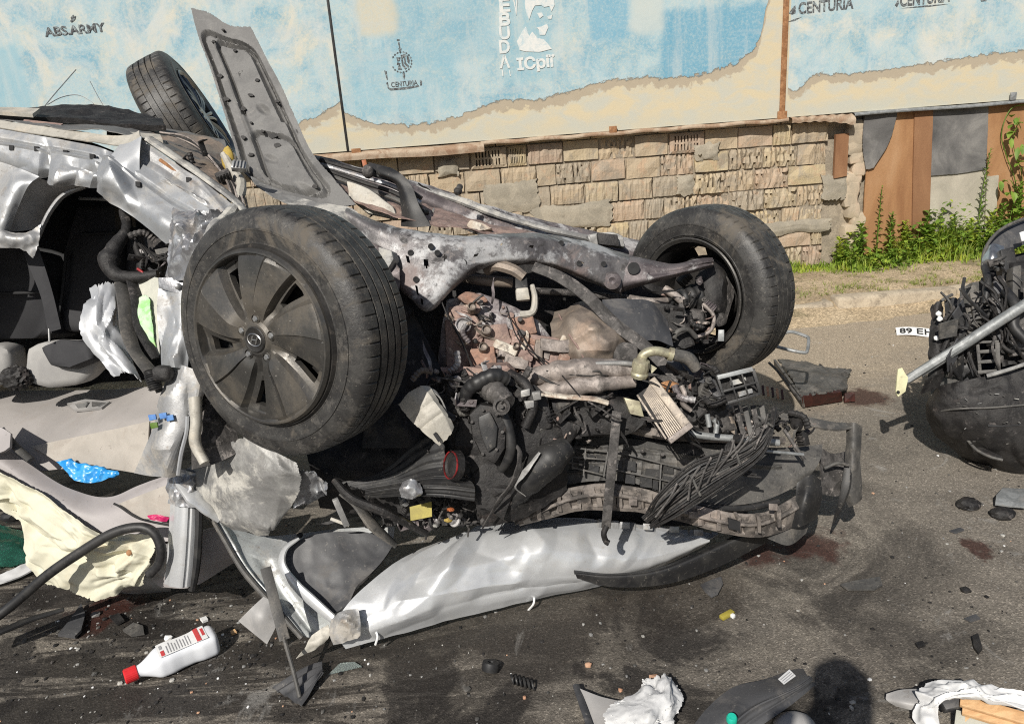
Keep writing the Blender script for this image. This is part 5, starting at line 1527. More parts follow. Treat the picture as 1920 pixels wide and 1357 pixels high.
# --- windscreen-side post and the crumpled sheet in front
S('roof_post', [[(320, 935, 2.34), (338, 944, 2.31), (355, 946, 2.31), (370, 944, 2.33)], [(316, 1000, 2.34), (334, 1004, 2.31), (352, 1004, 2.31), (368, 1002, 2.33)], [(312, 1060, 2.35), (330, 1062, 2.32), (348, 1062, 2.32), (364, 1060, 2.34)], [(308, 1094, 2.36), (326, 1100, 2.33), (344, 1102, 2.33), (360, 1098, 2.35)]], 'silver_paint', n=(40, 20), t=.003, emboss=lambda s, q: -.006 * np.exp(-((q - .72) / .05) ** 2) + .004 * np.exp(-((q - .2) / .05) ** 2), seed=36)
T('window_seal', [(374, 944, 2.33), (372, 1000, 2.335), (368, 1060, 2.345), (360, 1105, 2.36)], [.012, .013, .012], 'rubber', n=20, seg=8)
S('post_crush', [[(322, 892, 2.37), (338, 880, 2.33), (356, 884, 2.30), (372, 890, 2.32)], [(316, 915, 2.35), (334, 912, 2.31), (352, 915, 2.29), (370, 915, 2.31)], [(320, 942, 2.34), (336, 948, 2.305), (354, 950, 2.30), (370, 948, 2.32)]], 'bare_metal', n=(30, 30), t=.003, amp=.016, freq=22, seed=37)
S('crumpled_wing', [
    [(336, 886, 2.34), (372, 866, 2.30), (420, 832, 2.24), (462, 818, 2.18), (516, 846, 2.14), (558, 868, 2.14)],
    [(346, 910, 2.33), (388, 895, 2.28), (428, 876, 2.22), (476, 868, 2.16), (528, 880, 2.13), (566, 896, 2.14)],
    [(360, 934, 2.33), (402, 930, 2.28), (444, 920, 2.23), (488, 915, 2.18), (530, 914, 2.15), (562, 922, 2.16)],
    [(386, 954, 2.34), (420, 962, 2.30), (456, 964, 2.26), (490, 962, 2.22), (520, 954, 2.20), (546, 950, 2.20)],
    [(404, 972, 2.35), (438, 992, 2.33), (470, 996, 2.30), (506, 1000, 2.27), (512, 990, 2.25), (530, 968, 2.23)]],
  'ashen_sheet', n=(70, 80), t=.003, amp=.003, freq=12, smoothamp=.003, sfreq=6, ragged=.022, seed=38, emboss=buckles(9, .012, .07, 8), smooth=20, linear=True)
T('wing_roll', [(334, 885, 2.335), (352, 918, 2.30), (384, 950, 2.30), (412, 974, 2.32)], [.022, .026, .014], 'silver_paint', n=30, seg=10, flat=.5, wob=.3)
S('wing_scrap', [[(560, 878, 2.16), (590, 885, 2.17), (616, 905, 2.2)], [(556, 905, 2.18), (588, 915, 2.2), (612, 922, 2.22)], [(548, 948, 2.22), (580, 945, 2.24), (604, 930, 2.25)]], 'bare_metal', n=(30, 36), t=.003, amp=.006, freq=15, ragged=.07, seed=39, emboss=buckles(8, .016, .08, 14), smooth=20, linear=True)

# --- the rest of the body, running on past the left edge of the picture
S('rear_door_skin', [[(-105, 236, 2.50), (-260, 236, 2.72), (-460, 240, 3.05), (-720, 250, 3.5)], [(-105, 330, 2.47), (-260, 330, 2.68), (-460, 330, 3.0), (-720, 330, 3.45)], [(-110, 480, 2.47), (-260, 480, 2.68), (-460, 470, 3.0), (-720, 450, 3.45)], [(-150, 640, 2.52), (-270, 640, 2.72), (-460, 620, 3.04), (-720, 580, 3.5)], [(-200, 760, 2.60), (-300, 760, 2.78), (-460, 730, 3.1), (-720, 680, 3.55)]], 'silver_scuffed', n=(50, 70), t=.004, amp=.004, freq=6, emboss=buckles(14, .03, .10, 71), seed=120, smooth=28)
S('rear_glass_frame', [[(-170, 700, 2.56), (-300, 720, 2.78), (-500, 690, 3.15), (-740, 650, 3.6)], [(-200, 800, 2.58), (-320, 800, 2.8), (-500, 760, 3.18), (-740, 710, 3.62)], [(-230, 880, 2.64), (-340, 870, 2.86), (-500, 820, 3.25), (-740, 760, 3.7)]], 'dark_trim', n=(24, 40), t=.01, smoothamp=.01, seed=121)
S('floor_rear', [[(-90, 216, 2.53), (-260, 222, 2.75), (-460, 228, 3.08), (-720, 240, 3.52)], [(-120, 204, 3.3), (-300, 204, 3.7), (-480, 206, 4.2), (-720, 214, 4.9)]], 'underbody_grey', n=(14, 40), t=.004, amp=.012, freq=6, seed=122)
S('roof_skirt', [[(84, 950, 2.46), (130, 972, 2.42), (230, 1010, 2.40), (320, 1020, 2.38)], [(90, 1040, 2.53), (140, 1060, 2.50), (230, 1090, 2.48), (320, 1092, 2.46)], [tuple((px, py, 1.49 / (CZ - P(px, py, 1)[2]))) for px, py in ((94, 1092), (144, 1100), (230, 1112), (320, 1108))]], 'silver_dirty', n=(20, 30), t=.004, smoothamp=.01, seed=123)
S('roof_lining', [[(-160, 732, 2.95), (-300, 730, 3.15), (-500, 700, 3.5), (-720, 660, 3.9)], [(-160, 900, 2.58), (-300, 880, 2.85), (-500, 830, 3.3), (-720, 780, 3.75)]], 'lining', n=(16, 24), t=.012, smoothamp=.012, seed=124)
# ------------------------------------------------------------------ engine bay, seen from below
# crossmember
S('crossmember', [
    [(650, 392, 2.46), (715, 420, 2.44), (790, 434, 2.44), (860, 442, 2.46), (930, 440, 2.50), (1010, 440, 2.56), (1090, 452, 2.62), (1180, 478, 2.68)],
    [(648, 398, 2.40), (712, 427, 2.36), (790, 440, 2.35), (860, 448, 2.37), (930, 447, 2.41), (1010, 447, 2.47), (1090, 462, 2.53), (1178, 490, 2.58)],
    [(664, 430, 2.39), (726, 462, 2.34), (792, 480, 2.33), (856, 476, 2.35), (922, 464, 2.39), (1006, 462, 2.45), (1088, 482, 2.51), (1174, 510, 2.56)],
    [(682, 462, 2.38), (744, 508, 2.33), (798, 532, 2.32), (852, 505, 2.34), (914, 482, 2.385), (1002, 478, 2.44), (1085, 500, 2.50), (1168, 530, 2.55)],
    [(696, 490, 2.39), (760, 550, 2.33), (802, 578, 2.32), (850, 534, 2.345), (908, 496, 2.39), (1000, 490, 2.45), (1084, 514, 2.51), (1164, 548, 2.56)],
    [(700, 496, 2.44), (766, 556, 2.38), (806, 582, 2.38), (853, 540, 2.40), (910, 502, 2.45), (1002, 496, 2.52), (1086, 520, 2.58), (1166, 555, 2.62)]],
  'burnt_frame', n=(60, 150), t=.004, amp=.003, freq=12, smoothamp=.008, sfreq=6, seed=40,
  holes=[(.45, .30, .035, .010), (.42, .38, .03, .008), (.5, .52, .03, .009), (.42, .70, .03, .008), (.66, .235, .04, .010), (.74, .255, .03, .009), (.45, .22, .03, .008), (.5, .86, .03, .010), (.35, .60, .025, .006)])
for (px, py, d) in ((808, 462, 2.33), (770, 474, 2.33), (908, 462, 2.39), (985, 473, 2.44), (1052, 456, 2.49), (1086, 494, 2.50), (1132, 495, 2.53), (780, 524, 2.32), (804, 560, 2.32), (768, 446, 2.345), (820, 474, 2.33), (870, 492, 2.36)):
    link('hole', *lathe_vf([(.009, -.004), (.0095, .003), (.008, .0032), (0, .0015)], P(px, py, d - .002), CAM - P(px, py, d), 16), 'interior_dark', car)  # dark discs on the crossmember imitate the shade of bolt holes
S('frame_web', [[(690, 452, 2.35), (725, 470, 2.32), (752, 505, 2.30)], [(700, 500, 2.33), (730, 520, 2.31), (748, 545, 2.30)], [(706, 540, 2.36), (728, 560, 2.34), (742, 580, 2.33)]], 'burnt_metal', n=(24, 20), t=.004, amp=.02, freq=11, seed=41)
prism('white_block', [(708, 462, 2.28), (734, 470, 2.27), (738, 486, 2.27), (726, 506, 2.27), (712, 490, 2.28)], .05, 'ashen_sheet', car, bev=.006)
# control arm to the far wheel
S('control_arm', [
    [(1150, 472, 2.66), (1205, 484, 2.64), (1262, 494, 2.62), (1308, 484, 2.62), (1336, 482, 2.64)],
    [(1148, 486, 2.58), (1205, 494, 2.57), (1262, 500, 2.57), (1306, 490, 2.58), (1338, 488, 2.6)],
    [(1150, 512, 2.56), (1206, 512, 2.55), (1262, 508, 2.555), (1308, 498, 2.57), (1340, 492, 2.6)],
    [(1156, 540, 2.56), (1208, 528, 2.55), (1264, 516, 2.56), (1308, 506, 2.58), (1338, 498, 2.61)],
    [(1160, 550, 2.62), (1210, 534, 2.61), (1264, 521, 2.62), (1308, 510, 2.63), (1336, 502, 2.65)]], 'burnt_metal', n=(34, 50), t=.006, smoothamp=.004, seed=42, emboss=lambda s, q: -.008 * np.exp(-((s - .5) / .12) ** 2) * (q > .3))
link('hole', *lathe_vf([(.020, -.004), (.021, .004), (.018, .0045), (0, .001)], P(1188, 503, 2.545), CAM - P(1188, 503, 2.56), 20), 'interior_dark', car)  # no opening here: dark disc paints the shade of one in the arm
link('bush', *lathe_vf([(.03, -.04), (.03, .03), (.022, .034), (.012, .036), (0, .03)], P(1148, 526, 2.56), CAM - P(1148, 526, 2.5), 24), 'burnt_metal', car)
# knuckle, drive shaft, tie rod
T('drive_shaft', [(1180, 560, 2.60), (1225, 566, 2.62), (1265, 562, 2.66)], .014, 'pipe_ash', n=10)
T('shaft_boot', [(1250, 563, 2.64), (1285, 560, 2.68), (1320, 556, 2.74)], [.026, .034, .046, .05], 'rubber', n=50, seg=20, corr=(6, .09))
T('tie_rod', [(1245, 540, 2.62), (1268, 556, 2.61), (1288, 574, 2.62)], .014, 'pipe_ash', n=12)
B('knuckle', (1335, 548, 2.72), (.055, .05, .10), 'soot', amp=.22, sub=3)
S('dust_shield', [[(1342, 505, 2.70), (1362, 520, 2.70), (1376, 545, 2.72)], [(1338, 560, 2.69), (1356, 565, 2.69), (1370, 570, 2.71)], [(1334, 610, 2.70), (1348, 612, 2.70), (1360, 606, 2.72)]], 'soot_light', n=(20, 14), t=.004, amp=.008, freq=12, seed=43)
T('brake_hose', [(1318, 570, 2.62), (1338, 592, 2.60), (1332, 620, 2.60), (1305, 632, 2.60)], .007, 'pipe_ash', n=24)
T('brake_hose', [(1262, 640, 2.56), (1270, 622, 2.55), (1290, 618, 2.56), (1305, 632, 2.58)], .009, 'dusty_plastic', n=20)
B('caliper', (1300, 600, 2.66), (.04, .03, .035), 'soot_light', amp=.25, sub=3, square=.7)
bar('shield_tab', (1352, 618, 2.68), (1352, 640, 2.68), .022, .006, 'galvanised', car)
# engine block: burnt castings
EB = 'burnt_pink'
def chunk(name, poly, d, th, m_, bev=.008, amp=.006, seed=0):
    V, Fs = prism_vf([(p[0], p[1], d + (p[2] if len(p) > 2 else 0)) for p in poly], th, bev=bev)
    V = np.array(V)
    # refine for relief
    bm = bmesh.new()
    vs = [bm.verts.new(v) for v in V]
    for f in Fs:
        try: bm.faces.new([vs[k] for k in f])
        except ValueError: pass
    bmesh.ops.subdivide_edges(bm, edges=[e for e in bm.edges if e.calc_length() > .02], cuts=2, use_grid_fill=True)
    bmesh.ops.triangulate(bm, faces=bm.faces)
    V, Fs = bm_out(bm)
    V = np.array(V)
    V = V + amp * np.stack([fbm(V * 22 + seed + 3 * i, 3) for i in range(3)], -1)
    return link(name, V, Fs, m_, car, smooth=32)
chunk('engine_block', [(838, 560), (900, 548), (968, 575), (1010, 600), (1040, 640), (1050, 690), (960, 705), (870, 700), (820, 690), (826, 620)], 2.42, .30, 'burnt_metal', seed=1)
chunk('sump_casting', [(834, 600), (890, 590), (925, 640), (925, 690), (836, 688)], 2.385, .06, EB, seed=2)
chunk('sump_casting', [(905, 612), (950, 606), (960, 640), (945, 664), (912, 660)], 2.36, .05, EB, seed=3)
chunk('sump_plate', [(880, 655), (928, 648), (932, 686), (880, 692)], 2.345, .03, 'burnt_orange', seed=4)
chunk('sump_plate', [(958, 596), (1000, 590), (1008, 625), (982, 632), (964, 620)], 2.37, .04, 'burnt_orange', seed=5)
chunk('gearbox_casing', [(925, 622), (960, 614), (1010, 628), (1050, 636), (1078, 672), (1072, 690), (1000, 698), (940, 690)], 2.375, .08, 'burnt_pink', amp=.012, seed=6)
for k in range(22):
    px, py = rnd.uniform(930, 1060), rnd.uniform(612, 688)
    if py < 612 + (px - 930) * .25: continue
    a = rnd.choice([.25, .25 + 1.57]) + rnd.uniform(-.2, .2); L, wv = rnd.uniform(12, 30), rnd.uniform(5, 12)
    ca, sa = math.cos(a), math.sin(a)
    chunk('casting_rib', [(px - L * ca + wv * sa, py - L * sa - wv * ca), (px + L * ca + wv * sa, py + L * sa - wv * ca), (px + L * ca - wv * sa, py + L * sa + wv * ca), (px - L * ca - wv * sa, py - L * sa + wv * ca)], rnd.uniform(2.345, 2.375), .05, rnd.choice(['ash_white', 'ash_white', 'ash_white', 'pipe_ash', 'pipe_ash', 'burnt_pink', 'burnt_orange', 'heat_shield']), bev=.005, amp=.010, seed=100 + k)
chunk('engine_mount', [(842, 576), (890, 566), (905, 578), (884, 596), (842, 598)], 2.40, .05, EB, seed=10)
chunk('engine_mount', [(858, 556), (872, 548), (905, 552), (918, 566), (880, 572)], 2.39, .05, 'burnt_orange', amp=.012, seed=11)
prism('mount_rubber', [(966, 518, 2.42), (988, 518, 2.42), (990, 540, 2.40), (966, 540, 2.40)], .05, 'black_plastic', car, bev=.004)
chunk('mount_block', [(966, 540), (990, 538), (994, 562), (968, 564)], 2.385, .05, 'plate_beige', amp=.003, seed=12)
T('mount_arm', [(912, 508, 2.46), (930, 498, 2.43), (962, 506, 2.42), (982, 520, 2.42)], [.016, .02, .018], 'heat_shield', n=20, seg=8)
T('mount_arm', [(998, 535, 2.40), (1003, 560, 2.38), (998, 585, 2.37), (975, 590, 2.37)], [.008, .011, .012], 'plate_beige', n=20, seg=8)
T('cross_pipe', [(1000, 545, 2.55), (1080, 550, 2.62), (1180, 560, 2.66)], .012, 'soot_light', n=14)
T('cross_pipe', [(870, 520, 2.52), (900, 525, 2.50), (960, 530, 2.52)], .018, 'heat_shield', n=14)
for (px, py, d, r) in ((868, 610, 2.35, .026), (912, 618, 2.335, .016), (906, 650, 2.33, .014), (885, 575, 2.36, .014), (968, 648, 2.33, .010)):
    ax_ = camvec(.1, .35, -1)
    mb = MB().add(lathe_vf([(r, -.03), (r, .004), (r * .82, .006), (r * .75, -.004), (0, -.006)], P(px, py, d), ax_, 24))
    mb.build('bearing_cap', 'burnt_metal' if r > .02 else 'heat_shield', car)
# gearbox bell and dark sheet beside it
S('gearbox_bell', [
    [(1040, 585, 2.56), (1075, 572, 2.54), (1110, 566, 2.53), (1150, 572, 2.54), (1190, 590, 2.58)],
    [(1030, 605, 2.46), (1068, 592, 2.40), (1108, 586, 2.385), (1150, 592, 2.40), (1192, 610, 2.46)],
    [(1034, 632, 2.40), (1072, 622, 2.345), (1112, 618, 2.33), (1152, 622, 2.35), (1190, 634, 2.42)],
    [(1052, 662, 2.38), (1082, 658, 2.33), (1116, 655, 2.315), (1150, 655, 2.34), (1182, 655, 2.41)],
    [(1078, 694, 2.40), (1094, 692, 2.36), (1116, 688, 2.35), (1138, 684, 2.37), (1165, 676, 2.43)]], 'heat_shield', n=(50, 60), t=.004, amp=.004, freq=10, smoothamp=.010, sfreq=7, seed=46, linear=True, emboss=buckles(9, .014, .06, 61), smooth=24)
T('bell_seam', [(1048, 590, 2.49), (1068, 628, 2.35), (1090, 662, 2.33), (1100, 692, 2.35)], .004, 'burnt_pink', n=24, seg=6)
chunk('gearbox_stub', [(1150, 650), (1170, 640), (1196, 648), (1198, 676), (1170, 684), (1150, 672)], 2.34, .08, 'soot_light', amp=.006, seed=77)
S('dark_cover', [[(1130, 560, 2.44), (1180, 562, 2.46), (1222, 566, 2.48), (1252, 600, 2.5)], [(1135, 590, 2.40), (1182, 592, 2.42), (1228, 598, 2.44), (1258, 628, 2.46)], [(1160, 640, 2.39), (1196, 640, 2.41), (1232, 638, 2.43), (1262, 650, 2.45)]], 'dark_trim', n=(26, 30), t=.005, smoothamp=.012, sfreq=7, seed=44)
T('brace_strap', [(1000, 500, 2.40), (1050, 520, 2.38), (1100, 555, 2.37), (1150, 605, 2.36), (1210, 650, 2.34), (1262, 700, 2.30), (1330, 745, 2.24)], [.018, .022, .022, .020, .018], 'soot_light', n=50, seg=8, flat=.3, up=tuple(camvec(0, .3, -1)))
S('dark_rail', [[(1262, 660, 2.30), (1310, 690, 2.28), (1362, 728, 2.26)], [(1250, 680, 2.28), (1296, 712, 2.26), (1350, 748, 2.24)], [(1246, 690, 2.32), (1292, 722, 2.30), (1346, 756, 2.28)]], 'dark_trim', n=(16, 30), t=.006, smoothamp=.004, seed=45)
# exhaust / pipes in front
T('exhaust_pipe', [(960, 722, 2.28), (1010, 704, 2.26), (1070, 694, 2.25), (1130, 690, 2.25), (1196, 694, 2.26)], [.024, .030, .034, .032, .022], 'pipe_ash', n=50, seg=14, wob=.35)
T('exhaust_pipe', [(985, 742, 2.26), (1040, 730, 2.24), (1110, 722, 2.23), (1190, 715, 2.24)], [.018, .026, .028, .018], 'pipe_ash', n=50, seg=14, wob=.35)
T('flat_pipe', [(1012, 738, 2.20), (1060, 744, 2.19), (1110, 748, 2.19), (1140, 756, 2.19)], .014, 'ash_white', n=20, seg=6, flat=.6)
T('heater_pipe', [(1070, 690, 2.24), (1120, 682, 2.23), (1180, 682, 2.23), (1200, 690, 2.24)], .008, 'ashen_sheet', n=20)
link('pipe_union', *lathe_vf([(0, .036), (.014, .036), (.016, .026), (.024, .022), (.027, .008), (.024, -.012), (.027, -.018), (.024, -.03), (0, -.034)], P(1201, 689, 2.18), locvec(1201, 689, .15, .9, -.4), 14), 'brass_dull', car, smooth=25)
T('elbow_pipe', [(1198, 680, 2.18), (1208, 664, 2.17), (1230, 658, 2.17), (1258, 664, 2.18)], [.013, .014, .014], 'brass_dull', n=24, seg=12)
T('elbow_hose', [(1256, 663, 2.18), (1290, 672, 2.19), (1306, 692, 2.20)], [.018, .020, .016], 'dusty_plastic', n=20, seg=12)
T('hose_clip', [(1254, 663, 2.18), (1262, 665, 2.18)], .020, 'brass_dull', n=6, seg=14)
prism('union_tab', [(1215, 680, 2.19), (1232, 690, 2.19), (1222, 700, 2.19)], .006, 'brass_dull', car)
prism('brass_block', [(1170, 745, 2.22), (1200, 752, 2.22), (1208, 782, 2.22), (1182, 776, 2.22)], .03, 'brass_dull', car, bev=.003)
# finned cooler
cool = bar('cooler_tank', (1222, 712, 2.19), (1290, 800, 2.12), .026, .03, 'fin_metal', car, bev=.004)
mbk = 11
for k in range(mbk):
    t_ = k / (mbk - 1)
    a = (1216 - 2 - t_ * 12, 738 + t_ * 8, 2.185 - .0 * t_)
    p0 = (1222 - 16 * t_ + 2, 716 + 26 * t_, 2.195)
    p1 = (1288 - 32 * t_, 797 + 26 * t_, 2.125)
    bar('fin', p0, p1, .0045, .030, 'fin_metal', cool, bev=.0008)
bar('cooler_end', (1296, 796, 2.115), (1254, 828, 2.115), .018, .034, 'pipe_ash', cool, bev=.003)
bar('cooler_back', (1208, 730, 2.215), (1268, 812, 2.16), .055, .006, 'soot', cool)
bar('cooler_edge', (1196, 742, 2.19), (1250, 824, 2.13), .006, .03, 'fin_metal', cool, bev=.001)
# black lattice box
lat = bar('fuse_box_edge', (1344, 708, 2.20), (1410, 692, 2.20), .014, .02, 'galvanised', car)
for (p0, p1, w_) in (((1352, 735, 2.20), (1420, 716, 2.20), .007), ((1360, 757, 2.20), (1424, 738, 2.20), .009), ((1346, 708, 2.20), (1362, 758, 2.20), .008), ((1412, 692, 2.20), (1426, 738, 2.20), .010), ((1368, 703, 2.20), (1382, 750, 2.20), .005), ((1390, 698, 2.20), (1404, 745, 2.20), .005)):
    bar('lattice_bar', p0, p1, w_, .014, 'black_plastic', lat, bev=.001)
prism('fuse_box_back', [(1348, 712, 2.225), (1412, 698, 2.225), (1424, 738, 2.225), (1362, 756, 2.225)], .05, 'soot', lat)
prism('relay', [(1370, 714, 2.205), (1398, 707, 2.205), (1400, 716, 2.205), (1372, 723, 2.205)], .012, 'ashen_sheet', lat)
prism('relay', [(1384, 735, 2.205), (1410, 728, 2.205), (1412, 736, 2.205), (1386, 744, 2.205)], .012, 'steel_grey', lat)
# pump, timing cover, hoses on the near side
chunk('timing_cover', [(878, 778), (900, 756), (932, 762), (950, 800), (948, 842), (928, 872), (906, 860), (886, 822)], 2.10, .10, 'soot', bev=.014, amp=.004, seed=71)
chunk('cover_rib', [(896, 782), (918, 772), (934, 800), (930, 838), (914, 848), (900, 812)], 2.088, .03, 'black_plastic', bev=.006, amp=.002, seed=72)
for k in range(7):
    px, py = 912 + 30 * math.cos(k * .9), 810 + 42 * math.sin(k * .9)
    link('bolt', *lathe_vf([(.0045, -.01), (.0045, .004), (0, .005)], P(px, py, 2.094), camvec(0, .2, -1), 8), 'soot_light', car)
T('coolant_hose', [(872, 768, 2.18), (876, 735, 2.15), (898, 716, 2.13), (928, 704, 2.13), (950, 712, 2.15)], [.018, .021, .022, .020], 'rubber', n=50, seg=14, corr=(9, .05), wob=.1)
T('water_pump', [(912, 726, 2.16), (932, 738, 2.12), (952, 756, 2.09)], [.030, .034, .030, .026], 'soot_light', n=40, seg=18, corr=(5, .05))
link('pump_pulley', *lathe_vf([(.022, -.02), (.024, 0), (.017, .002), (.014, -.008), (.006, -.008), (.006, .004), (0, .004)], P(940, 762, 2.07), camvec(.1, .05, -1), 28), 'soot_light', car)
T('hose', [(940, 770, 2.12), (955, 810, 2.12), (956, 850, 2.13), (940, 880, 2.16)], .016, 'rubber', n=30, seg=12, wob=.15)
T('hose', [(955, 700, 2.20), (985, 720, 2.16), (1000, 760, 2.15), (985, 800, 2.16)], .014, 'soot', n=30, seg=10, wob=.3)
chunk('alternator', [(965, 735), (1000, 722), (1030, 745), (1032, 800), (990, 815), (965, 790)], 2.19, .10, 'soot', amp=.014, seed=14)
for (px, py) in ((984, 738), (992, 760), (1004, 744)):
    prism('alloy_bracket', [(px - 9, py - 7, 2.13), (px + 9, py - 9, 2.13), (px + 10, py + 5, 2.13), (px - 6, py + 7, 2.13)], .02, 'ashen_sheet', car, bev=.003, jit=.002)
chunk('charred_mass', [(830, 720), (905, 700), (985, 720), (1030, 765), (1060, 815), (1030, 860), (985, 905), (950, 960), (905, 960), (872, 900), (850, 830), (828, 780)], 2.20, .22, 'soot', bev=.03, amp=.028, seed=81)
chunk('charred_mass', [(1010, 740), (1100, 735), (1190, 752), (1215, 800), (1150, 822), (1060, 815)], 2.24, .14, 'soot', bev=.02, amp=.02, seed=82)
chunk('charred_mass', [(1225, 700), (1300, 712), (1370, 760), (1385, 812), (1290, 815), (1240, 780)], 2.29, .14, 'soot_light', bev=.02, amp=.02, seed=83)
chunk('charred_lump', [(970, 800), (1040, 780), (1090, 800), (1060, 850), (990, 868), (960, 850)], 2.22, .12, 'soot', amp=.02, seed=15)
chunk('charred_lump', [(820, 700), (880, 690), (958, 700), (960, 720), (890, 730), (830, 735)], 2.26, .14, 'soot', amp=.02, seed=16)
chunk('charred_lump', [(826, 690), (950, 684), (968, 700), (930, 714), (840, 716)], 2.245, .08, 'burnt_pink', amp=.016, seed=17)
chunk('charred_lump', [(800, 740), (870, 735), (880, 800), (872, 880), (840, 850), (835, 790)], 2.22, .14, 'soot', amp=.016, seed=18)
chunk('charred_lump', [(900, 870), (960, 850), (985, 880), (940, 970), (895, 950), (880, 900)], 2.20, .14, 'soot', amp=.018, seed=19)
# lower pulley with red ring
link('crank_pulley', *lathe_vf([(0, .012), (.014, .012), (.03, .006), (.036, .012), (.042, .012), (.044, -.01), (.02, -.03)], P(852, 872, 2.13), locvec(852, 872, -.86, .05, -.5), 40), 'soot', car)
V_, F_ = lathe_vf([(.0365, .013), (.0405, .013), (.0405, .016), (.0365, .016)], P(853, 872, 2.128), locvec(852, 872, -.86, .05, -.5), 40, closed=True)
link('red_ring', V_, F_, 'red_plastic', car)
# beige plate propped beside the wheel
pl = S('side_plate', [[(746, 758, 2.07), (766, 735, 2.06), (790, 722, 2.06), (806, 724, 2.07)], [(766, 785, 2.06), (790, 764, 2.045), (812, 748, 2.05), (824, 752, 2.07)], [(790, 808, 2.055), (810, 792, 2.04), (832, 776, 2.045), (846, 786, 2.06)], [(824, 836, 2.06), (836, 826, 2.05), (848, 812, 2.055), (852, 800, 2.07)]], 'plate_beige', n=(30, 26), t=.004, smoothamp=.003, sfreq=12, ragged=.03, linear=True, emboss=lambda s, q: -.004 * np.exp(-((s - .36) / .025) ** 2) - .004 * np.exp(-((s - .62) / .025) ** 2), seed=50)
prism('slot_shade', [(812, 814, 2.036), (817, 810, 2.036), (827, 824, 2.038), (822, 829, 2.038)], .006, 'interior_dark', pl)  # dark strip laid on the plate as a slot's painted shade
S('side_plate_lip', [[(800, 722, 2.07), (820, 735, 2.09), (835, 760, 2.10)], [(806, 730, 2.07), (826, 745, 2.08), (838, 770, 2.09)]], 'ashen_sheet', n=(8, 16), t=.004)
# arch liner, dark and glossy, under the wheel
S('arch_liner', [[(640, 905, 2.30), (720, 880, 2.28), (780, 830, 2.24), (830, 800, 2.2)], [(660, 912, 2.26), (740, 898, 2.22), (800, 878, 2.18), (840, 872, 2.16)], [(682, 918, 2.22), (760, 905, 2.18), (828, 900, 2.15), (886, 905, 2.15)], [(684, 932, 2.22), (760, 928, 2.17), (830, 930, 2.15), (890, 938, 2.15)]], 'black_plastic', n=(50, 50), t=.004, smoothamp=.006, sfreq=8, emboss=lambda s, q: .0025 * np.sin(s * 70), seed=51)
S('foil_wad', [[(756, 906, 2.15), (770, 898, 2.14), (786, 908, 2.15)], [(750, 918, 2.14), (770, 915, 2.125), (792, 922, 2.14)], [(754, 930, 2.15), (772, 934, 2.14), (788, 930, 2.15)]], 'bare_metal', n=(20, 20), t=.002, amp=.008, freq=24, ragged=.08, seed=47, smooth=16)
S('inner_arch', [[(560, 800, 2.40), (680, 800, 2.45), (800, 780, 2.45)], [(580, 870, 2.36), (690, 880, 2.40), (820, 860, 2.40)], [(600, 950, 2.40), (700, 960, 2.45), (840, 960, 2.45)]], 'soot', n=(24, 24), t=.006, amp=.03, freq=7, seed=52)
S('inner_arch', [[(640, 430, 2.36), (700, 470, 2.34), (760, 540, 2.36)], [(680, 540, 2.38), (760, 600, 2.38), (800, 640, 2.40)], [(690, 700, 2.36), (770, 720, 2.36), (830, 720, 2.38)], [(680, 840, 2.32), (760, 840, 2.32), (830, 840, 2.34)]], 'soot', n=(40, 30), t=.006, amp=.025, freq=7, seed=53)
prism('warning_label', [(768, 950, 2.26), (809, 940, 2.26), (810, 968, 2.25), (770, 976, 2.25)], .003, 'yellow_label', car)
for (px, py, m_) in ((845, 955, 'orange_bit'), (840, 975, 'yellow_foam'), (815, 985, 'ashen_sheet')):
    B('melted_scrap', (px, py, 2.27), (.009, .008, .005), m_, amp=.6, freq=4, sub=3, seed=px)
T('wing_stay', [(640, 925, 2.24), (668, 945, 2.22), (700, 985, 2.22), (742, 1022, 2.26)], [.012, .018, .024, .012], 'dusty_plastic', n=30, seg=8, flat=.5)
T('wing_stay', [(626, 900, 2.24), (660, 935, 2.21), (720, 960, 2.20), (800, 1000, 2.28)], [.01, .014, .010], 'soot', n=30, seg=8)
bar('white_clip', (628, 935, 2.20), (650, 985, 2.22), .018, .02, 'ashen_sheet', car)
bar('white_clip', (620, 972, 2.22), (655, 985, 2.22), .010, .012, 'plate_beige', car)
# radiator pack and shroud
def shroud_emboss(s, q):
    h = np.zeros_like(s)
    for a in (.08, .14, .205, .27, .33, .39, .45):
        h += .006 * np.exp(-((q - a) / .006) ** 2) * (s > .18)
    for a in (.30, .46, .62, .80):
        h += .005 * np.exp(-((s - a) / .018) ** 2) * (q < .52)
    h += -.010 * ((q > .10) & (q < .16) & (s > .3) & (s < .75)) - .008 * ((q > .30) & (q < .37) & (s > .45) & (s < .85))
    h += .012 * np.exp(-((s - .18 - .5 * (q - .25)) / .03) ** 2) * (q > .25) * (q < .8)
    return h
S('radiator_shroud', [
    [(1052, 806, 2.40), (1110, 812, 2.38), (1180, 822, 2.38), (1260, 830, 2.38), (1340, 834, 2.38), (1420, 838, 2.40), (1490, 838, 2.42), (1542, 832, 2.44)],
    [(1040, 838, 2.36), (1105, 842, 2.35), (1180, 850, 2.35), (1258, 858, 2.35), (1340, 862, 2.35), (1420, 866, 2.36), (1490, 862, 2.38), (1540, 856, 2.40)],
    [(1020, 874, 2.34), (1095, 872, 2.33), (1178, 878, 2.33), (1254, 892, 2.33), (1338, 902, 2.33), (1420, 902, 2.34), (1488, 890, 2.36), (1530, 876, 2.38)],
    [(985, 925, 2.34), (1080, 905, 2.33), (1172, 902, 2.33), (1250, 926, 2.33), (1336, 946, 2.33), (1416, 942, 2.34), (1480, 918, 2.36), (1522, 888, 2.38)]],
  'dusty_plastic', n=(60, 170), t=.012, emboss=shroud_emboss, smoothamp=.006, sfreq=6, seed=55)
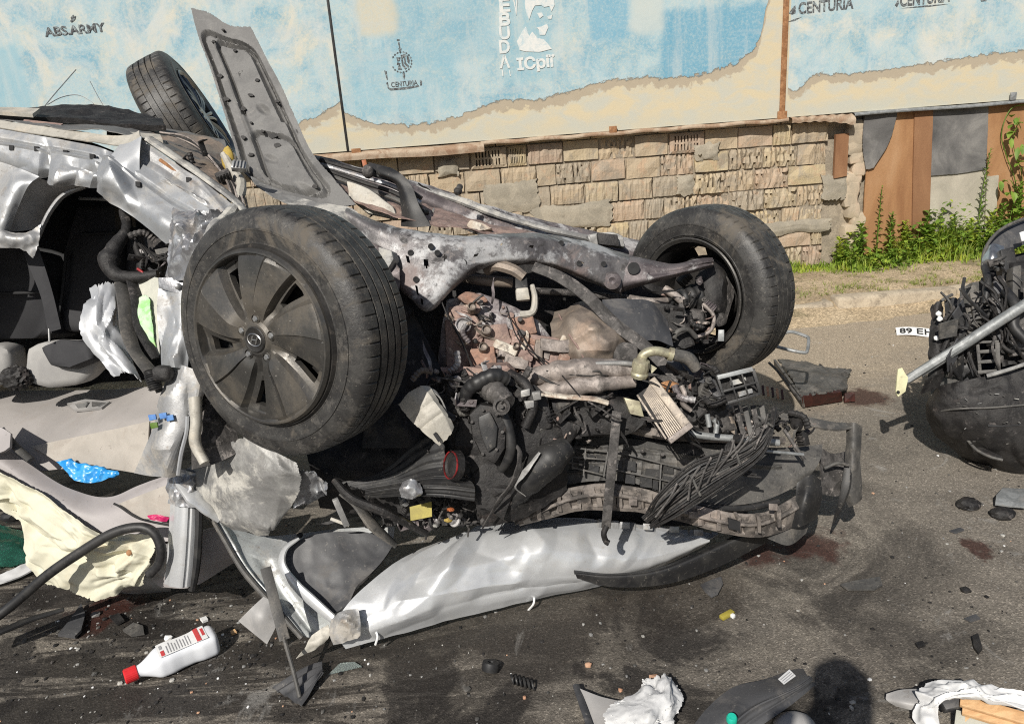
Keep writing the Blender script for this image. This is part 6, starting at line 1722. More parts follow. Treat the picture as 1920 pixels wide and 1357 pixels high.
for (x0, y0, x1, y1, d) in ((1200, 894, 1222, 912, 2.312), (1224, 900, 1234, 916, 2.312), (1158, 884, 1168, 898, 2.315), (1172, 888, 1190, 905, 2.315), (1210, 878, 1238, 892, 2.315), (1244, 892, 1262, 902, 2.315), (1150, 860, 1166, 876, 2.322), (1172, 862, 1192, 880, 2.322), (1245, 870, 1264, 886, 2.322), (1245, 908, 1252, 920, 2.312), (1100, 850, 1116, 862, 2.325), (1120, 852, 1134, 866, 2.325), (1084, 862, 1098, 876, 2.32), (1104, 870, 1122, 884, 2.315)):
    prism('pocket_shade', [(x0, y0, d), (x1, y0 + 3, d), (x1, y1 + 3, d), (x0, y1, d)], .006, 'black_plastic', car, jit=.001)  # raised dark boxes stand for the shade in the shroud's windows
for (p0, p1) in (((1065, 838, 2.32), (1135, 846, 2.315)), ((1070, 856, 2.31), (1140, 862, 2.31)), ((1074, 876, 2.305), (1130, 890, 2.305)), ((1072, 838, 2.315), (1074, 880, 2.305)), ((1098, 840, 2.315), (1094, 892, 2.30)), ((1140, 846, 2.315), (1132, 894, 2.30)), ((1155, 846, 2.325), (1300, 884, 2.315)), ((1150, 846, 2.325), (1146, 905, 2.305)), ((1240, 868, 2.32), (1236, 930, 2.305)), ((1150, 880, 2.315), (1270, 905, 2.31))):
    bar('shroud_rib', p0, p1, .005, .010, 'dusty_plastic', car, bev=.001)
for (px, py) in ((1205, 846), (1300, 870), (1242, 852), (1075, 846), (1320, 855)):
    link('bolt', *lathe_vf([(.006, -.01), (.006, .004), (0, .005)], P(px, py, 2.325), camvec(0, .5, -1), 10), 'soot_light', car)
S('radiator_core', [[(1090, 775, 2.46), (1200, 780, 2.46), (1330, 788, 2.46), (1400, 790, 2.46)], [(1090, 826, 2.42), (1200, 832, 2.42), (1330, 838, 2.42), (1400, 842, 2.42)]], 'soot_light', n=(30, 120), t=.03, emboss=lambda s, q: .002 * np.sin(q * 400), seed=56)
T('top_tank', [(1160, 800, 2.34), (1230, 812, 2.33), (1300, 818, 2.33), (1400, 822, 2.34), (1470, 826, 2.36)], [.014, .018, .016, .012], 'carrier_beige', n=30, seg=8)
T('alloy_pipe', [(1290, 812, 2.28), (1330, 818, 2.27), (1380, 822, 2.27), (1460, 830, 2.28)], .011, 'galvanised', n=20, seg=10)
T('lower_bulge', [(960, 945, 2.24), (990, 900, 2.20), (1030, 862, 2.18), (1064, 836, 2.2)], [.02, .045, .05, .03], 'black_plastic', n=40, seg=16, wob=.2)
T('torn_edge', [(905, 990, 2.22), (935, 940, 2.16), (965, 900, 2.13), (975, 850, 2.12), (960, 826, 2.13)], [.004, .010, .014, .010, .004], 'soot_light', n=40, seg=7, flat=.4, wob=.4)
T('torn_edge', [(985, 930, 2.17), (965, 910, 2.14), (990, 878, 2.13), (1012, 848, 2.13)], [.004, .010, .004], 'ashen_sheet', n=30, seg=6, flat=.3, wob=.4)
S('charred_skirt', [[(880, 880, 2.26), (930, 870, 2.24), (985, 860, 2.24), (1050, 830, 2.26)], [(890, 930, 2.24), (940, 920, 2.21), (1000, 900, 2.2), (1060, 870, 2.24)], [(905, 985, 2.28), (960, 975, 2.26), (1010, 950, 2.26), (1060, 915, 2.28)]], 'soot', n=(40, 40), t=.006, amp=.018, freq=9, seed=57)
# bumper carrier
def carr_emboss(s, q):
    h = .010 * np.exp(-((s - .15) / .10) ** 2) + .008 * np.exp(-((s - .55) / .06) ** 2)
    cell = (np.floor(q * 26) % 2 == 0)
    h += -.012 * (cell & (s > .25) & (s < .48)) - .010 * ((np.floor(q * 26 + .5) % 2 == 0) & (s > .62) & (s < .88))
    return h
S('bumper_carrier', [
    [(955, 972, 2.36), (1005, 945, 2.32), (1062, 918, 2.30), (1130, 908, 2.30), (1210, 918, 2.30), (1290, 944, 2.30), (1370, 962, 2.31), (1430, 962, 2.33), (1482, 938, 2.36), (1530, 905, 2.4)],
    [(965, 980, 2.34), (1015, 955, 2.29), (1070, 932, 2.27), (1132, 924, 2.27), (1210, 934, 2.27), (1290, 960, 2.27), (1370, 978, 2.28), (1430, 978, 2.30), (1486, 952, 2.33), (1532, 920, 2.38)],
    [(975, 985, 2.36), (1025, 972, 2.32), (1080, 958, 2.30), (1136, 956, 2.30), (1212, 962, 2.30), (1292, 982, 2.30), (1372, 1002, 2.31), (1428, 1006, 2.33), (1480, 990, 2.36), (1526, 960, 2.4)]],
  'carrier_beige', n=(40, 220), t=.006, emboss=carr_emboss, amp=.003, freq=14, seed=58, smooth=25)
for k in range(13):
    t_ = k / 12
    px = 1010 + 450 * t_
    py = float(np.interp(px, [1005, 1062, 1130, 1210, 1290, 1370, 1430, 1480], [950, 930, 922, 930, 955, 972, 974, 955]))
    prism('carrier_rib', [(px - 3, py - 3, 2.265), (px + 4, py - 2, 2.265), (px + 5, py + 26, 2.285), (px - 2, py + 25, 2.285)], .03, 'carrier_beige', car, jit=.0015)
for (px, py) in ((1187, 941), (1450, 950), (1300, 965)):
    prism('clip_plate', [(px - 8, py - 6, 2.258), (px + 8, py - 5, 2.258), (px + 8, py + 7, 2.262), (px - 8, py + 6, 2.262)], .005, 'pipe_ash', car, bev=.001)
prism('carrier_slot_shade', [(1366, 972, 2.265), (1388, 978, 2.265), (1388, 996, 2.27), (1366, 990, 2.27)], .01, 'interior_dark', car)  # dark plate on the carrier, shade of a slot put into its colour
T('absorber', [(1260, 930, 2.33), (1330, 950, 2.31), (1400, 952, 2.32), (1460, 940, 2.34)], .010, 'black_plastic', n=20, seg=8)
# upright strap
bar('upright_strap', (1157, 770, 2.18), (1136, 990, 2.22), .028, .006, 'soot_light', car)
T('strap_hook', [(1138, 985, 2.22), (1132, 1000, 2.22), (1136, 1014, 2.23), (1142, 1018, 2.23)], .009, 'soot', n=12)
# lamp housing at right end, bumper end
S('lamp_housing', [[(1494, 905, 2.36), (1520, 890, 2.36), (1538, 900, 2.40)], [(1490, 950, 2.34), (1514, 935, 2.32), (1540, 930, 2.38)], [(1484, 990, 2.36), (1506, 985, 2.34), (1530, 970, 2.40)]], 'black_plastic', n=(20, 20), t=.006, smoothamp=.012, seed=60)
S('bumper_shell', [[(1452, 960, 2.40), (1486, 945, 2.42), (1530, 915, 2.46)], [(1455, 990, 2.36), (1490, 985, 2.38), (1525, 960, 2.44)], [(1440, 1010, 2.36), (1480, 1022, 2.37), (1512, 1000, 2.42)]], 'dusty_plastic', n=(20, 24), t=.005, smoothamp=.01, seed=61)
S('bumper_end', [[(1440, 770, 2.55), (1500, 780, 2.52), (1560, 792, 2.50), (1608, 796, 2.52)], [(1470, 790, 2.50), (1520, 800, 2.48), (1570, 806, 2.46), (1600, 800, 2.47)]], 'dusty_plastic', n=(14, 40), t=.008, amp=.006, freq=10, seed=62)
S('bumper_end', [[(1588, 795, 2.50), (1602, 792, 2.47), (1614, 800, 2.50)], [(1586, 860, 2.48), (1600, 858, 2.45), (1612, 862, 2.48)], [(1580, 915, 2.48), (1598, 916, 2.46), (1614, 915, 2.50)], [(1592, 950, 2.50), (1604, 945, 2.48), (1614, 935, 2.52)]], 'dusty_plastic', n=(36, 16), t=.008, amp=.006, freq=9, seed=63)
T('bumper_spike', [(1590, 870, 2.46), (1586, 910, 2.45), (1576, 945, 2.46), (1562, 982, 2.50)], [.012, .016, .010, .003], 'black_plastic', n=24, seg=7, flat=.5)
S('bumper_inner', [[(1536, 838, 2.50), (1560, 850, 2.52), (1590, 845, 2.55)], [(1540, 890, 2.46), (1565, 895, 2.48), (1592, 885, 2.5)], [(1536, 925, 2.46), (1565, 930, 2.48), (1590, 925, 2.5)]], 'soot_light', n=(20, 20), t=.006, smoothamp=.014, seed=64)
T('trim_bead', [(1545, 878, 2.44), (1570, 868, 2.44), (1592, 872, 2.44)], .006, 'dusty_plastic', n=14)
# wiring harness: a sheaf of single wires
for k in range(24):
    t_ = k / 23
    o1, o2 = rnd.uniform(-1, 1), rnd.uniform(-1, 1)
    sx_ = -52 * t_; sy_ = -46 * t_                       # the sheaf is about 70 px wide, its wires nearly parallel
    pts = [(1452 - 6 * o1, 762 + 22 * t_, 2.16), (1448 + sx_ * .25, 812 + 6 * o1, 2.13 + .01 * o2), (1424 + sx_ * .6, 862 + sy_ * .5 + 4 * o1, 2.12 + .012 * o1), (1352 + sx_ + 4 * o2, 918 + sy_ + 4 * o1, 2.12 + .012 * o2), (1270 + sx_ * .6 + 4 * o1, 968 + sy_ * .9, 2.14 + .012 * o1), (1228 + sx_ * .3 + 12 * o2, 990 + sy_ * .5, 2.19)]
    T('wire', pts, rnd.choice([.0026, .0032, .0038]), rnd.choice(['soot', 'soot', 'soot_light', 'black_plastic']), n=40, seg=6)
for k in range(9):                                       # wires crossing the sheaf
    t_ = k / 8
    T('wire', [(1440 - 170 * t_, 812 + 130 * t_ - 36, 2.105), (1428 - 170 * t_ + rnd.uniform(-6, 6), 840 + 128 * t_ - 36, 2.10), (1400 - 170 * t_ + rnd.uniform(-14, 24), 872 + 128 * t_ - 30, 2.105)], .0034, 'soot_light', n=14, seg=6)
for (p0, p1) in (((1372, 822, 2.17), (1388, 872, 2.17)), ((1296, 892, 2.17), (1314, 930, 2.17)), ((1420, 780, 2.18), (1450, 800, 2.18))):
    bar('wire_clip', p0[:2] + (p0[2] - .065,), p1[:2] + (p1[2] - .065,), .007, .004, 'dusty_plastic', car)
for k in range(4):
    T('wire', [(1378 + 6 * k, 815, 2.22), (1372 - 4 * k, 840, 2.18), (1378 + 4 * k, 868 + 6 * k, 2.17), (1400 + 9 * k, 880 + 5 * k, 2.17)], .004, 'soot', n=20, seg=6)
T('loose_rod', [(1400, 810, 2.28), (1470, 770, 2.24)], .0035, 'soot', n=8)
T('loose_rod', [(1470, 805, 2.32), (1508, 862, 2.30)], .006, 'soot_light', n=8)
T('loose_rod', [(1430, 845, 2.26), (1506, 852, 2.30)], .005, 'galvanised', n=8)
for k in range(4):
    bar('bracket_leg', (1380 + 16 * k, 760, 2.30), (1396 + 14 * k, 822, 2.26), .016, .01, 'dusty_plastic' if k % 2 else 'soot_light', car)
S('torn_wing', [[(1330, 740, 2.32), (1352, 742, 2.32), (1370, 760, 2.32)], [(1344, 775, 2.31), (1366, 778, 2.30), (1380, 800, 2.30)], [(1366, 808, 2.30), (1378, 815, 2.30), (1386, 826, 2.30)]], 'heat_shield', n=(24, 16), t=.004, amp=.008, freq=12, ragged=.06, seed=65)
chunk('starter_motor', [(1278, 722), (1320, 735), (1330, 770), (1305, 795), (1282, 780)], 2.26, .10, 'soot', amp=.016, seed=21)
T('sensor_pipe', [(1278, 724, 2.22), (1284, 740, 2.21), (1280, 756, 2.22), (1296, 770, 2.22)], .008, 'pipe_ash', n=20, wob=.3)
B('rust_lump', (1255, 728, 2.28), (.03, .02, .02), 'rust', amp=.3, sub=3)
T('valve_stub', [(1326, 776, 2.22), (1330, 800, 2.22)], .008, 'galvanised', n=8)
T('valve_stub', [(1338, 786, 2.22), (1344, 794, 2.22), (1342, 812, 2.22)], .008, 'galvanised', n=10)
chunk('charred_lump', [(1290, 770), (1345, 760), (1385, 790), (1370, 830), (1300, 822)], 2.36, .1, 'soot', amp=.02, seed=22)
chunk('charred_lump', [(1060, 760), (1150, 760), (1180, 790), (1150, 815), (1070, 810)], 2.34, .12, 'soot', amp=.02, seed=23)
chunk('charred_lump', [(1200, 560), (1290, 580), (1300, 650), (1260, 660), (1200, 600)], 2.60, .14, 'soot', amp=.02, seed=24)
chunk('charred_lump', [(780, 590), (850, 540), (905, 545), (850, 640), (830, 700), (790, 690)], 2.52, .12, 'soot', amp=.02, seed=25)
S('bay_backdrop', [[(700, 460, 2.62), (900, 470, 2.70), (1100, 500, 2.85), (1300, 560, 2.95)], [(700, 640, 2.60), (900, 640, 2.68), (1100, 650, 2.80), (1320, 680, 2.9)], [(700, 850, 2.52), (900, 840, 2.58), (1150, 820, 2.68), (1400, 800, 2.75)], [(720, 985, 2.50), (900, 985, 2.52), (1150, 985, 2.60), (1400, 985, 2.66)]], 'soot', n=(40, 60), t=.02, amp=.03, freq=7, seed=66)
# loose burnt odds and ends wedged in the bay, too small to pick apart
mb = MB()
zones = [((800, 980), (690, 790), (2.18, 2.30), 70), ((960, 1150), (770, 830), (2.20, 2.32), 70), ((1240, 1390), (700, 810), (2.22, 2.34), 60), ((860, 980), (560, 690), (2.35, 2.42), 40), ((780, 910), (930, 985), (2.26, 2.36), 70), ((1180, 1330), (540, 640), (2.58, 2.66), 60), ((1400, 1540), (775, 830), (2.35, 2.5), 30)]
for (xr, yr, dr, n_) in zones:
    for k in range(n_):
        px, py, d = rnd.uniform(*xr), rnd.uniform(*yr), rnd.uniform(*dr)
        q = rnd.random()
        mi_ = rnd.choice([0, 0, 1] if py > 880 else ([0, 0, 0, 0, 1, 1, 2, 3] if py > 690 else [0, 1, 2, 3]))
        if q < .45:
            a = rnd.uniform(0, 6.28); L = rnd.uniform(10, 34)
            mb.add(tube_vf([(px, py, d), (px + L * .5 * math.cos(a) + rnd.uniform(-5, 5), py + L * .5 * math.sin(a) + rnd.uniform(-5, 5), d - .01), (px + L * math.cos(a), py + L * math.sin(a), d + rnd.uniform(-.02, .02))], rnd.uniform(.0018, .005), n=8, seg=5), mi_)
        elif q < .75:
            r_ = rnd.uniform(.003, .009)
            mb.add(lathe_vf([(r_, -.01), (r_, .004), (r_ * .5, .006), (0, .006)], P(px, py, d), camvec(rnd.uniform(-.5, .5), rnd.uniform(-.2, .8), -1), 8), mi_)
        else:
            mb.add(blob_vf(P(px, py, d), (rnd.uniform(.006, .016), .008, rnd.uniform(.005, .012)), CAX, amp=.4, sub=1, seed=k), mi_)
mb.build('charred_fragments', ['soot', 'soot_light', 'pipe_ash', 'burnt_pink'], car, kind='stuff')
for pts, r_ in (([(842, 600, 2.33), (830, 570, 2.34), (828, 560, 2.36)], .0025), ([(950, 575, 2.33), (975, 640, 2.28), (1040, 690, 2.24), (1085, 740, 2.16)], .0022), ([(960, 600, 2.33), (1000, 660, 2.30), (1040, 700, 2.26)], .0022), ([(845, 600, 2.34), (870, 650, 2.31), (890, 700, 2.27)], .003), ([(826, 690, 2.26), (800, 720, 2.22), (800, 770, 2.2)], .003)):
    T('wire', pts, r_, 'soot', n=30, seg=5)
# --- far sill and strips behind the engine
S('far_sill', [[(590, 292, 2.98), (700, 322, 2.98), (800, 350, 3.0), (920, 390, 3.02), (1060, 425, 3.05), (1200, 452, 3.1)], [(586, 304, 2.93), (700, 334, 2.93), (800, 362, 2.95), (920, 404, 2.97), (1060, 440, 3.0), (1200, 462, 3.05)], [(580, 318, 2.93), (700, 352, 2.93), (800, 380, 2.94), (920, 426, 2.95), (1060, 462, 2.98), (1200, 480, 3.02)], [(580, 330, 2.98), (700, 372, 2.98), (800, 400, 2.98), (920, 446, 3.0), (1060, 480, 3.02), (1200, 500, 3.05)]], 'burnt_metal', n=(30, 100), t=.004, amp=.012, freq=6, seed=70)
T('far_rail', [(780, 350, 2.96), (860, 375, 2.95), (940, 405, 2.94), (1020, 428, 2.94), (1100, 446, 2.96), (1170, 462, 2.98)], [.010, .016, .012, .014, .010], 'ashen_sheet', n=50, seg=8, wob=.3)
S('floor_middle', [[(600, 330, 2.86), (700, 360, 2.86), (800, 390, 2.86), (900, 420, 2.88), (1050, 450, 2.92)], [(640, 375, 2.60), (720, 405, 2.58), (800, 425, 2.57), (900, 435, 2.60), (1050, 450, 2.68)]], 'burnt_pink', n=(24, 60), t=.004, amp=.02, freq=7, seed=71)
for k in range(4):
    T('underbody_pipe', [(600 + 4 * k, 300 + 9 * k, 2.76), (680, 322 + 10 * k, 2.74), (740, 340 + 11 * k, 2.72), (790, 372 + 9 * k, 2.70)], .009, ['soot', 'bare_metal', 'soot', 'dusty_plastic'][k], n=30, seg=8)
chunk('tunnel_brace', [(650, 338), (690, 352), (738, 388), (745, 412), (690, 400), (655, 372)], 2.62, .03, 'plate_beige', amp=.006, seed=26)
S('black_strap_arm', [[(690, 304, 2.66), (708, 308, 2.64), (735, 314, 2.62)], [(700, 324, 2.64), (722, 326, 2.61), (752, 326, 2.59)], [(740, 345, 2.62), (752, 348, 2.59), (772, 350, 2.58)], [(752, 390, 2.60), (766, 390, 2.57), (786, 386, 2.56)], [(752, 424, 2.60), (776, 426, 2.57), (808, 424, 2.56)]], 'black_plastic', n=(50, 20), t=.006, smoothamp=.006, seed=72)
B('strap_bolt', (690, 322, 2.62), (.02, .016, .022), 'soot_light', amp=.2, sub=3)
bar('orange_tab', (682, 300, 2.66), (686, 318, 2.66), .016, .006, 'orange_bit', car)
chunk('sill_clutter', [(1100, 440), (1140, 434), (1170, 442), (1172, 462), (1110, 458)], 2.9, .06, 'ashen_sheet', amp=.01, seed=27)
prism('sill_box', [(1120, 436, 2.86), (1158, 440, 2.86), (1162, 462, 2.86), (1124, 458, 2.86)], .05, 'soot', car, bev=.003)
chunk('sill_clutter', [(880, 412), (905, 418), (925, 430), (890, 434), (874, 424)], 2.62, .04, 'ash_white', amp=.008, seed=28)

# --- more of the tangle: recognisable small hardware, charred
def greeble(px, py, d, kind, s, m_, ang):
    c = P(px, py, d)
    ax = locvec(px, py, math.cos(ang) * .6, math.sin(ang) * .6, -.7)
    t = locvec(px, py, math.cos(ang + 1.3), math.sin(ang + 1.3), .15)
    if kind == 0:      # flanged cylinder
        return lathe_vf([(0, .020 * s), (.010 * s, .020 * s), (.011 * s, .018 * s), (.011 * s, .006 * s), (.018 * s, .005 * s), (.018 * s, 0), (.013 * s, -.002 * s), (.013 * s, -.03 * s)], c, ax, 12)
    if kind == 1:      # ribbed box
        V, Fs = box_vf(c, (.045 * s, .028 * s, .022 * s), axes_from(t, ax), .0025)
        mb_ = MB().add((V, Fs))
        x, y, z = axes_from(t, ax)
        for q in range(4):
            mb_.add(box_vf(c + x * (q - 1.5) * .010 * s + z * .012 * s, (.003 * s, .026 * s, .010 * s), (x, y, z), 0))
        return mb_.V, mb_.F
    if kind == 2:      # bent bracket
        x, y, z = axes_from(t, ax)
        mb_ = MB().add(box_vf(c, (.05 * s, .022 * s, .004), (x, y, z), .001))
        mb_.add(box_vf(c + x * .024 * s + z * .012 * s, (.004, .022 * s, .026 * s), (x, y, z), .001))
        mb_.add(lathe_vf([(0, .006), (.005 * s, .006), (.006 * s, .003), (.006 * s, -.002)], c - x * .012 * s, z, 6))
        return mb_.V, mb_.F
    if kind == 3:      # short ribbed hose
        x, y, z = axes_from(t, ax)
        return tube_vf([c, c + x * .03 * s + z * .012 * s, c + x * .06 * s + y * .02 * s], .009 * s, n=30, seg=9, px=False, corr=(7, .13))
    x, y, z = axes_from(t, ax)          # torn strip of sheet
    Q = [[c + x * .03 * s * i + y * .012 * s * (j - .5) * (1 - .25 * i) + z * .008 * s * math.sin(i * 1.7 + j) for j in range(2)] for i in range(4)]
    return sheet_vf(Q, n=(9, 4), t=.0015, world=True)
zn = [((800, 980), (690, 740), (2.16, 2.24), 16), ((810, 880), (745, 880), (2.14, 2.22), 14), ((960, 1170), (750, 808), (2.18, 2.26), 20), ((1220, 1390), (690, 800), (2.20, 2.28), 22), ((835, 940), (565, 690), (2.33, 2.37), 10),
      ((1170, 1300), (545, 650), (2.52, 2.60), 12), ((1280, 1360), (520, 640), (2.62, 2.70), 12), ((640, 880), (935, 985), (2.26, 2.32), 12), ((1400, 1530), (775, 825), (2.3, 2.4), 8), ((640, 860), (340, 420), (2.64, 2.75), 12), ((320, 450), (275, 385), (2.38, 2.46), 10), ((250, 340), (440, 520), (2.26, 2.34), 10)]
for (xr, yr, dr, n_) in zn:
    for k in range(n_):
        kd = rnd.choice([0, 0, 1, 2, 2, 3, 4, 4])
        px, py = rnd.uniform(*xr), rnd.uniform(*yr)
        warm = 560 < py < 700 and px < 1080
        m_ = rnd.choice(['burnt_pink', 'burnt_metal', 'heat_shield']) if warm else rnd.choice(['soot', 'soot', 'soot', 'soot_light', 'burnt_metal', 'dusty_plastic', 'steel_grey' if rnd.random() < .35 else 'soot'])
        V_, F_ = greeble(px, py, rnd.uniform(*dr), kd, rnd.uniform(.55, 1.2), m_, rnd.uniform(0, 6.28))
        link(['flange', 'ribbed_block', 'bent_bracket', 'hose_stub', 'torn_strip'][kd], V_, F_, m_, car, smooth=30)
for k in range(20):                                   # scorched wires strung through the bay
    x0, y0 = rnd.uniform(790, 1330), rnd.uniform(690, 790)
    a = rnd.uniform(-.5, .9); L = rnd.uniform(60, 150); d = rnd.uniform(2.12, 2.24)
    T('wire', [(x0, y0, d), (x0 + L * .35 * math.cos(a) + rnd.uniform(-14, 14), y0 + L * .35 * math.sin(a) + rnd.uniform(-14, 14), d - .01), (x0 + L * .7 * math.cos(a) + rnd.uniform(-14, 14), y0 + L * .7 * math.sin(a) + rnd.uniform(-10, 16), d), (x0 + L * math.cos(a), y0 + L * math.sin(a), d + .03)], rnd.choice([.002, .0028, .004]), rnd.choice(['soot', 'soot', 'soot_light', 'rubber']), n=24, seg=5)
# ------------------------------------------------------------------ bonnet torn off in front of the wreck
bon = thing('torn_bonnet', G(800, 1120), 'crumpled silver bonnet lying torn off before the engine bay', 'bonnet')
_bb = buckles(10, .004, .06, 21, .1, .3, 5.0)
def bon_emboss(s, q):
    h = np.zeros_like(s)
    # sharp buckles radiating from the crushed left corner
    q = q * 4.8
    h += .020 * np.maximum(0, 1 - np.abs(s - .42 - .05 * np.sin(q * 2.1)) / .36) * np.clip((q - .1) / .8, 0, 1) * np.clip((4.6 - q) / 1.8, 0, 1)
    for (s0, q0, s1, q1, a, w_) in ((.22, .55, .50, .80, -.022, .13), (.10, .95, .42, 1.10, .018, .10), (.30, 1.25, .46, 1.75, -.012, .09), (.12, 1.75, .30, 2.05, .012, .08), (.62, .75, .66, 1.9, .010, .07), (.75, 1.6, .80, 2.6, -.007, .07), (.22, 2.6, .40, 2.75, -.008, .08), (.30, 3.3, .45, 3.2, .006, .08), (.85, .5, .75, 1.1, .010, .07)):
        ds, dq = s1 - s0, q1 - q0
        L2 = ds * ds + dq * dq
        t = np.clip(((s - s0) * ds + (q - q0) * dq) / L2, 0, 1)
        d = np.hypot(s - s0 - t * ds, q - q0 - t * dq)
        h += 1.3 * a * np.maximum(0, 1 - d / (w_ * 2.0)) ** 1.15
    return h
sheet('outer_skin', [
    [(842, 1010, 2.44), (900, 990, 2.46), (985, 976, 2.48), (1085, 972, 2.50), (1185, 982, 2.52), (1275, 994, 2.55), (1345, 1003, 2.58)],
    [(770, 1040, 2.36), (850, 1022, 2.37), (960, 1008, 2.40), (1075, 1004, 2.43), (1180, 1010, 2.47), (1268, 1012, 2.51), (1342, 1006, 2.56)],
    [(705, 1082, 2.28), (800, 1068, 2.30), (935, 1050, 2.34), (1065, 1042, 2.39), (1172, 1042, 2.44), (1260, 1030, 2.49), (1336, 1010, 2.54)],
    [(652, 1132, 2.22), (762, 1120, 2.25), (915, 1090, 2.32), (1055, 1076, 2.38), (1162, 1068, 2.43), (1252, 1044, 2.48), (1328, 1014, 2.53)],
    [(626, 1180, 2.19), (742, 1162, 2.23), (905, 1122, 2.31), (1050, 1098, 2.38), (1155, 1082, 2.44), (1248, 1052, 2.49), (1322, 1018, 2.54)],
    [(648, 1216, 2.20), (752, 1186, 2.26), (905, 1146, 2.34), (1050, 1112, 2.42), (1154, 1090, 2.47), (1246, 1058, 2.52), (1318, 1021, 2.57)]],
  'silver_paint', bon, n=(80, 220), t=.0025, emboss=lambda s, q: bon_emboss(s, q) + _bb(s, q), amp=.0046, freq=6.5, smoothamp=.004, sfreq=4, seed=80, smooth=26)
sheet('rear_flange', [[(1120, 974, 2.50), (1180, 980, 2.515), (1260, 990, 2.54), (1345, 1000, 2.58)], [(1120, 990, 2.475), (1180, 996, 2.49), (1258, 1003, 2.52), (1345, 1005, 2.565)]], 'silver_dirty', bon, n=(14, 90), t=.003, emboss=lambda s, q: .005 * (np.sin(q * 40) > .3))
for (px, py, d) in ((1172, 984, 2.465), (1215, 987, 2.475), (1265, 992, 2.495), (1310, 998, 2.52)):
    prism('flange_clip', [(px - 9, py - 6, d), (px + 9, py - 5, d), (px + 9, py + 7, d), (px - 9, py + 6, d)], .008, 'silver_dirty' if px != 1265 else 'steel_grey', bon, bev=.002)
# underside frame folded out to the left
sheet('inner_frame', [
    [(386, 954, 2.40), (430, 985, 2.42), (490, 1005, 2.44), (560, 1000, 2.46), (650, 990, 2.48), (740, 985, 2.5)],
    [(420, 1010, 2.35), (458, 1030, 2.37), (515, 1040, 2.39), (575, 1040, 2.41), (650, 1030, 2.44), (735, 1015, 2.47)],
    [(455, 1066, 2.32), (492, 1085, 2.33), (540, 1090, 2.35), (590, 1090, 2.37), (640, 1085, 2.39), (700, 1065, 2.41)],
    [(502, 1122, 2.29), (535, 1140, 2.30), (575, 1145, 2.31), (610, 1145, 2.32), (640, 1140, 2.33), (660, 1120, 2.34)],
    [(560, 1190, 2.26), (585, 1195, 2.265), (605, 1195, 2.27), (622, 1190, 2.27), (640, 1180, 2.275), (650, 1165, 2.28)]],
  'frame_white', bon, n=(60, 60), t=.004, amp=.004, freq=9, smoothamp=.008, seed=81,
  emboss=lambda s, q: .010 * np.exp(-((q - .06) / .03) ** 2) - .012 * np.exp(-((q - .30) / .05) ** 2) * (s > .3))
sheet('insulation_pad', [
    [(545, 1022, 2.385), (585, 1003, 2.40), (640, 996, 2.42), (690, 998, 2.43), (738, 1020, 2.43)],
    [(532, 1050, 2.36), (582, 1040, 2.375), (640, 1036, 2.39), (690, 1036, 2.40), (722, 1044, 2.40)],
    [(545, 1085, 2.335), (590, 1080, 2.345), (640, 1076, 2.355), (675, 1074, 2.36), (700, 1070, 2.365)],
    [(582, 1118, 2.31), (608, 1116, 2.315), (636, 1112, 2.32), (656, 1106, 2.325), (672, 1095, 2.33)],
    [(620, 1152, 2.285), (628, 1150, 2.285), (638, 1144, 2.29), (648, 1136, 2.29), (656, 1128, 2.295)]],
  'dark_trim', bon, n=(40, 44), t=.008, smoothamp=.010, sfreq=7, amp=.002, freq=16, seed=82)
tube('frame_rim', [(560, 1008, 2.37), (534, 1030, 2.35), (530, 1062, 2.32), (556, 1098, 2.295), (590, 1130, 2.27), (624, 1160, 2.255)], [.010, .014, .016, .018, .016], 'silver_paint', bon, n=50, seg=10, flat=.6)
tube('frame_edge', [(388, 956, 2.39), (422, 1014, 2.34), (456, 1070, 2.31), (504, 1126, 2.28), (566, 1196, 2.25)], [.006, .009, .008], 'dusty_plastic', bon, n=40, seg=8)
sheet('crushed_corner', [[(622, 1160, 2.19), (645, 1145, 2.175), (672, 1140, 2.18)], [(618, 1185, 2.175), (646, 1175, 2.155), (676, 1168, 2.165)], [(626, 1208, 2.175), (650, 1202, 2.16), (674, 1192, 2.17)]], 'silver_dirty', bon, n=(22, 22), t=.003, amp=.003, freq=30, seed=3, emboss=buckles(8, .010, .08, 23), smooth=14)
sheet('hinge_plate', [[(616, 1170, 2.20), (604, 1178, 2.195), (585, 1190, 2.19)], [(618, 1190, 2.19), (598, 1200, 2.18), (572, 1214, 2.18)], [(600, 1208, 2.19), (584, 1220, 2.185), (556, 1232, 2.185)]], 'plate_beige', bon, n=(20, 20), t=.004, amp=.008, freq=16, seed=83)
link('catch_hole_shade', *lathe_vf([(.010, -.002), (.010, .002), (0, .001)], P(562, 1003, 2.42), (0, -.4, 1), 14), 'interior_dark', bon)  # dark disc on the frame, painted shade of the catch opening

